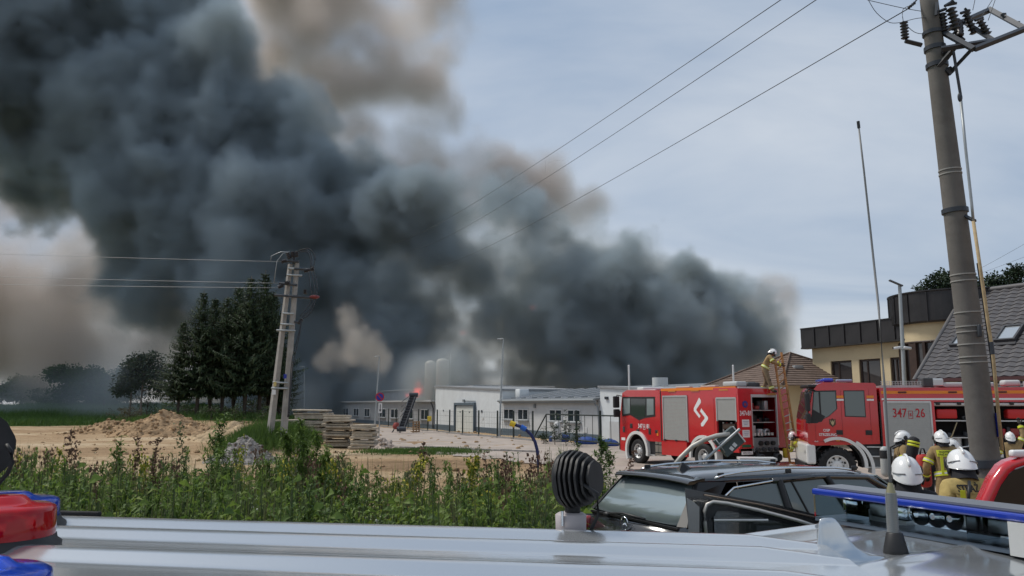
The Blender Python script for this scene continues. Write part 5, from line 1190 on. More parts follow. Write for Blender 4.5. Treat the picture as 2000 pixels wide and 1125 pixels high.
# rear module with open lockers
rear = MB()
rear.box((-1.35,1.2,3.0),(1.3,.08,.4)); rear.box((-1.35,-1.2,2.0),(1.3,.08,2.4)); rear.box((-1.35,0,3.12),(1.3,2.36,.16)); rear.box((-.79,1.2,1.95),(.10,.08,1.7)); rear.box((-1.98,1.195,1.95),(.04,.09,1.7)); rear.box((-1.35,1.2,.95),(1.3,.08,.28))
rear.build('rear_body', fred, S1)
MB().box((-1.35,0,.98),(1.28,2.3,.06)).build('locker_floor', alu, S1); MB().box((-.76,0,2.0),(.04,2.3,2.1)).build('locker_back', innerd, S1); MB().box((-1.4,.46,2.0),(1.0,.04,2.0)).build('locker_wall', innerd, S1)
shutter(S1, -.86, -1.94, 1.98, 2.78, 1.215)
for i,x in enumerate((-1.0,-1.2,-1.45,-1.7)): MB().cyl((x,1.05,1.1),(x,1.05,1.9),.035,n=8).build('hose_pipe', fred2 if i%2 else alu, S1)
MB().rbox((-1.4,1.0,1.75),(.7,.3,.22),.03).build('locker_gear', mat('dark_brown',(.05,.03,.02),.7), S1); stuff_items(S1, -.95, -1.9, .85, 1.02, 1.6, 4, 5)
yc = [(1.24,.60),(-.64,-1.24)]
rl = MB().box((-2.03,.92,1.96),(.1,.64,2.0)).build('rear_column', fred, S1); rr_ = MB().box((-2.03,-.94,1.96),(.1,.60,2.0)).build('rear_column', fred, S1)
MB().box((-2.03,0,3.06),(.1,2.5,.22)).build('rear_header', fred, S1); MB().box((-2.05,0,3.19),(.06,2.4,.08)).build('roof_edge', alu, S1)
MB().box((-2.02,-.02,2.90),(.1,1.2,.12)).build('rolled_shutter', alu, S1)
for y in (.60,-.64): MB().box((-2.055,y,2.0),(.06,.05,1.9)).build('locker_frame', alu, S1)
for z in (1.9,2.35): MB().box((-1.55,-.02,z),(.8,1.2,.03)).build('shelf', alu, S1)
stuff_items(S1, .5, -.55, -1.65, 1.92, 2.28, 5, 6, axis='Y'); stuff_items(S1, .5, -.55, -1.65, 2.37, 2.75, 5, 7, axis='Y')
stuff_items(S1, .5, -.58, -1.75, 1.38, 1.82, 6, 8, [alu,blackp,chassis,alu,innerd], axis='Y')
for i in range(6): MB().cyl((-1.98,.42-.17*i,1.42),(-1.98,.42-.17*i,1.52),.06,n=10).build('coupling', alu, S1)
pm = MB().box((-2.03,-.02,1.08),(.1,1.22,.52)).build('pump_panel', mat('pump_grey',(.22,.235,.245),.5,.3,var=.08), S1)
for i in range(3): MB().cyl((-2.08,.28-.3*i,1.14),(-2.18,.28-.3*i,1.14),.085,n=14).build('gauge', blackp, pm)
for i in range(4): MB().cyl((-2.08,.45-.3*i,.92),(-2.22,.45-.3*i,.9),.07,n=12).build('outlet', chassis, pm)
for y in (.4,-.45): MB().lathe([(.12,-2.0),(.14,-2.1),(.14,-2.3),(.11,-2.32),(.10,-2.2)], (0,y,.62), 'X', 16).build('suction_port', chassis, S1)
MB().box((-1.8,0,.62),(.4,1.5,.4)).build('pump', innerd, S1); MB().box((-2.15,0,.36),(.28,2.4,.14)).build('rear_bumper', fred2, S1)
for y,m_ in ((1.05,orange),(-1.05,orange)): MB().box((-2.3,y,.36),(.02,.26,.12)).build('tail_light', m_, S1)
MB().tube([(-2.1,.1,.55),(-2.35,-.1,.3),(-2.4,-.4,.15)],.06,8).build('hose', alu, S1); MB().tube([(-2.1,.5,.85),(-2.3,.52,.6),(-2.25,.5,.35)],.05,8).build('hose', blackp, S1)
text('number', '347', .25, (-2.084,1.05,2.24), REAR, wtext, S1, .8, bold=.004); text('number', '81', .25, (-2.084,.715,2.24), REAR, wtext, S1, .8, bold=.004); text('number', '0', .14, (-2.084,.865,2.22), REAR, wtext, S1, .9, bold=.003)
MB().cyl((-2.08,.93,2.58),(-2.10,.93,2.58),.125,n=24).build('round_emblem', mat('emblem_blue',(.02,.04,.22),.4), S1); MB().cyl((-2.10,.93,2.57),(-2.106,.93,2.57),.06,n=14).build('emblem_centre', mat('emblem_red',(.3,.02,.03),.5), S1)
for z in (1.88,1.5): 
    nt_ = MB().box((-2.085,.93,z),(.01,.34,.27)).build('notice', rwhite, S1)
    for k in range(3): MB().box((-2.092,.93,z+.07-.06*k),(.004,.26-.05*k,.02)).build('notice_line', mat('line_grey',(.3,.33,.4),.6), nt_)
MB().box((-2.085,.93,1.05),(.01,.42,.1)).build('green_label', mat('label_green',(.01,.10,.05),.5), S1)
pt_ = MB().box((-2.09,.92,.80),(.02,.52,.12)).build('number_plate', rwhite, S1); text('plate_number', 'GPU 57CC', .09, (-2.102,.92,.80), REAR, btext, pt_, 1, .001)
MB().rbox((-2.12,.98,.55),(.12,.26,.22),.03).build('yellow_box', yellowp, S1); MB().rbox((-2.12,-.95,.75),(.14,.24,.36),.03).build('yellow_box', yellowp, S1)
MB().rbox((-1.6,.95,3.33),(.8,.5,.2),.05).build('roof_box', mat('roof_box_grey',(.42,.43,.43),.5), S1); MB().cyl((-1.2,.9,3.34),(-1.9,.2,3.36),.07,n=10).build('suction_hose', chassis, S1); MB().rbox((-1.8,.3,3.3),(.3,.6,.2),.05).build('roof_gear', chassis, S1)
for x in (1.5,-.1): MB().rbox((x,.9,3.28),(.9,.2,.07),.02).build('roof_rail', mat('rail_grey',(.5,.45,.4),.5), S1)
MB().rbox((4.4,.5,3.27),(.5,1.2,.12),.05).build('roof_lightbar', fwhite, S1)
# ---- second engine, seen side on
S2 = thing('fire_engine', 'red fire engine with crew cab and big off road wheels, number on its shutter', 'fire engine', (10.9,26.88,zg(10,26)+.04), math.atan2(.2,-.98))
prof = [(-1.34,1.30),(-1.34,3.2),(-1.28,3.27),(.30,3.30),(.48,3.22),(.62,3.05),(.86,2.0),(.88,1.30),(.74,1.22)]
bev(MB().prism(prof+[(.66,1.28),(-.2,1.42),(-.9,1.42)][:0], -1.17, 1.17).build('cab', fred, S2), .05)
def pane2(poly, nm='window'):
    c_ = (sum(p[0] for p in poly)/len(poly), sum(p[1] for p in poly)/len(poly)); o = MB().prism([(c_[0]+(x-c_[0])*1.08, c_[1]+(z-c_[1])*1.07) for x,z in poly], 1.168, 1.176).build(nm, blackp, S2)
    MB().prism(poly, 1.178, 1.184).build('pane', mat('cab_glass_grey',(.10,.125,.125),.05,spec=.9), o); return o
pane2([(.72,1.98),(.60,2.98),(-.06,2.99),(-.06,2.42),(.18,2.2),(.46,2.05),(.54,1.98)]); w2_ = pane2([(-.34,2.20),(-.34,3.0),(-.94,3.0),(-.94,2.18)])
MB().box((.44,1.187,2.5),(.05,.01,1.0)).build('quarter_bar', blackp, S2)
MB().prism([(.80,1.97),(.66,2.4),(.3,2.18),(.42,2.0)], 1.186, 1.19).build('mirror_shade', blackp, S2)
MB().box((.76,0,2.55),(.03,2.05,.95), ry=R(-13)).build('windscreen', cglass, S2)
for z0,z1 in ((2.35,2.95),(1.95,2.28)): bev(MB().box((.86,1.35,(z0+z1)/2),(.14,.26,z1-z0)).build('mirror', blackp, S2), .04)
MB().tube([(.55,1.15,3.02),(.8,1.3,3.08),(.88,1.35,2.95)],.025,6).build('mirror_arm', blackp, S2); bev(MB().box((.62,.3,3.18),(.3,1.7,.1)).build('sun_visor', blackp, S2),.03)
for x in (-.22,-1.1,.62): MB().box((x,1.172,2.2 if x < .5 else 1.6),(.014,.008,1.7 if x < .5 else .6)).build('door_seam', fred2, S2)
MB().box((.25,1.172,1.36),(1.0,.008,.014)).build('door_seam', fred2, S2)
for x in (-.12,-1.02): MB().rbox((x,1.18,1.66),(.2,.03,.15),.03).build('door_handle', blackp, S2)
for x0,x1 in ((-.12,-.26),(-1.02,-1.24)):
    MB().box(((x0+x1)/2,1.174,2.82),(x0-x1,.008,.08)).build('orange_stripe', orange, S2); MB().box(((x0+x1)/2,1.174,2.72),(x0-x1,.008,.06)).build('white_stripe', rwhite, S2)
MB().box((-.20,1.1745,2.82),(.22,.008,.085)).build('orange_stripe', orange, S2); MB().box((-.20,1.1745,2.72),(.22,.008,.06)).build('white_stripe', rwhite, S2)
text('lettering', 'OSP', .12, (.28,1.174,1.72), LEFT, wtext, S2, 1, bold=.002); text('lettering', 'STRZELINO', .12, (.24,1.174,1.58), LEFT, wtext, S2, .92, bold=.002); text('lettering', '4x4', .08, (.62,1.174,1.36), LEFT, wtext, S2, 1)
cr_ = MB().prism([(-.02,2.10),(-.02,1.92),(.08,1.83),(.18,1.92),(.18,2.10),(.13,2.07),(.08,2.12),(.03,2.07)], 1.172, 1.178).build('crest', mat('crest_dark',(.06,.035,.02),.5), S2)
MB().prism([(.0,2.08),(.05,2.0),(.08,2.06),(.11,2.0),(.16,2.08),(.12,1.94),(.08,1.88),(.04,1.94)], 1.179, 1.183).build('crest_eagle', mat('crest_gold',(.45,.36,.2),.5), cr_)
wheel(S2, 0, 1.02, .575, .38, 1, True, fwhite); wheel(S2, 0, -1.02, .575, .38, -1, True, fwhite); wheel(S2, -4.0, 1.02, .575, .38, 1, True, fwhite); wheel(S2, -4.0, -1.02, .575, .38, -1, True, fwhite)
arch('wheel_arch', S2, -.02, .62, .80, .90, .75, 1.25, 62, 186, fwhite); arch('wheel_arch', S2, -.08, .58, .82, .92, .75, 1.25, -12+180-360+0, -12+180-360+0, fwhite) if False else None
arch('rear_mudguard', S2, -.12, .52, .90, 1.0, .75, 1.27, 120, 190, fwhite); arch('mudguard', S2, 0, .6, .76, .79, .5, 1.15, 0, 185, blackp)
bev(MB().box((.80,0,.95),(.30,2.36,.66)).build('bumper', fwhite, S2), .06); MB().rbox((.9,.9,1.0),(.1,.3,.2),.05).build('headlight', alu, S2); MB().box((.9,0,.55),(.2,2.2,.2)).build('underrun_bar', blackp, S2)
MB().rbox((-.05,1.2,1.40),(.12,.04,.06),.02).build('indicator', mat('indicator_orange',(.7,.25,.03),.3), S2)
MB().box((-3.2,0,.85),(8.2,.8,.28)).build('chassis', chassis, S2); MB().box((0,0,.575),(.3,1.8,.3)).build('axle', chassis, S2); MB().box((-4.0,0,.575),(.3,1.8,.3)).build('axle', chassis, S2)
MB().box((-1.15,.8,1.15),(.62,.5,.5)).build('air_filter', chassis, S2)
for z in (.55,.9,1.2): MB().box((-1.2,1.05,z),(.55,.28,.035)).build('step', alu, S2)
MB().box((-1.2,.9,.85),(.5,.1,.7)).build('step_plate', mat('plate_grey',(.25,.26,.26),.5), S2)
# body
xb0, xb1 = -1.42, -7.6; xc = (xb0+xb1)/2; Lb = xb0-xb1
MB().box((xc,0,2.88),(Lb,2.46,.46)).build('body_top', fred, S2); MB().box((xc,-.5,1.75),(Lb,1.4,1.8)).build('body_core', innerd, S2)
MB().box((-1.45,.2,1.75),(.06,2.05,2.2)).build('front_wall', fred, S2); MB().box((-1.46,1.2,1.75),(.08,.07,2.4)).build('front_post', fred, S2); MB().box((-2.98,1.2,1.85),(.10,.07,1.6)).build('post', fred, S2)
MB().box((-1.40,1.21,1.78),(.03,.03,1.75)).build('panel_seam', blackp, S2)
MB().box((xc,1.10,.98),(Lb,.28,.12)).build('sill', alu, S2); MB().box((xc,1.1,.78),(Lb,.25,.28)).build('skirt', chassis, S2)
MB().box((xc-.02,1.235,2.96),(Lb-.05,.012,.095)).build('orange_stripe', orange, S2); MB().box((xc-.02,1.235,2.74),(Lb-.05,.012,.06)).build('white_stripe', rwhite, S2)
for x in (-2.1,-3.6,-5.05): MB().rbox((x,1.245,2.96),(.26,.03,.06),.02).build('marker_lamp', mat('marker_dark',(.10,.02,.015),.4), S2)
shutter(S2, -1.52, -2.92, 1.05, 2.62, 1.205)
text('number', '347', .40, (-1.98,1.226,2.28), LEFT, rtext, S2, .72, bold=.004); text('number', '26', .40, (-2.60,1.226,2.28), LEFT, rtext, S2, .72, bold=.004); text('number', '6', .16, (-2.31,1.226,2.24), LEFT, rtext, S2, .8, bold=.003)
bb = MB(); [bb.box((-2.31+a,1.226,2.24+b),(s1,.006,s2)) for a,b,s1,s2 in ((-.06,0,.014,.24),(.06,0,.014,.24),(0,.12,.134,.014),(0,-.12,.134,.014))]; bb.build('number_frame', rtext, S2)
for x0,x1 in ((-3.05,-4.5),(-4.6,-6.0),(-6.1,-7.5)):
    MB().cyl((x0,1.12,2.58),(x1,1.12,2.58),.07,n=10).build('rolled_shutter', alu, S2); MB().box((x1-.05,1.17,1.85),(.07,.1,1.55)).build('post', alu, S2)
    MB().box(((x0+x1)/2,.75,2.05),(abs(x1-x0),.75,.035)).build('shelf', alu, S2); MB().box(((x0+x1)/2,.75,1.55),(abs(x1-x0),.75,.035)).build('shelf', fred2 if x0 < -4 else innerd, S2)
    for x in (x0-.1,(x0+x1)/2,x1+.1): MB().rbox((x,1.22,2.60),(.12,.05,.10),.02).build('latch', blackp, S2)
MB().rbox((-3.42,.95,2.27),(.62,.35,.30),.04).build('red_case', mat('case_red',(.50,.02,.02),.4), S2); MB().rbox((-5.5,.95,2.27),(.62,.35,.30),.04).build('red_case', MATS['case_red'], S2)
stuff_items(S2, -3.9, -4.45, .9, 2.08, 2.45, 3, 21); stuff_items(S2, -3.1, -4.45, .85, 1.05, 1.9, 6, 22, [chassis,blackp,innerd,blackp,alu]); stuff_items(S2, -4.65, -5.95, .85, 1.57, 1.98, 6, 23); stuff_items(S2, -4.65, -5.95, .85, 1.05, 1.5, 5, 24, [fred2,blackp,chassis,fred2])
MB().tube([(-4.0,1.18,2.5),(-4.02,1.2,1.5),(-3.95,1.2,1.25),(-3.6,1.2,1.2)],.025,8).build('grab_rail', alu, S2); MB().tube([(-3.2,1.15,1.1),(-3.5,1.2,1.6),(-3.7,1.1,2.0)],.02,6).build('hose', mat('hose_tan',(.35,.28,.16),.8), S2); MB().box((-3.7,1.17,1.52),(1.2,.03,.03)).build('rail', alu, S2)
# roof load
rg_ = MB()
for i in range(18): rg_.box((-1.55-.085*i,1.0,3.22),(.012,.012,.2))
for z in (3.14,3.2,3.26,3.32): rg_.box((-2.27,1.0,z),(1.5,.012,.012))
rg_.build('roof_cage', alu, S2)['kind'] = 'stuff'; MB().box((-2.3,.5,3.15),(1.5,.9,.08)).build('roof_tray', alu, S2)
bev(MB().box((-2.95,.8,3.28),(.3,.6,.3)).build('work_lamp', chassis, S2),.03); bev(MB().box((-3.25,.8,3.28),(.36,.5,.26)).build('roof_locker', alu, S2),.04); MB().rbox((-4.2,.6,3.2),(1.6,.9,.16),.04).build('roof_locker', mat('roof_box_grey',(.42,.43,.43),.5), S2)
MB().rbox((-5.5,.7,3.25),(.5,.4,.2),.06).build('roof_gear', mat('gear_white',(.5,.5,.5),.5), S2); MB().cyl((-5.8,1.0,3.1),(-5.8,1.0,3.3),.04,n=8).build('roof_post', alu, S2)
MB().rbox((.05,.0,3.38),(.34,1.5,.13),.05).build('lightbar', bluel, S2); MB().rbox((-.45,.7,3.36),(.5,.2,.09),.03).build('lightbar_end', mat('bar_grey',(.25,.3,.4),.3), S2)
# ---- timber ladder leaning at the rear of the first engine
lw = mat('orange_timber', (.36,.17,.055), .6, var=.25, scale=7)
Yl = 28.7
LD = thing('ladder', 'long orange timber ladder leaning on the rear of the left fire engine', 'ladder', at(1549,905,Yl))
o_ = at(1549,905,Yl)
def ll(px,py,Y): return at(px,py,Y)-o_
A0,A1,B0,B1 = ll(1543,905,Yl), ll(1513,702,Yl+.9), ll(1560,905,Yl+.1), ll(1526,688,Yl+1.0)
for a,b in ((A0,A1),(B0,B1)):
    d = b-a; q = MB(); rgs = []
    for p in (a,b): rgs.append([p+Vector(v) for v in ((-.03,-.045,0),(.03,-.045,0),(.03,.045,0),(-.03,.045,0))])
    q.loft(rgs, smooth=False).build('stile', lw, LD)
for i in range(15): u = (i+.6)/15.3; MB().cyl(A0.lerp(A1,u), B0.lerp(B1,u), .02, n=7).build('rung', lw if i > 6 else alu, LD)
# stretcher board on the rear roof edge
t = thing('board', 'orange rescue board lying on the rear roof edge of the left fire engine', 'rescue board', at(1489,770,29.6), R(20))
MB().rbox((0,0,0),(.95,.45,.07),.03).build('deck', mat('board_orange',(.55,.26,.06),.5), t)
for s in (-.3,.3): MB().rbox((s,0,.05),(.06,.4,.04),.02).build('strap', blackp, t)
# ---------------------------------------------------------------- firefighters
tan = mat('turnout_tan', (0.27,0.185,0.085), .9, var=.16, scale=9, bump=.5, bscale=26, bdist=.012, dirt=.35, dcol=(.11,.085,.05))
tand = mat('turnout_trousers', (0.17,0.125,0.075), .9, var=.2, scale=9, bump=.5, bscale=26, bdist=.012)
tann = mat('turnout_ochre', (0.40,0.30,0.11), .9, var=.14, scale=7, bump=.5, bscale=22, bdist=.015, dirt=.3, dcol=(.2,.15,.07))
blackc = mat('black_cloth', (0.014,0.014,0.017), .85, var=.3, scale=8, bump=.4, bscale=24, bdist=.012)
skin = mat('skin', (0.46,0.27,0.19), .55); bootm = mat('boot_leather', (0.018,0.016,0.015), .5); glovem = mat('glove', (0.05,0.045,0.04), .8)
yel = mat('reflex_yellow', (0.58,0.62,0.03), .5); sil = mat('reflex_silver', (0.55,0.56,0.55), .4); helm = mat('helmet_white', (0.74,0.74,0.73), .22, coat=.6, dirt=.10, dcol=(.5,.48,.45))
visor = mat('visor', (0.02,0.02,0.022), .1, spec=.8)
def rotx(p, piv, a):
    y, z = p[1]-piv[1], p[2]-piv[2]; c_, s_ = math.cos(a), math.sin(a); return Vector((p[0], piv[1]+y*c_-z*s_, piv[2]+y*s_+z*c_))
from mathutils.bvhtree import BVHTree
BV = {}
def person(label, loc, rz, bend=0.0, head=0.0, jacket=None, trousers=None, larm=None, rarm=None, legs=None, scale=1.0, crouch=0.0, headturn=0.0, knee=True):
    """faces local -Y; bend/head tip forward in degrees; arms are (elbow, wrist) in local metres"""
    jacket = jacket or tan; trousers = trousers or tand
    J = dict(pelvis=(0,0,.96), waist=(0,0,1.12), chest=(0,0,1.34), neck=(0,0,1.53), head=(0,-.015,1.62),
             ls=(.185,0,1.44), rs=(-.185,0,1.44), le=(.27,.03,1.16), lw=(.26,-.08,.92), re=(-.27,.03,1.16), rw=(-.26,-.08,.92),
             lh=(.10,0,.90), rh=(-.10,0,.90), lk=(.12,-.04,.50), rk=(-.12,-.04,.50), la=(.13,.02,.10), ra=(-.13,.02,.10), lt=(.14,-.17,.05), rt=(-.14,-.17,.05))
    J = {k: Vector(v) for k, v in J.items()}
    if legs:
        for k, v in legs.items(): J[k] = Vector(v)
    a = R(bend)
    for k in ('waist','chest','neck','head','ls','rs','le','lw','re','rw'): J[k] = rotx(J[k], (0,0,.96), a*(.5 if k == 'waist' else 1))
    for arm, e, w_ in ((larm,'le','lw'),(rarm,'re','rw')):
        if arm: J[e], J[w_] = Vector(arm[0]), Vector(arm[1])
    if crouch:
        for k in J:
            if k not in ('la','ra','lt','rt','lk','rk'): J[k].z -= crouch
        for k in ('lk','rk'): J[k].z -= crouch*.35; J[k].y -= crouch*.5
    t = thing('person', label, 'person', loc, rz, 'firefighters'); t.scale = (scale,)*3
    rad = dict(pelvis=(.165,.135), waist=(.165,.135), chest=(.185,.145), neck=(.07,.07), head=(.085,.095), ls=(.09,.095), rs=(.09,.095), le=(.068,.068), re=(.068,.068), lw=(.052,.052), rw=(.052,.052),
               lh=(.115,.12), rh=(.115,.12), lk=(.085,.09), rk=(.085,.09), la=(.075,.08), ra=(.075,.08), lt=(.05,.045), rt=(.05,.045))
    E = [('pelvis','waist'),('waist','chest'),('chest','neck'),('neck','head'),('chest','ls'),('chest','rs'),('ls','le'),('le','lw'),('rs','re'),('re','rw'),('pelvis','lh'),('pelvis','rh'),('lh','lk'),('lk','la'),('rh','rk'),('rk','ra'),('la','lt'),('ra','rt')]
    names = list(J); me = bpy.data.meshes.new('body'); me.from_pydata([J[k] for k in names], [(names.index(a_),names.index(b_)) for a_,b_ in E], [])
    tmp = bpy.data.objects.new('body', me); C.objects.link(tmp)
    sk = tmp.modifiers.new('skin','SKIN'); sk.use_smooth_shade = True
    for i, k in enumerate(names): me.skin_vertices[0].data[i].radius = rad[k]; me.skin_vertices[0].data[i].use_root = (k == 'pelvis')
    ss = tmp.modifiers.new('sub','SUBSURF'); ss.levels = ss.render_levels = 2
    dg = bpy.context.evaluated_depsgraph_get(); bm_ = bpy.data.meshes.new_from_object(tmp.evaluated_get(dg)); bpy.data.objects.remove(tmp)
    mb = MB(); mb.v = [tuple(v.co) for v in bm_.vertices]
    seg = {('pelvis','waist'):0,('waist','chest'):0,('chest','neck'):0,('chest','ls'):0,('chest','rs'):0,('ls','le'):0,('le','lw'):0,('rs','re'):0,('re','rw'):0,('neck','head'):2,('pelvis','lh'):1,('pelvis','rh'):1,('lh','lk'):1,('rh','rk'):1,('lk','la'):1,('rk','ra'):1,('la','lt'):3,('ra','rt'):3}
    def sd(p, a_, b_): d = b_-a_; u = max(0,min(1,(p-a_).dot(d)/max(d.length_squared,1e-9))); return (a_+d*u-p).length, u
    for f in bm_.polygons:
        c_ = Vector(f.center); best = min(((sd(c_,J[a_],J[b_])[0]/ (max(rad[a_])+max(rad[b_])), i, sd(c_,J[a_],J[b_])[1]) for (a_,b_), i in seg.items()), key=lambda q: q[0]); i = best[1]
        if i == 1 and c_.z < .26 and not legs: i = 3
        mb.f.append(tuple(f.vertices)); mb.mi.append(i); mb.sm.append(True)
    # hands: palm, four fingers and a thumb, curled
    for w_, e in (('lw','le'),('rw','re')):
        d = (J[w_]-J[e]).normalized(); side = Vector((1 if w_ == 'lw' else -1,0,0)); nrm = d.cross(Vector((0,1,0)) if abs(d.y) < .8 else Vector((0,0,1))).normalized(); up = d.cross(nrm)
        mb.m = 4; p = J[w_]+d*.03; q = Matrix((nrm, up, d)).transposed(); mb.ell(p+d*.05, (.045,.028,.065), 10, 6, q)
        for i in range(4):
            b_ = p+d*.09+nrm*(.033-.022*i); L_ = (.062,.075,.07,.055)[i]; k1 = b_+d*L_*.55-up*.01; mb.tube([b_, k1, k1+d*L_*.2-up*L_*.45], .0125, 6)
        b_ = p+d*.03+nrm*.045; mb.tube([b_, b_+nrm*.03+d*.03-up*.01, b_+nrm*.03+d*.065-up*.03], .014, 6)
    # head with face
    hq = Matrix.Rotation(R(headturn),3,'Z') @ Matrix.Rotation(a*.65+R(head),3,'X'); hc = J['neck'] + hq @ Vector((0,-.015,.125)); mb.m = 2
    mb.ell(hc, (.078,.098,.118), 14, 10, hq); mb.tube([hc+hq@Vector((0,-.09,.025)), hc+hq@Vector((0,-.118,-.015)), hc+hq@Vector((0,-.095,-.025))], .014, 6); mb.ell(hc+hq@Vector((0,-.07,-.085)),(.035,.03,.025),8,6,hq)
    for s in (-1,1): mb.ell(hc+hq@Vector((s*.08,.0,-.01)),(.014,.025,.034),8,6,hq)
    mb.m = 5
    for s in (-1,1): mb.ell(hc+hq@Vector((s*.032,-.088,.02)),(.014,.010,.008),8,5,hq)
    mb.m = 6; mb.ell(hc+hq@Vector((0,-.092,-.05)),(.026,.01,.006),8,5,hq)
    BV[t.name] = (list(mb.v), list(mb.f)); mb.build('body', [jacket, trousers, skin, bootm, glovem, MATS['black_letters'], mat('lips',(.33,.14,.11),.5)], t, fix=False)
    # helmet: shell with brim and ridge, side shells, visor, neck curtain
    def H(p): return hc + hq @ Vector(p)
    sh = MB(); rgs = []
    N = 24
    for k in range(9):
        th = k/8*math.pi*.5; rr = math.cos(th); rg = []
        for i in range(N):
            u = 2*math.pi*i/N; back = max(0, math.sin(u)); x = .125*rr**.75*math.cos(u); y = .155*rr**.8*math.sin(u)*(1.0 if math.sin(u) < 0 else 1.05)+.01; z = -.005 - .085*back*(1-k/8)**1.5*(1 if k < 4 else 1) + .165*math.sin(th)
            rg.append(H((x,y,z)))
        rgs.append(rg)
    sh.loft(rgs); old = len(sh.f)
    rg0 = [H((.128*math.cos(2*math.pi*i/N), .160*math.sin(2*math.pi*i/N)+.01-(.03 if math.sin(2*math.pi*i/N) < -.6 else 0), -.012-.085*max(0,math.sin(2*math.pi*i/N)))) for i in range(N)]; rg1 = [H((.121*math.cos(2*math.pi*i/N), .150*math.sin(2*math.pi*i/N)+.01, .01-.08*max(0,math.sin(2*math.pi*i/N)))) for i in range(N)]
    sh.loft([rg0, rg1], cap=False)
    shell = sh.build('helmet', helm, t)
    cr = MB(); pts = [H((0,.01+.166*math.cos(R(v)),.004+.166*math.sin(R(v)))) for v in range(20,161,14)]; cr.tube(pts, .012, 6); cr.build('ridge', helm, shell)
    for s in (-1,1):
        MB().ell(H((s*.122,-.015,.03)),(.018,.042,.05),10,8,hq).build('side_shell', blackp, shell); MB().ell(H((s*.118,.03,-.045)),(.016,.03,.045),10,8,hq).build('ear_guard', blackp, shell)
        MB().tube([H((s*.12,.06,.01)),H((s*.10,.12,.0)),H((s*.04,.158,-.005))],.006,5).build('trim_line', mat('helmet_grey',(.30,.31,.32),.5), shell)
    vs_ = MB(); rg = []
    for k in range(9): u = R(200+140*k/8); rg.append([H((.128*math.cos(u),.155*math.sin(u)+.005,.03)),H((.122*math.cos(u),.158*math.sin(u)-.012,-.055)),H((.118*math.cos(u),.153*math.sin(u)-.012,-.055)),H((.124*math.cos(u),.15*math.sin(u)+.005,.03))])
    vs_.loft(rg).build('visor', visor, shell)
    nc = MB(); rg = []
    for z, x_, y_ in ((-.03,.105,.12),(-.10,.105,.125),(-.16,.12,.13)): rg.append([H((x_*math.cos(u),y_*math.sin(u)+.015,z)) for u in [R(-20+220*i/12) for i in range(13)]])
    nc.loft(rg, close=False).build('neck_guard', blackc, shell)
    # reflective bands
    def band(c_, d, rx, ry, h, m, nm='reflective_band'):
        d = Vector(d).normalized(); x = Vector((1,0,0)); x = (x-d*x.dot(d)).normalized(); y = d.cross(x); b = MB(); rg = []
        for o in (-h/2, h/2): rg.append([Vector(c_)+d*o+x*rx*math.cos(2*math.pi*i/18)+y*ry*math.sin(2*math.pi*i/18) for i in range(18)])
        b.loft(rg, cap=False).build(nm, m, t)
    if jacket is not blackc:
        up = (J['chest']-J['waist']).normalized()
        c_ = J['pelvis']+up*.02; c_ = J['pelvis']+up*.06; band(c_, up, .205, .180, .085, yel); band(c_, up, .208, .183, .03, sil)
        for e, s in (('le','ls'),('re','rs')):
            d = J[e]-J[s]; c_ = J[s]+d*.62; band(c_, d, .094,.094,.075,yel); band(c_, d, .096,.096,.022,sil)
        for w_, e in (('lw','le'),('rw','re')): d = J[w_]-J[e]; c_ = J[e]+d*.75; band(c_, d, .074,.074,.06,yel)
    for k_, a_ in (('lk','la'),('rk','ra')): d = J[a_]-J[k_]; c_ = J[k_]+d*.72; band(c_, d, .10,.104,.08,yel); band(c_, d, .102,.106,.024,sil)
    if knee:
        for k_ in ('lk','rk'): MB().ell(J[k_]+Vector((0,-.05,-.05)),(.07,.05,.13),10,8).build('knee_patch', blackc, t)
    return t, J, H, hq

def sp(px, Y): x = (px-1000)/FPX*Y; return (x, Y, zg(x,Y)+.04)
# on the fire engine roof, leaning over the ladder
p = at(1496, 768, 29.5)
t,J,H,hq = person('firefighter standing on the left fire engine roof leaning over the ladder top', p, R(80), 24, 25, larm=((.30,-.32,1.22),(.16,-.62,1.16)), rarm=((-.30,-.30,1.18),(-.14,-.60,1.08)), legs=dict(lk=(.14,-.06,.50),la=(.16,.10,.10),lt=(.17,-.09,.05),rk=(-.16,-.10,.50),ra=(-.20,-.22,.10),rt=(-.21,-.40,.05)), scale=.97)
# at the ladder foot
x,y,z = sp(1556, 28.0)
person('firefighter gripping the ladder foot between the two fire engines', (x,y,z), R(-75), 30, 15, jacket=tann, trousers=tan, larm=((.26,-.30,1.15),(.12,-.42,1.38)), rarm=((-.26,-.28,1.0),(-.10,-.45,1.1)), crouch=.10)
# crew by the second engine
t,J,H,hq = person('firefighter in profile with a white helmet and a grey air bottle on the back', sp(1741, 16.5), R(78), 6, 4, jacket=tan, larm=((.30,-.05,1.16),(.22,-.30,1.12)), rarm=((-.30,.0,1.16),(-.24,-.28,1.16)))
cyl_ = MB().lathe([(.03,.86),(.085,.90),(.095,.96),(.095,1.38),(.08,1.45),(.03,1.49)], (0,.29,0), n=16).build('air_bottle', mat('bottle_grey',(.36,.37,.36),.4), t); MB().lathe([(.097,1.24),(.099,1.25),(.099,1.40),(.097,1.41)],(0,.29,0),n=16,cap=False).build('bottle_band', blackp, cyl_); MB().rbox((0,.20,1.2),(.26,.05,.55),.02).build('back_plate', blackp, t)
for s in (-1,1): MB().tube([(s*.13,.16,1.45),(s*.15,.0,1.535),(s*.14,-.15,1.42),(s*.13,-.17,1.15)],.02,6).build('shoulder_strap', blackp, t)
person('firefighter in black clothing bending forward, white helmet lowered', sp(1790, 15.6), R(68), 42, 0, jacket=blackc, trousers=blackc, larm=((.27,-.52,1.05),(.18,-.60,.80)), rarm=((-.27,-.50,1.02),(-.18,-.62,.78)), knee=False)
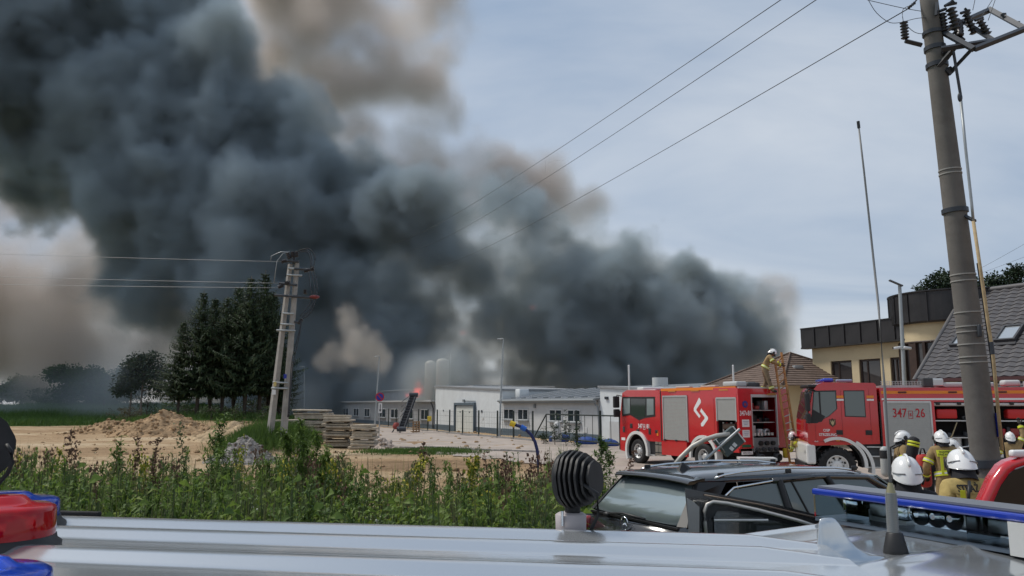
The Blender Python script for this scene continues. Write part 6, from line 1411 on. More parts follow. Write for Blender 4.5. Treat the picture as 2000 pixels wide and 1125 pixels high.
p = sp(1764, 15.2); ab = thing('air_cylinder', 'black covered air cylinder with yellow bands between two firefighters', 'air cylinder', (p[0],p[1],at(1764,890,15.2).z), R(0)); ab.rotation_euler = (0,R(14),0)
MB().lathe([(.03,-.28),(.10,-.24),(.105,-.2),(.105,.28),(.09,.34),(.03,.37)], n=18).build('cylinder_cover', blackc, ab)
for z_ in (.20,.26): MB().lathe([(.107,z_-.02),(.109,z_-.019),(.109,z_+.019),(.107,z_+.02)], n=18, cap=False).build('band', yel, ab)
MB().cyl((0,0,-.6),(0,0,-.28),.03,n=8).build('stand_pipe', blackp, ab); MB().rbox((0,-.05,-1.0),(.3,.2,.6),.05).build('harness', blackp, ab)
t,J,H,hq = person('firefighter seen from behind with a bright yellow lettered back panel', sp(1829, 14.4), R(172), 10, 8, jacket=tan, trousers=tan, larm=((.33,-.06,1.14),(.24,-.30,.98)), rarm=((-.33,-.08,1.14),(-.24,-.32,1.0)), scale=1.0)
def back_panel(par, lines, w_, h, z, m, tm, size, bold=.001, xo=0.0):
    """a flat strip laid on the jacket's back, lettering on it"""
    bv = BVHTree.FromPolygons([Vector(v) for v in BV[par.name][0]], BV[par.name][1])
    def on(x_, z_, off):
        hit = bv.ray_cast(Vector((x_, 1.0, z_)), Vector((0,-1,0)))[0]; return Vector((x_, (hit.y if hit else .1)+off, z_))
    pm_ = MB(); nn, nk = 12, 5; V = [on(xo-w_/2+w_*i/nn, z-h/2+h*k/nk, .007) for i in range(nn+1) for k in range(nk+1)]
    pm_.add(V, [(i*(nk+1)+k,(i+1)*(nk+1)+k,(i+1)*(nk+1)+k+1,i*(nk+1)+k+1) for i in range(nn) for k in range(nk)], True)
    o = pm_.build('back_panel', m, par, fix=False)
    for i, s in enumerate(lines):
        zz_ = z + h*(.5-(i+.5)/len(lines))*.86; q = text('lettering', s, size, (0,0,0), Matrix.Identity(4), tm, o, .8, .001, bold=bold)
        xc_ = (min(v.co.x for v in q.data.vertices)+max(v.co.x for v in q.data.vertices))/2
        for v in q.data.vertices: v.co = on(-(v.co.x-xc_)*.8 + xo, zz_+v.co.y, .010+v.co.z)
        q.matrix_local = Matrix.Identity(4)
    return o
back_panel(t, ['OCHOTNICZA','STRAŻ POŻARNA'], .33, .115, 1.40, yel, btext, .045)
for s in (-1,1): q = MB().box((s*.13,.160,1.20),(.045,.012,.34), rx=R(3)).build('back_stripe', yel, t)
for v in []: pass
b = thing('bag', 'red gear bag held beside the lettered yellow back panel', 'bag', at(1806,935,15.0), R(10)); MB().rbox((0,0,.15),(.24,.2,.62),.08).build('sack', mat('bag_red',(.40,.03,.025),.75,var=.2,bump=.4), b); MB().tube([(-.06,0,.45),(-.03,0,.56),(.03,0,.56),(.06,0,.45)],.015,6).build('handle', blackp, b)
# the two near ones
t,J,H,hq = person('nearest firefighter seen from behind, lettered ochre jacket, striped white helmet', sp(1878, 7.4), R(184), 13, 16, jacket=tann, trousers=tand, headturn=-22, scale=1.03)
back_panel(t, ['STRAŻ'], .30, .085, 1.44, tann, btext, .085, .0025, .06)
for s in (-1,1): MB().box((s*.20,.135,1.36),(.04,.012,.16), rz=-s*.5).build('back_stripe', yel, t)
for s in (-1,1):
    pts = [rotx(q,(0,0,.96),R(6)) for q in ((s*.07,.10,1.50),(s*.12,.155,1.43),(s*.155,.165,1.30))]; MB().tube(pts,.014,6).build('strap', blackp, t)
t,J,H,hq = person('near firefighter in a plain shiny white helmet, body hidden by the light bar', sp(1752, 6.9), R(150), 4, 4, jacket=blackc, trousers=blackc, headturn=15)
tb = MB().ell((0,0,0),(.04,.04,.05),10,8).build('ball', yel, t); tb.location = (-.24,.05,1.42)
# at the lockers behind the pole
person('firefighter reaching up into a locker behind the concrete pole', sp(1957, 21.5), R(165), 4, 0, jacket=tan, trousers=tan, rarm=((-.33,-.05,1.72),(-.30,-.16,2.02)), larm=((.30,-.1,1.2),(.22,-.35,1.2)))
# ---------------------------------------------------------------- street cabinet, bent sign, water pipe
cabm = mat('cabinet_grey', (0.44,0.455,0.45), .55, var=.05, dirt=.15, dcol=(.28,.27,.25))
p = at(1478, 900, 13.0); t = thing('utility_cabinet', 'light grey two door utility cabinet behind the black estate car', 'cabinet', (p.x,13.0,zg(p.x,13)), R(-8))
hc_ = 2.6-103/1500*13 - zg(p.x,13)
bev(MB().box((0,0,hc_/2),(.56,.32,hc_)).build('case', cabm, t),.01); MB().box((0,-.01,hc_+.012),(.59,.37,.035)).build('lid', fwhite, t)
for s in (-1,1): q = bev(MB().box((s*.135 - .005,-.165,hc_/2),(.262,.015,hc_-.06)).build('door', cabm, t),.004); MB().box((s*.24-.01,-.178,hc_-.16),(.012,.012,.14)).build('hinge', alu, q)
Ys = 11.6
o_ = at(1440,930,Ys); o_.z = zg(o_.x,Ys); bs = thing('road_sign', 'bent over road sign showing its grey back and two white stickers', 'road sign', o_)
def sl_(px,py,dy=0): return at(px,py,Ys+dy)-o_
MB().tube([sl_(1315,912),sl_(1330,893),sl_(1352,872),sl_(1378,858),sl_(1400,851),sl_(1425,848)],.035,10).build('bent_post', mat('post_galv',(.42,.40,.36),.5,.3,var=.2), bs); MB().cyl(sl_(1352,920,-.05),sl_(1445,838,-.05),.022,n=8).build('post', galv, bs)
MB().cyl(sl_(1315,912),Vector((sl_(1300,912).x,0,-.2)),.035,n=8).build('bent_post', MATS['post_galv'], bs); MB().cyl(sl_(1352,920,-.05),Vector((sl_(1345,920).x,0,-.2)),.022,n=8).build('post', galv, bs)
c4 = [sl_(1395,862),sl_(1431,833),sl_(1455,863),sl_(1421,893)]; bd = Vector((0,.12,0)); pb_ = MB(); pb_.add([v for v in c4]+[v+bd for v in c4],[(0,1,2,3),(4,5,6,7),(0,1,5,4),(1,2,6,5),(2,3,7,6),(3,0,4,7)]); bp_ = pb_.build('panel', mat('sign_back',(.075,.095,.095),.5,.3,var=.12), bs)
for (a_,b_) in ((1,2),): MB().cyl(c4[1]+Vector((0,-.01,0)),c4[2]+Vector((0,-.01,0)),.012,n=6).build('panel_edge', fwhite, bs)
MB().cyl(sl_(1402,868,-.03),sl_(1436,846,-.03),.010,n=6).build('rail', galv, bs)
for px,py in ((1429,876),(1435,869)): q = MB().box((0,0,0),(.062,.006,.052), ry=R(42)).build('sticker', rwhite, bs); q.location = sl_(px,py,-.012)
MB().tube([sl_(1398,858,-.05),sl_(1408,872,-.06),sl_(1416,884,-.05)],.008,6).build('hook', galv, bs)
Yp = 21.0; o_ = at(1050,905,Yp); o_.z = zg(o_.x,Yp); wp = thing('water_pipe', 'blue plastic water pipe with yellow cap curving out of the weeds', 'pipe', o_)
def wp_(px,py): return at(px,py,Yp)-o_
MB().tube([Vector((0,0,-.1)),wp_(1051,893),wp_(1049,878),wp_(1045,863),wp_(1038,850),wp_(1028,840),wp_(1016,833),wp_(1004,829)],.045,10).build('pipe', mat('pipe_blue',(.012,.02,.10),.5), wp)
MB().cyl(wp_(1006,830),wp_(996,826),.075,n=12).build('cap', yellowp, wp); MB().cyl(wp_(1027,839),wp_(1017,833.5),.072,n=12).build('coupling', mat('pipe_coupling',(.02,.12,.5),.4), wp)
# ---------------------------------------------------------------- black estate car
cblack = mat('car_black', (0.016,0.017,0.019), .18, coat=1.0, spec=.6, var=.1); chrome = mat('chrome', (.75,.76,.77), .12, 1.0); cargl = mat('car_glass', (.02,.025,.025), .03, spec=1.0, ior=2.1, coat=.6)
sidegl = mat('side_glass', (.11,.135,.13), .05, spec=.9); tailr = mat('tail_red', (.25,.008,.012), .15, coat=.6); seatm = mat('seat_grey', (.16,.17,.17), .8)
MZ = .395
MC = thing('estate_car', 'black estate car with silver roof rails seen from its rear corner', 'car', (1.544, 8.18, MZ), math.atan2(.46,.89))
def loft_x(name, st, m, par, smooth=True):
    """stations (x, [(y,z)...]) mirrored left/right"""
    rgs = []
    for x, prof in st: rgs.append([(x,-y,z) for y,z in prof]+[(x,y,z) for y,z in reversed(prof)])
    return MB().loft(rgs, smooth=smooth).build(name, m, par)
def sec(w_, zb, zt, wt): return [(w_*.92,zb),(w_,zb+.12),(w_*1.0,(zb+zt)/2),(w_*.985,zt-.12),(wt,zt)]
loft_x('body', [(-.52,sec(.72,.42,.84,.66)),(-.46,sec(.84,.32,1.02,.78)),(-.34,sec(.89,.28,1.09,.79)),(.5,sec(.91,.22,1.05,.80)),(1.8,sec(.92,.22,1.0,.80)),(2.9,sec(.91,.22,.97,.79)),(3.6,sec(.89,.24,.90,.74)),(4.15,sec(.80,.28,.76,.6)),(4.32,sec(.6,.35,.6,.4))], cblack, MC)
# roof and its pillars
rf_ = loft_x('roof', [(.02,[(.60,1.455),(.58,1.49),(.4,1.512)]),(.25,[(.64,1.45),(.60,1.495),(.4,1.53)]),(1.2,[(.67,1.44),(.62,1.50),(.4,1.545)]),(2.1,[(.66,1.42),(.61,1.475),(.4,1.51)]),(2.55,[(.63,1.37),(.58,1.42),(.4,1.44)])], cblack, MC)
spo = MB(); spo.loft([[(-.16,y*.60,1.44+.02*(1-y*y)),(-.13,y*.61,1.475+.02*(1-y*y)),(.06,y*.61,1.497+.02*(1-y*y)),(.06,y*.60,1.44)] for y in [i/6-1 for i in range(13)]]).build('spoiler', cblack, MC)
def quad(name, pts, m, par, th=.012):
    pts = [Vector(p) for p in pts]; n = (pts[1]-pts[0]).cross(pts[2]-pts[0]).normalized()*th; k = len(pts)
    return MB().add([p for p in pts]+[p+n for p in pts],[tuple(range(k)),tuple(range(k,2*k))]+[(i,(i+1)%k,k+(i+1)%k,k+i) for i in range(k)]).build(name, m, par)
# rear window: curved glass
rw = MB(); rg = []
for i in range(9):
    y = (i/4-1); bul = .035*(1-y*y); rg.append([(-.03-bul*.6,y*.575,1.452),(-.20-bul,y*.64,1.27),(-.365-bul,y*.70,1.09),(-.355-bul,y*.70,1.085),(-.19-bul,y*.63,1.27),(-.02-bul*.6,y*.565,1.45)])
rw.loft(rg).build('rear_window', mat('rear_glass',(.30,.36,.37),.10,.4,spec=.9,coat=.6), MC)
for s in (-1,1):
    MB().loft([[(.02,s*.60,1.46),(-.05,s*.575,1.455),(-.38,s*.70,1.085),(-.34,s*.80,1.085)],[(.30,s*.645,1.455),(-.02,s*.61,1.46),(-.34,s*.76,1.085),(-.16,s*.81,1.05)]]).build('rear_pillar', blackp, MC)
    # side glass: quarter, rear door, front door
    def sg(x, z): return (x, s*(.815-(z-.98)*.345), z)
    g_ = quad('quarter_window', [sg(.18,1.0),sg(.10,1.18),sg(.34,1.38),sg(.95,1.42),sg(.98,1.0)], sidegl, MC)
    quad('rear_door_window', [sg(1.08,1.0),sg(1.05,1.43),sg(1.62,1.44),sg(1.85,1.0)], sidegl, MC); quad('front_door_window', [sg(1.95,1.0),sg(1.73,1.44),sg(2.25,1.40),sg(2.95,1.0)], sidegl, MC)
    for a_,b_ in (((1.0,1.0),(.99,1.44)),((1.90,1.0),(1.68,1.45))): MB().cyl(sg(*a_),sg(*b_),.04,n=6).build('pillar', blackp, MC)
    MB().cyl(sg(1.30,1.0),sg(1.16,1.43),.014,n=6).build('window_bar', blackp, MC)
    MB().tube([sg(3.0,1.0),sg(2.6,1.27),sg(2.3,1.42),sg(1.6,1.455),sg(.9,1.44)],.03,6).build('window_frame', cblack, MC)
    MB().tube([(x,y*1.012,z) for x,y,z in [sg(.06,1.12),sg(.10,1.22),sg(.20,1.32),sg(.36,1.40),sg(.95,1.445),sg(1.6,1.465),sg(2.2,1.43)]],.011,6).build('chrome_strip', chrome, MC)
    MB().tube([(.20,s*.60,1.49),(.30,s*.595,1.515),(.55,s*.59,1.537),(1.2,s*.59,1.553),(1.9,s*.585,1.53),(2.2,s*.58,1.495),(2.32,s*.575,1.46)],.012,8).build('roof_rail', chrome, MC)
    for x in (.28,1.2,2.2): MB().rbox((x,s*.59,1.515),(.08,.02,.05),.008).build('rail_foot', blackp, MC)
    tl_ = MB().rbox((-.46,s*.72,.90),(.12,.20,.25),.03).build('tail_light', tailr, MC); MB().rbox((-.515,s*.70,.82),(.03,.12,.06),.01).build('reverse_lamp', rwhite, tl_)
    for x in (.75,3.45): wheel(MC, x, s*.80, .33, .23, s)
    MB().rbox((2.75,s*.98,1.03),(.15,.22,.15),.05).build('wing_mirror', cblack, MC)
MB().loft([[(2.55,y*.60,1.43),(3.25,y*.74,.98),(3.24,y*.74,.97),(2.53,y*.6,1.42)] for y in [i/4-1 for i in range(9)]]).build('windscreen', sidegl, MC)
MB().box((-.505,.0,.90),(.03,1.2,.025)).build('chrome_strip', chrome, MC)
# three pointed star in a ring
st_ = MB(); st_.lathe([(.058,-.006),(.066,-.006),(.066,.006),(.058,.006),(.058,-.006)], (-.486,-.02,1.035), 'X', 28, cap=False); em = st_.build('emblem', chrome, MC)
s3 = MB(); 
for k in range(3):
    a_ = R(90+120*k); d1 = (math.cos(a_), math.sin(a_)); dl = (math.cos(a_+math.pi/3)*.012, math.sin(a_+math.pi/3)*.012); dr = (math.cos(a_-math.pi/3)*.012, math.sin(a_-math.pi/3)*.012)
    y0_,z0_ = -.02,1.035; P_ = lambda q,x=-.482: (x, y0_+q[0], z0_+q[1]); s3.add([P_((0,0),-.492),P_(dl),P_((d1[0]*.060,d1[1]*.060)),P_(dr)],[(0,1,2),(0,2,3),(0,3,1),(1,3,2)])
s3.build('star', chrome, em)
wpz = MB().tube([(-.45,.32,1.085),(-.45,.05,1.12),(-.44,-.30,1.105)],.012,6).build('wiper', blackp, MC); MB().ell((-.45,.34,1.075),(.03,.05,.03),8,6).build('wiper_hub', blackp, wpz)
MB().box((-.40,0,1.07),(.03,1.5,.02)).build('hatch_seam', blackp, MC)
fn_ = MB().loft([[(.22,0,1.51),(.22,.03,1.51),(.36,.03,1.515),(.44,0,1.515),(.36,-.03,1.515),(.22,-.03,1.51)],[(.28,0,1.60),(.28,.006,1.60),(.30,.006,1.60),(.31,0,1.60),(.30,-.006,1.60),(.28,-.006,1.60)]], smooth=False).build('roof_antenna', blackp, MC)
for y in (-.38,.38):
    q = MB().rbox((1.65,y,.95),(.16,.42,.55),.07).build('seat', seatm, MC); MB().rbox((1.66,y,1.28),(.10,.26,.17),.05).build('headrest', seatm, q); q = MB().rbox((.78,y,.92),(.16,.45,.45),.07).build('seat', seatm, MC); MB().rbox((.78,y,1.22),(.09,.24,.13),.04).build('headrest', seatm, q)
# ---------------------------------------------------------------- silver van with ribbed roof, under the camera's left
vsil = mat('van_silver', (0.60,0.625,0.645), .18, .74, coat=.4)
VA = Vector((.9857,-.1685,0)); VB = Vector((-.1685,-.9857,0)); VO = Vector((-1.64,2.73,2.238))
SV = thing('van', 'silver van with a ribbed roof, beacons and two black work lamps', 'van', VO - Vector((0,0,1.9)), math.atan2(VA.y,VA.x))
# local frame: x along the ribs, -y towards the camera, z from the ground (roof at 1.9)
RIB = [.165,.40,.71,1.02,1.33]
def ribz(x, v):
    z = -.022*((v-.85)/.85)**2 - .035*max(0,(.07-v)/.07)**2 - .035*max(0,(v-1.63)/.07)**2
    for k, c_ in enumerate(RIB):
        xs = (.22,.30,.62,.30,.2)[k]; f = sm01(xs-.42, xs+.25, x+.9)*(1-sm01(2.35,2.6,x)); d = v-c_
        wv = .075*f+.0001
        prof_ = sm01(-.075,-.03,d)*(1-max(0,min(1,(d+.005)/.065))) if f > .01 else 0
        z += .024*prof_*f
    return z
xs = [-1.6,-1.3]+[-1.1+.05*i for i in range(36)]+[.75+.2*i for i in range(10)]; vs = [0,.02,.04,.06]+[.08+.011*i for i in range(140)]+[1.63,1.66,1.69,1.7]
V = np.array([(x,-v,1.9+ribz(x,v)) for x in xs for v in vs]); nv = len(vs); F = np.array([(i*nv+j,(i+1)*nv+j,(i+1)*nv+j+1,i*nv+j+1) for i in range(len(xs)-1) for j in range(nv-1)])
rme = numpy_mesh('roof', V, F, vsil, smooth=True); rme.flip_normals(); link('roof', rme, SV)
bd_ = MB()
for z0_,z1_,ins in ((.35,1.0,0.0),(1.0,1.865,.10)):
    a_, b_ = (-.0 if z0_ < .9 else 0), ins; V8 = [(-1.6,.0,z0_),(2.5,.0,z0_),(2.5,-1.7,z0_),(-1.6,-1.7,z0_),(-1.6+b_,-b_*.2,z1_),(2.5-b_,-b_*.2,z1_),(2.5-b_,-1.7+b_*.2,z1_),(-1.6+b_,-1.7+b_*.2,z1_)]
    bd_.add(V8,[(0,1,5,4),(1,2,6,5),(2,3,7,6),(3,0,4,7)])
bd_.build('body', vsil, SV)
for y_ in (.012,-1.712):
    for x0_,x1_ in ((-1.3,-.3),(-.2,.9),(1.0,2.2)): MB().box(((x0_+x1_)/2,y_*1.0 - (.012 if y_ > 0 else -.012),1.42),(x1_-x0_,.02,.55)).build('side_window', cargl, SV)
for x in (-.9,1.7):
    for y_ in (-.15,-1.55): wheel(SV, x, y_, .33, .22, 1 if y_ > -.5 else -1)
MB().rbox((.06,.012,1.893),(.36,.02,.018),.006).build('gutter_trim', rubber, SV)
for x in (1.18,1.75): MB().rbox((x,.015,1.878),(.34,.02,.012),.005).build('gutter_trim', rubber, SV)
MB().tube([(-1.5,.004,1.872),(0,.004,1.872),(2.3,.004,1.872)],.006,5).build('gutter', vsil, SV)
# beacons: tinted lens over a reflector on a black foot
def lens(name, c_, rough=.08):
    if name in MATS: return MATS[name]
    m = mat(name, c_, rough, spec=.7, coat=.8, trans=.5, ior=1.12); return m
redl = lens('red_lens', (.72,.006,.012)); blul = lens('blue_lens_beacon', (.006,.06,.55))
def w2v(p): p = Vector(p)-SV.location; return Matrix.Rotation(-SV.rotation_euler.z,3,'Z') @ p
def beacon(px, py, Y, r_, h, m):
    """px, py: photo position of the foot centre"""
    c_ = w2v(at(px, py, Y)); z0_ = 1.9+ribz(c_.x,-c_.y)
    b = MB().lathe([(r_*1.13,-.01),(r_*1.13,.012),(r_*1.04,.02),(r_*1.02,.032)], (c_.x,c_.y,z0_), n=40).build('beacon', blackp, SV)
    MB().lathe([(r_,.032),(r_*1.0,.036),(r_*.985,h*.82),(r_*.96,h*.90),(r_*.86,h*.96),(r_*.62,h*.985),(r_*.50,h*1.04),(r_*.40,h*1.15),(r_*.30,h*1.18),(.002,h*1.185)], (c_.x,c_.y,z0_), n=48, cap=False).build('lens', m, b)
    MB().lathe([(.01,.03),(.03,.04),(r_*.62,h*.30),(r_*.66,h*.62),(r_*.60,h*.62),(.03,.08)], (c_.x-.01,c_.y,z0_), n=20).build('reflector', chrome, b); MB().cyl((c_.x,c_.y,z0_+.03),(c_.x,c_.y,z0_+h*.8),.022,n=12).build('bulb_holder', blackp, b)
    MB().rbox((c_.x+r_*.45,c_.y-.02,z0_+h*.4),(.03,.05,h*.55),.008).build('motor', blackp, b)
beacon(-2, 1057, 2.02, .124, .113, redl); beacon(8, 1010, 2.42, .148, .092, blul); beacon(-54, 1165, 1.36, .118, .092, blul)
# finned work lamps
iron = mat('lamp_iron', (0.012,0.012,0.013), .55, var=.3, scale=20)
def work_lamp(px, py, Y, r_, cable=True, base=True):
    c_ = w2v(at(px,py,Y)); ax_ = Vector((.93,-.36,.06)).normalized(); q = ax_.to_track_quat('Z','Y').to_matrix().to_4x4()
    L_ = MB(); L_.M = Matrix.Translation(c_) @ q; L_.lathe([(.01,-r_*.50),(r_*.60,-r_*.46),(r_*.96,-r_*.30),(r_*1.0,-r_*.1),(r_*.7,-r_*.0),(r_*.6,r_*.2),(r_*.5,r_*1.0),(.01,r_*1.02)], n=30); o = L_.build('work_lamp', iron, SV)
    for i in range(7):
        f = MB(); f.M = Matrix.Translation(c_) @ q; z_ = -r_*.12+i*r_*.19; rr = r_*(1.02,1.06,1.04,1.0,.94,.80,.66)[i]; prof_ = []
        n = 40; rg = []
        for zz_ in (-.0035,.0035): rg.append([(rr*(1+.02*math.sin(9*2*math.pi*k/n))*math.cos(2*math.pi*k/n), rr*(1+.02*math.sin(9*2*math.pi*k/n))*math.sin(2*math.pi*k/n), z_+zz_) for k in range(n)])
        f.loft(rg).build('fin', iron, o)
    zb_ = 1.9+ribz(c_.x,-c_.y) if base else c_.z-.3
    MB().rbox((c_.x+.005,c_.y+.01,(c_.z-r_*.7+zb_+.05)/2),(.045,.05,max(.02,c_.z-r_*.7-zb_-.03)),.015).build('yoke', iron, o)
    if base:
        MB().lathe([(.044,-.03),(.046,.060),(.036,.066)],(c_.x,c_.y,zb_),n=20).build('mount', mat('mount_grey',(.42,.38,.38),.5), o); MB().cyl((c_.x-.02,c_.y-.045,zb_+.034),(c_.x-.02,c_.y-.045,zb_+.075),.004,n=6).build('bolt', chrome, o)
    if cable: MB().tube([c_+Vector((.03,-.07,.0)),c_+Vector((.085,-.09,-.03)),c_+Vector((.085,-.08,-.09)),c_+Vector((.06,-.05,-.14)),c_+Vector((.055,-.03,-.20))],.0055,6).build('cable', iron, o)
work_lamp(1114, 936, 2.34, .079); work_lamp(-64, 876, 2.3, .105, False)
lc = w2v(at(10, 905, 2.3)); MB().tube([w2v(at(12,868,2.25)),w2v(at(22,882,2.25)),w2v(at(24,902,2.25)),w2v(at(15,925,2.25)),w2v(at(-4,945,2.25)),w2v(at(-20,975,2.25))],.006,6).build('cable', iron, SV)
# ---------------------------------------------------------------- silver car on the right: roof, fin, whip aerial, light bar, open door
csil = mat('car_silver', (0.58,0.61,0.635), .19, .74, coat=.4)
KF = Vector((.8823,.4706,0)); KR = Vector((.4706,-.8823,0)); KO = Vector((.375,2.70,.30))
SC = thing('car', 'silver car with shark fin and whip aerial and a clear blue topped light bar', 'car', KO, math.atan2(KF.y,KF.x))
def kz(u, v):
    """roof height over the ground; u forward, v to the right"""
    z = 1.875 - .055*((v-.62)/.62)**4 - .02*((v-.62)/.62)**2 - .05*max(0,(.12-u)/.12)**2 - .03*max(0,(u-.9))**2 + .02*min(1,u)
    for c_ in (.22,.50,.78,1.04):
        d = v-c_; f = sm01(.1,.4,u); z += .010*f*math.exp(-(d/.028)**2)
    return z
us = [0,.015,.03,.06,.09]+[.12+.06*i for i in range(28)]; vs = [i*.0125-.02 for i in range(104)]
V = np.array([(u,-v,kz(u,v)) for u in us for v in vs]); nv = len(vs); F = np.array([(i*nv+j,(i+1)*nv+j,(i+1)*nv+j+1,i*nv+j+1) for i in range(len(us)-1) for j in range(nv-1)])
rme = numpy_mesh('roof', V, F, csil, smooth=True); rme.flip_normals(); link('roof', rme, SC)
bl = MB(); V8 = lambda a_,z_: [(a_,-.02+.0,z_),(3.4,-.02,z_),(3.4,-1.27,z_),(a_,-1.27,z_)]
bl.add([(-.45,.14,.3),(4.2,.14,.3),(4.2,-1.42,.3),(-.45,-1.42,.3),(-.40,.12,1.12),(3.2,.12,1.08),(3.2,-1.40,1.08),(-.40,-1.40,1.12)],[(0,1,5,4),(1,2,6,5),(2,3,7,6),(3,0,4,7),(4,5,6,7)]); bl.build('body', csil, SC)
gh = MB(); gh.add([(-.36,.10,1.12),(2.7,.10,1.08),(2.7,-1.38,1.08),(-.36,-1.38,1.12),(.0,.0,1.79),(1.8,.0,1.80),(1.8,-1.25,1.80),(.0,-1.25,1.79)],[(0,1,5,4),(1,2,6,5),(2,3,7,6),(3,0,4,7)]); gh.build('side_glass', cargl, SC)
for x in (.5,3.2):
    for y_ in (.02,-1.30): wheel(SC, x, y_, .34, .23, 1 if y_ > -.5 else -1)
MB().tube([(u,.022,kz(u,-.02)+.004) for u in (.02,.2,.5,.8,1.1,1.4)],.008,6).build('roof_moulding', chrome, SC); MB().tube([(u,.010,kz(u,0)+.006) for u in (.0,.3,.8,1.4)],.006,6).build('gutter_strip', blackp, SC)
def w2c(p): p = Vector(p)-KO; return Matrix.Rotation(-SC.rotation_euler.z,3,'Z') @ p
# shark fin
f0, f1 = w2c(at(1583,1098,2.16)), w2c(at(1738,1086,2.22)); fd = (f1-f0); fd.z = 0; Lf = fd.length; fx_ = fd.normalized(); fy_ = Vector((-fx_.y,fx_.x,0)); zc_ = kz((f0.x+f1.x)/2,-(f0.y+f1.y)/2)
LV = [(-.006,.00,1.0,.036),(.006,.01,.93,.034),(.012,.03,.80,.029),(.020,.05,.68,.023),(.032,.075,.585,.0175),(.048,.095,.52,.0135),(.066,.108,.465,.0105),(.084,.118,.42,.0085),(.100,.128,.375,.0065),(.110,.145,.335,.0045),(.114,.17,.30,.0022)]
def fin_ring(z_, xr, xn, hw):
    out = []
    for k in range(28):
        a_ = 2*math.pi*k/28; c_, s_ = math.cos(a_), math.sin(a_); u_ = .5-.5*c_; taper_ = (1-u_)**.0
        x_ = xr+(xn-xr)*u_; y_ = hw*s_*(1.0-.55*u_)*1.25; p_ = Vector((f0.x,f0.y,0))+fx_*(Lf*x_)+fy_*y_; out.append((p_.x,p_.y,zc_+z_))
    return out
fm = MB(); fm.loft([fin_ring(*q_) for q_ in LV]).build('shark_fin', csil, SC)
MB().loft([[(x_,y_,z_) for (x_,y_,_) in fin_ring(0,-.012,1.012,.038)] for z_ in (zc_-.009,zc_-.001)], smooth=False).build('fin_gasket', blackp, SC)
# whip aerial
a0_ = w2c(at(1750,1083,2.27)); za_ = kz(a0_.x,-a0_.y); wpa = MB().lathe([(.034,-.004),(.032,.01),(.022,.055),(.019,.058)],(a0_.x,a0_.y,za_),n=20).build('aerial_foot', blackp, SC)
def wa(px,py): return w2c(at(px,py,2.27))
sp_ = MB(); P0,P1 = wa(1745,1046),wa(1740,962)
sp_.cyl(P0,P1,.0145,.0135,14)
for i in range(26): p_ = P0.lerp(P1,(i+.5)/26); d_ = (P1-P0).normalized(); sp_.cyl(p_-d_*.0011,p_+d_*.0011,.0162,n=14)
sp_.build('aerial_spring', mat('spring_grey',(.30,.31,.31),.45,.4), SC); MB().cyl(P1,wa(1739,943),.0135,.006,12).build('aerial_neck', mat('brass',(.30,.27,.16),.4,.5), SC)
MB().tube([wa(1739,944),wa(1735,880),wa(1728,760),wa(1716,600),wa(1700,450),wa(1687,330),wa(1677,246)],.004,8,[.0042,.0042,.004,.0036,.0033,.003,.0028]).build('aerial_whip', mat('whip_grey',(.20,.20,.20),.5), SC); MB().cyl(wa(1677.5,250),wa(1676,237),.0048,n=8).build('aerial_tip', blackp, SC)
# light bar: clear housing, blue lid, grey floor, lamps inside
clear = mat('clear_plastic', (.80,.88,.92), .03, trans=1.0, ior=1.12, spec=.5); lbb = mat('lightbar_blue', (.008,.035,.36), .2, coat=.6)
l0, l1 = w2c(at(1597,955,2.86)), w2c(at(2062,1000,2.12)); ld = (l1-l0); ld.z = 0; LL = ld.length; lx = ld.normalized(); ly = Vector((-lx.y,lx.x,0)); zt_ = (2.6-150/1500*2.86)-.312; zb_ = zt_-.112
def bar_box(name, t0, t1, w0, w1, z0_, z1_, m, par):
    b = Vector((l0.x,l0.y,0)); V8 = []
    for z_ in (z0_,z1_):
        for t_,s_ in ((t0,w0),(t1,w0),(t1,w1),(t0,w1)): p_ = b+lx*(LL*t_)+ly*s_; V8.append((p_.x,p_.y,z_))
    return MB().add(V8,[(0,3,2,1),(4,5,6,7),(0,1,5,4),(1,2,6,5),(2,3,7,6),(3,0,4,7)]).build(name, m, par)
lb = bar_box('lightbar', 0, 1, -.02, .14, zb_, zb_+.014, mat('bar_floor',(.10,.13,.17),.35,.3), SC)
bev(bar_box('lid', -.004, 1.004, -.028, .148, zt_-.022, zt_, lbb, lb),.006); bar_box('lid_top', .0, 1, .0, .12, zt_+.001, zt_+.008, mat('lid_grey',(.14,.15,.17),.4), lb)
bar_box('clear_wall', 0, 1, -.022, -.019, zb_+.014, zt_-.022, clear, lb); bar_box('clear_wall', 0, 1, .137, .14, zb_+.014, zt_-.022, clear, lb)
for t_ in (0,.17,.70): bar_box('divider', t_, t_+.004, -.018, .13, zb_+.014, zt_-.023, clear, lb)
bar_box('end_cap', .86, 1.0, -.03, .15, zb_-.002, zt_-.023, fwhite, lb)
for t_ in (.44,.51,.58):
    p_ = Vector((l0.x,l0.y,0))+lx*(LL*t_)+ly*.06; MB().lathe([(.012,-.02),(.034,.0),(.037,.006),(.034,.006),(.010,-.015)], (p_.x,p_.y,zb_+.062), 'X', 18, cap=False).build('lamp', chrome, lb)
for t_ in (.10,.24,.34,.63,.75): 
    p_ = Vector((l0.x,l0.y,0))+lx*(LL*t_)+ly*.08; MB().rbox((p_.x,p_.y,zb_+.055),(.07,.03,.05),.008,rz=math.atan2(lx.y,lx.x)).build('reflector', chrome if t_ in (.10,.34) else alu, lb)
bar_box('wiring_box', .18, .36, .08, .12, zb_+.014, zb_+.05, alu, lb)
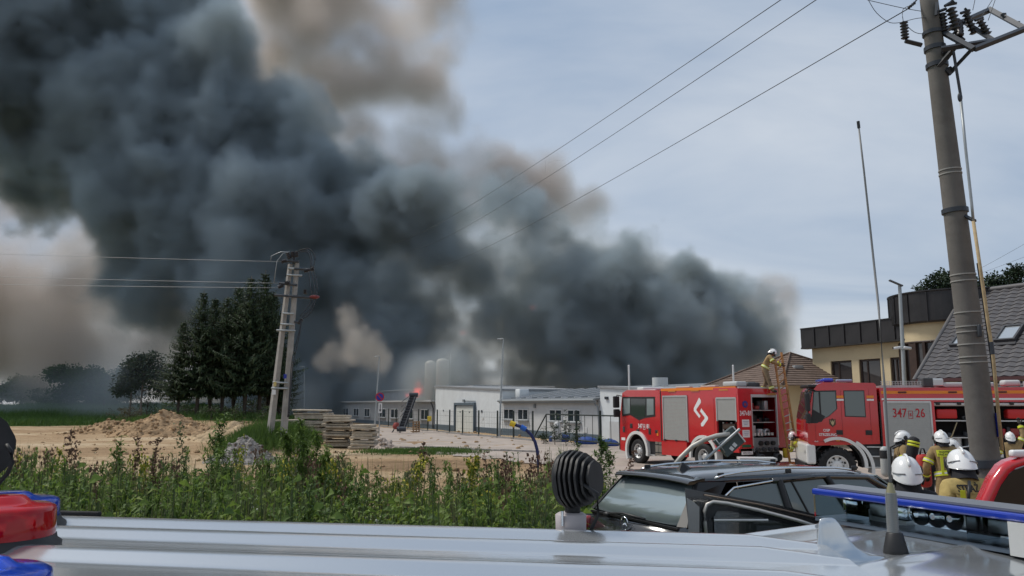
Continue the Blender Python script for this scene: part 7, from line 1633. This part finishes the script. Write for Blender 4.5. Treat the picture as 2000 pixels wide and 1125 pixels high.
for t_ in (.22,.66): p_ = Vector((l0.x,l0.y,0))+lx*(LL*t_)+ly*.09; zr = kz(p_.x,-p_.y); MB().rbox((p_.x,p_.y,(zr+zb_)/2),(.12,.09,max(.02,zb_-zr+.02)),.01).build('bar_foot', blackp, lb)
# open door with bright trim, standing out beyond the roof
Yd = 3.55
def dd(px,py,dy=0): return w2c(at(px,py,Yd+dy))
def outline(name, pts, m, th, par, dy=0):
    n = len(pts); a_ = [dd(*q,dy) for q in pts]; b_ = [dd(*q,dy+th) for q in pts]; return MB().add(a_+b_,[tuple(range(n)),tuple(range(n,2*n))]+[(i,(i+1)%n,n+(i+1)%n,n+i) for i in range(n)]).build(name, m, par)
do = outline('open_door', [(1337,953),(1372,960),(1420,968),(1520,986),(1605,1008),(1640,1022),(1640,1090),(1350,1090),(1345,1030)], cblack, .07, SC)
outline('door_seal', [(1341,972),(1352,978),(1366,990),(1366,1040),(1345,1040)], mat('trim_beige',(.33,.32,.30),.7,var=.1), .02, do, -.022)
MB().tube([dd(1380,1050,-.02),dd(1377,1020,-.02),dd(1376,998,-.02),dd(1381,985,-.02),dd(1393,980,-.02),dd(1420,983,-.02),dd(1480,996,-.02),dd(1560,1017,-.02),dd(1600,1030,-.02)],.008,8).build('window_trim', mat('satin_trim',(.50,.48,.45),.35,.4), do)
outline('door_glass', [(1396,1050),(1394,1010),(1400,998),(1425,998),(1490,1012),(1560,1030),(1600,1050)], cargl, .006, do, -.012)
MB().tube([dd(1376,967,-.01),dd(1480,985,-.01),dd(1590,1010,-.01)],.004,5).build('drip_line', mat('brown_line',(.15,.11,.08),.4), do)
for k in (0,): MB().cyl(dd(1395,1016,-.03),dd(1500,1016,-.03),.006,n=6).build('sill_strip', fwhite, do)
# ---------------------------------------------------------------- red car with raised tailgate
Yr = 5.2; RO = at(1960,1040,Yr); RO.z = .3
RC = thing('car', 'red car with its dark glazed tailgate raised, at the right edge', 'car', RO, R(8))
def rr(px,py,dy=0): return Matrix.Rotation(-R(8),3,'Z') @ (at(px,py,Yr+dy)-RO)
loft_x('body', [(.25,[(.7,.4),(.78,.7),(.7,.98)]),(.5,[(.8,.3),(.85,.7),(.78,1.0)]),(2.5,[(.85,.3),(.88,.7),(.78,1.0)]),(3.6,[(.8,.35),(.82,.6),(.7,.85)])], fred, RC)
bev(MB().loft([[(.15,-.62,1.40),(.15,.62,1.40),(.15,.60,1.46),(.15,-.60,1.46)],[(.6,-.66,1.42),(.6,.66,1.42),(.6,.60,1.50),(.6,-.60,1.50)],[(2.0,-.64,1.40),(2.0,.64,1.40),(2.0,.58,1.47),(2.0,-.58,1.47)]]).build('roof', fred, RC),.02)
MB().loft([[(.3,-.76,.98),(.3,.76,.98)],[(.3,.6,1.42),(.3,-.6,1.42)]],cap=False)
gl_ = MB(); gl_.add([(.35,-.78,.98),(2.6,-.78,.98),(2.0,-.64,1.42),(.35,-.64,1.42),(.35,.78,.98),(2.6,.78,.98),(2.0,.64,1.42),(.35,.64,1.42)],[(0,1,2,3),(4,7,6,5),(1,5,6,2)]); gl_.build('side_glass', cargl, RC)
for x in (.9,3.0):
    for y_ in (-.74,.74): wheel(RC, x, y_, .32, .22, 1 if y_ > 0 else -1)
tg = MB(); fr_ = [(1924,985),(1944,940),(1962,914),(1975,905),(2012,893),(2150,880)]; rg = []
for px,py in fr_: a_ = rr(px,py); rg.append([a_,a_+Vector((.035,0,-.03)),a_+Vector((.045,.10,-.02)),a_+Vector((.01,.10,.015))])
tg.loft(rg).build('tailgate', fred, RC)
n_ = [rr(x+9,y+12,.03) for x,y in fr_]+[rr(2150,1012,.03),rr(1927,1000,.03)]; k = len(n_); m_ = MB(); m_.add(n_+[p_+Vector((0,.03,0)) for p_ in n_],[tuple(range(k)),tuple(range(k,2*k))]+[(i,(i+1)%k,k+(i+1)%k,k+i) for i in range(k)]); m_.build('tailgate_glass', mat('dark_glass',(.012,.012,.013),.12,spec=.6), C.objects['tailgate'])
lw_ = MB(); rg = []
for px,py,h_ in ((1892,1024,20),(1900,1018,30),(1960,1024,34),(2060,1030,40),(2150,1036,40)): a_ = rr(px,py,-.5); b_ = rr(px,py+h_,-.5); rg.append([a_,b_,b_+Vector((0,.25,0)),a_+Vector((0,.25,0))])
lw_.loft(rg, smooth=False).build('tail_panel', fred, RC)
MB().rbox(rr(1992,886,.05),(.14,.05,.05),.015).build('wiper_pod', rwhite, RC)
# ---------------------------------------------------------------- roadside weeds
wl_m = [leafmat('weed_green', (0.045,0.096,0.020), (0.215,0.305,0.060), 1.1, .42), leafmat('weed_dark', (0.026,0.064,0.018), (0.13,0.21,0.045), 1.1, .38), leafmat('weed_yellow', (0.095,0.155,0.02), (0.21,0.26,0.04), 2.5, .4), mat('stem_green', (.06,.085,.03), .8), mat('stem_brown', (.12,.075,.045), .9),
        mat('flower_white', (.62,.60,.50), .9), mat('flower_yellow', (.46,.40,.05), .8), mat('seed_brown', (.16,.09,.06), .95), mat('flower_pink', (.34,.24,.30), .9), leafmat('weed_olive', (0.085,0.105,0.050), (0.20,0.205,0.095), 1.2, .4)]
def plant(kind, h, seed, dens=1.0, big=1.0):
    """one plant as (V, F, material) arrays standing at the origin"""
    r = np.random.default_rng(seed); parts = []; bend = r.normal(size=2)*.08*h
    def stem_at(u): u = np.asarray(u, float); return np.stack([bend[0]*u**2, bend[1]*u**2, h*u], -1)
    def add_stem(p0, p1, r0, r1, m): v, f = tube_arrays(np.atleast_2d(p0), np.atleast_2d(p1), np.atleast_1d(r0), np.atleast_1d(r1), 4); parts.append((v,f,m))
    us = np.linspace(0,1,7); add_stem(stem_at(us[:-1]), stem_at(us[1:]), .006*np.linspace(1.2,.6,6), .006*np.linspace(1.1,.4,6), 4 if kind in 'DF' else 3)
    def leaves(u, ln, wd, m, tilt=.3, drop=.25, off=0.0):
        n = len(u); a = np.arange(n)*2.4+r.uniform(0,6)+r.normal(size=n)*.4; D = np.stack([np.cos(a), np.sin(a), tilt+r.normal(size=n)*.3], 1); B = stem_at(u)+D*off; U = np.tile([0,0,1.],(n,1))+r.normal(size=(n,3))*.25
        v, f = leaf_mesh_arrays(B, D, U, ln, wd, .12, drop); parts.append((v,f,m)); return B, D
    if kind == 'A':                                   # tall leafy stem with narrow leaves and side shoots
        n = int((40+h*40)*dens); u = np.sort(r.uniform(.08,1,n)); leaves(u, .10*big*(1.15-u*.65)*r.uniform(.6,1.3,n), .026*big*(1.1-u*.5)*r.uniform(.7,1.3,n), r.choice([0,1]), .35, .35)
        for _ in range(int((9+6*h)*dens)):
            u0 = r.uniform(.2,.95); a = r.uniform(0,6.28); L_ = .28*h*(1.1-u0)*r.uniform(.6,1.2); p0 = stem_at(u0); p1 = p0+np.array([math.cos(a)*L_*.6, math.sin(a)*L_*.6, L_*.8]); add_stem(p0,p1,.0035,.002,3); k = int(11*big)
            B = p0+(p1-p0)*np.linspace(.2,1,k)[:,None]; D = r.normal(size=(k,3))+np.array([0,0,.5]); v,f = leaf_mesh_arrays(B,D,np.tile([0,0,1.],(k,1))+r.normal(size=(k,3))*.2,.055*big*r.uniform(.6,1.3,k),.017*big*r.uniform(.8,1.2,k),.1,.3); parts.append((v,f,0))
    if kind == 'B':                                   # broad leaved bush
        for s in range(10):
            a = r.uniform(0,6.28); L_ = h*r.uniform(.6,1.05); top = np.array([math.cos(a)*L_*.42, math.sin(a)*L_*.42, L_]); add_stem(np.zeros(3), top*np.array([.6,.6,.55]), .005,.004,3); add_stem(top*np.array([.6,.6,.55]), top, .004,.002,3)
            k = 22; q = np.linspace(.15,1,k)[:,None]; B = top*q*np.array([1,1,1]); az = np.arange(k)*2.4+a; D = np.stack([np.cos(az),np.sin(az),.15+r.normal(size=k)*.25],1); ln = .062*r.uniform(.6,1.5,k); v,f = leaf_mesh_arrays(B+D*.03,D,np.tile([0,0,1.],(k,1))+r.normal(size=(k,3))*.3,ln,ln*r.uniform(.34,.55,k),.10,.3); parts.append((v,f,int(r.choice([0,0,1,2,2]))))
    if kind == 'C':                                   # grass tuft
        k = 34; a = r.uniform(0,6.28,k); D = np.stack([np.cos(a)*.35*r.uniform(.2,1.3,k), np.sin(a)*.35*r.uniform(.2,1.3,k), np.ones(k)],1); B = np.stack([np.cos(a)*.05,np.sin(a)*.05,np.zeros(k)],1); v,f = leaf_mesh_arrays(B,D,np.stack([np.cos(a+1.57),np.sin(a+1.57),np.zeros(k)],1)*.2+np.stack([np.cos(a),np.sin(a),.1*np.ones(k)],1),h*r.uniform(.6,1.1,k),np.full(k,.012),.05,.18); parts.append((v,f,int(r.choice([0,9,9]))))
    if kind in 'DE':                                  # dock / mugwort spikes, or yellow flowered tops
        n = int(16+h*10); u = np.sort(r.uniform(.1,.8,n)); leaves(u, .10*(1.1-u*.7)*r.uniform(.7,1.3,n), .026*r.uniform(.7,1.3,n), 9 if kind == 'D' else 0, .5, .3)
        k = int((60 if kind == 'D' else 90)*dens); uu = r.uniform(.62,1.0,k)**.8; P_ = stem_at(uu); sp_w = (.05 if kind == 'D' else .11)*(1.15-uu)[:,None]+.012; P_ = P_ + r.normal(size=(k,3))*sp_w
        D = r.normal(size=(k,3))+np.array([0,0,.6]); ln = big*(.028 if kind == 'D' else .026)*r.uniform(.7,1.4,k); v,f = leaf_mesh_arrays(P_,D,r.normal(size=(k,3)),ln,ln*.8,.3,.1); parts.append((v,f,int(r.choice([7,9,7])) if kind == 'D' else 6))
        if kind == 'E': v,f = leaf_mesh_arrays(P_+[0,0,-.02],D,r.normal(size=(k,3)),ln*1.2,ln*.7,.3,.1); parts.append((v,f,2))
    if kind == 'F':                                   # low shrub with round white flower heads
        n = 220; B = np.clip(r.normal(size=(n,3)),-1.3,1.3)*np.array([.22,.22,.20])*h+np.array([0,0,.6*h]); D = r.normal(size=(n,3))+B*.8; ln = .04*r.uniform(.7,1.3,n); v,f = leaf_mesh_arrays(B,D,np.tile([0,0,1.],(n,1))+r.normal(size=(n,3))*.4,ln,ln*.45,.12,.2); parts.append((v,f,1))
        mb = MB(); 
        for _ in range(13): p_ = np.clip(r.normal(size=3),-1.2,1.2)*np.array([.24,.24,.16])*h+np.array([0,0,.74*h]); mb.ell(p_, (.008,.008,.006), 6, 4)
        tri = [];  
        for f4 in mb.f: tri.append(f4[:3]); tri.append((f4[0],f4[2],f4[3]))
        parts.append((np.array(mb.v), np.array(tri), 5 if r.random() < .8 else 8))
    return join(parts)
def rotz(V, a, s): c_, s_ = math.cos(a), math.sin(a); return (V @ np.array([[c_,s_,0],[-s_,c_,0],[0,0,1]]))*s
LIB = {k: [plant(k, h, 200+7*i+ord(k)) for i in range(5)] for k, h in (('A',1.0),('B',.8),('C',.7),('D',1.0),('E',1.0),('F',.8))}
def wtop(px):
    """rough photo row of the weed tops along the strip"""
    pts = [(0,905),(90,868),(180,895),(330,900),(400,880),(480,890),(560,880),(600,850),(650,900),(720,925),(800,935),(900,925),(980,905),(1060,900),(1150,880),(1240,895),(1330,930)]
    for (a,b),(c_,d) in zip(pts, pts[1:]):
        if a <= px <= c_: return b+(d-b)*(px-a)/(c_-a)
    return 900
def weeds():
    r = random.Random(5); parts = []
    for _ in range(2700):
        px = r.uniform(-160, 1330); Y = 5.4+r.random()**1.15*5.6
        if px > 1070: Y = r.uniform(10.4, 17)
        if px > 1180 and r.random() < (px-1180)/140: continue
        x = (px-1000)/FPX*Y; z = zg(x,Y); zt = CAMZ-(wtop(px)-790)/FPX*Y
        nn_ = mnoise.noise(Vector((px*.011, Y*.9, 4.2))); k = r.choice(('AAAADDC' if nn_ > .25 else 'AAACCCCCDDE' if nn_ > 0 else 'AAABBCC' if nn_ > -.25 else 'BBAAFC') if Y > 7.4 else ('AACCBB' if nn_ > .15 else 'AABCBB' if nn_ > -.15 else 'ABBCF')); q = (Y-5.4)/5.6
        if 690 < px < 790 and Y < 8: k = r.choice('FFB')
        if px > 980 and px < 1110: k = r.choice('BBBCCDA')
        h = (zt-z)*(r.uniform(.55,.98) if r.random() < .8 else r.uniform(.9,1.2))*(1.02 if Y > 8 else .97) if px < 1120 else r.uniform(.5,1.0)
        if k in 'DE': h *= r.uniform(1.0,1.2)
        if k in 'BF': h = min(h, (zt-z)*.84)
        h = max(.25, min(h, 1.75)); v, f, m = LIB[k][r.randrange(5)]; hl = {'A':1.0,'B':.8,'C':.7,'D':1.0,'E':1.0,'F':.8}[k]; s = h/hl
        sxy = min(1.15, max(.75, s)); V = rotz(v, r.uniform(0,6.28), 1.0)*np.array([sxy,sxy,s])+np.array([x,Y,z-.03]); parts.append((V,f,m))
    V = []; F = []; M = []; o = 0
    for v,f,m in parts: V.append(v); F.append(f+o); M.append(m); o += len(v)
    tag(link('weeds', numpy_mesh('weeds', np.concatenate(V), np.concatenate(F), wl_m, np.concatenate(M))), kind='stuff')
    print('weed tris', sum(len(f) for f in F))
weeds()
# single plants one can pick out
def weed(kind, px, Y, top, label, seed, wide=1.0, cat='weed', name=None, dens=1.6, big=1.35):
    x = (px-1000)/FPX*Y; z = zg(x,Y); h = CAMZ-(top-790)/FPX*Y - z; v, f, m = plant(kind, h, seed, dens, big); v = v*np.array([wide,wide,1]); stem = (m == 3)|(m == 4)
    t = thing(name or {'A':'leafy_weed','D':'dock_plant','E':'yellow_weed','B':'bramble','C':'grass_tuft'}[kind], label, cat, (x,Y,z-.03))
    for nm, sel in (('stem', stem), ('leaves', ~stem)):
        if sel.any(): fs = f[sel]; ids, inv = np.unique(fs, return_inverse=True); link(nm, numpy_mesh(nm, v[ids], inv.reshape(fs.shape), wl_m, m[sel]), t)
for i,(px,Y,top) in enumerate(((598,8.4,832),(612,8.1,812),(628,8.5,838),(588,8.9,850),(640,8.2,862))):
    weed('A', px, Y, top-4, ('leafy stem at the left of the tall weed cluster before the slabs','tallest leafy weed, standing in front of the slab stacks','leafy stem just right of the tallest weed','bushy weed stem at the foot of the slab cluster','shortest stem of the cluster before the slab stacks')[i], 400+i, .85, dens=2.4, big=1.45)
for i,(k,px,Y,top,lab) in enumerate((('E',752,8.6,885,'yellow flowered weed below the short slab stack'),('D',806,9.2,862,'tall thin weed spike on the sandy ground, middle of the strip'),('E',908,9.0,882,'yellow flowered weed at the end of the sandy strip'),('D',930,9.4,885,'dark seed stalk next to the yellow flowered weed'),('D',985,9.6,880,'brown dock stalk beside the blue pipe'),
        ('A',254,9.0,842,'tall spindly weed in front of the earth heap'),('D',275,9.3,850,'thin pale spike right of the spindly weed'),('D',308,9.0,846,'forked spike under the earth heap'),('A',424,9.2,800,'tallest spike on the sandy mound, left part'),('A',458,9.1,826,'tall leafy spike before the gravel heap'),('D',395,9.5,822,'slender spike left of the gravel heap'),('E',60,8.6,862,'yellow green weed at the left end of the strip'),
        ('D',176,9.5,836,'bare thin stalk over the sandy yard'),('A',395,8.4,866,'bushy weed below the gravel heap'),('A',1190,13,850,'tall grassy weed beside the left fire engine wheel'),('A',1172,12,842,'pale leafy weed left of the fire engine wheel'),('D',1208,14,872,'seed stalk under the fire engine bumper'))):
    weed(k, px, Y, top, lab, 430+i, 1.15)
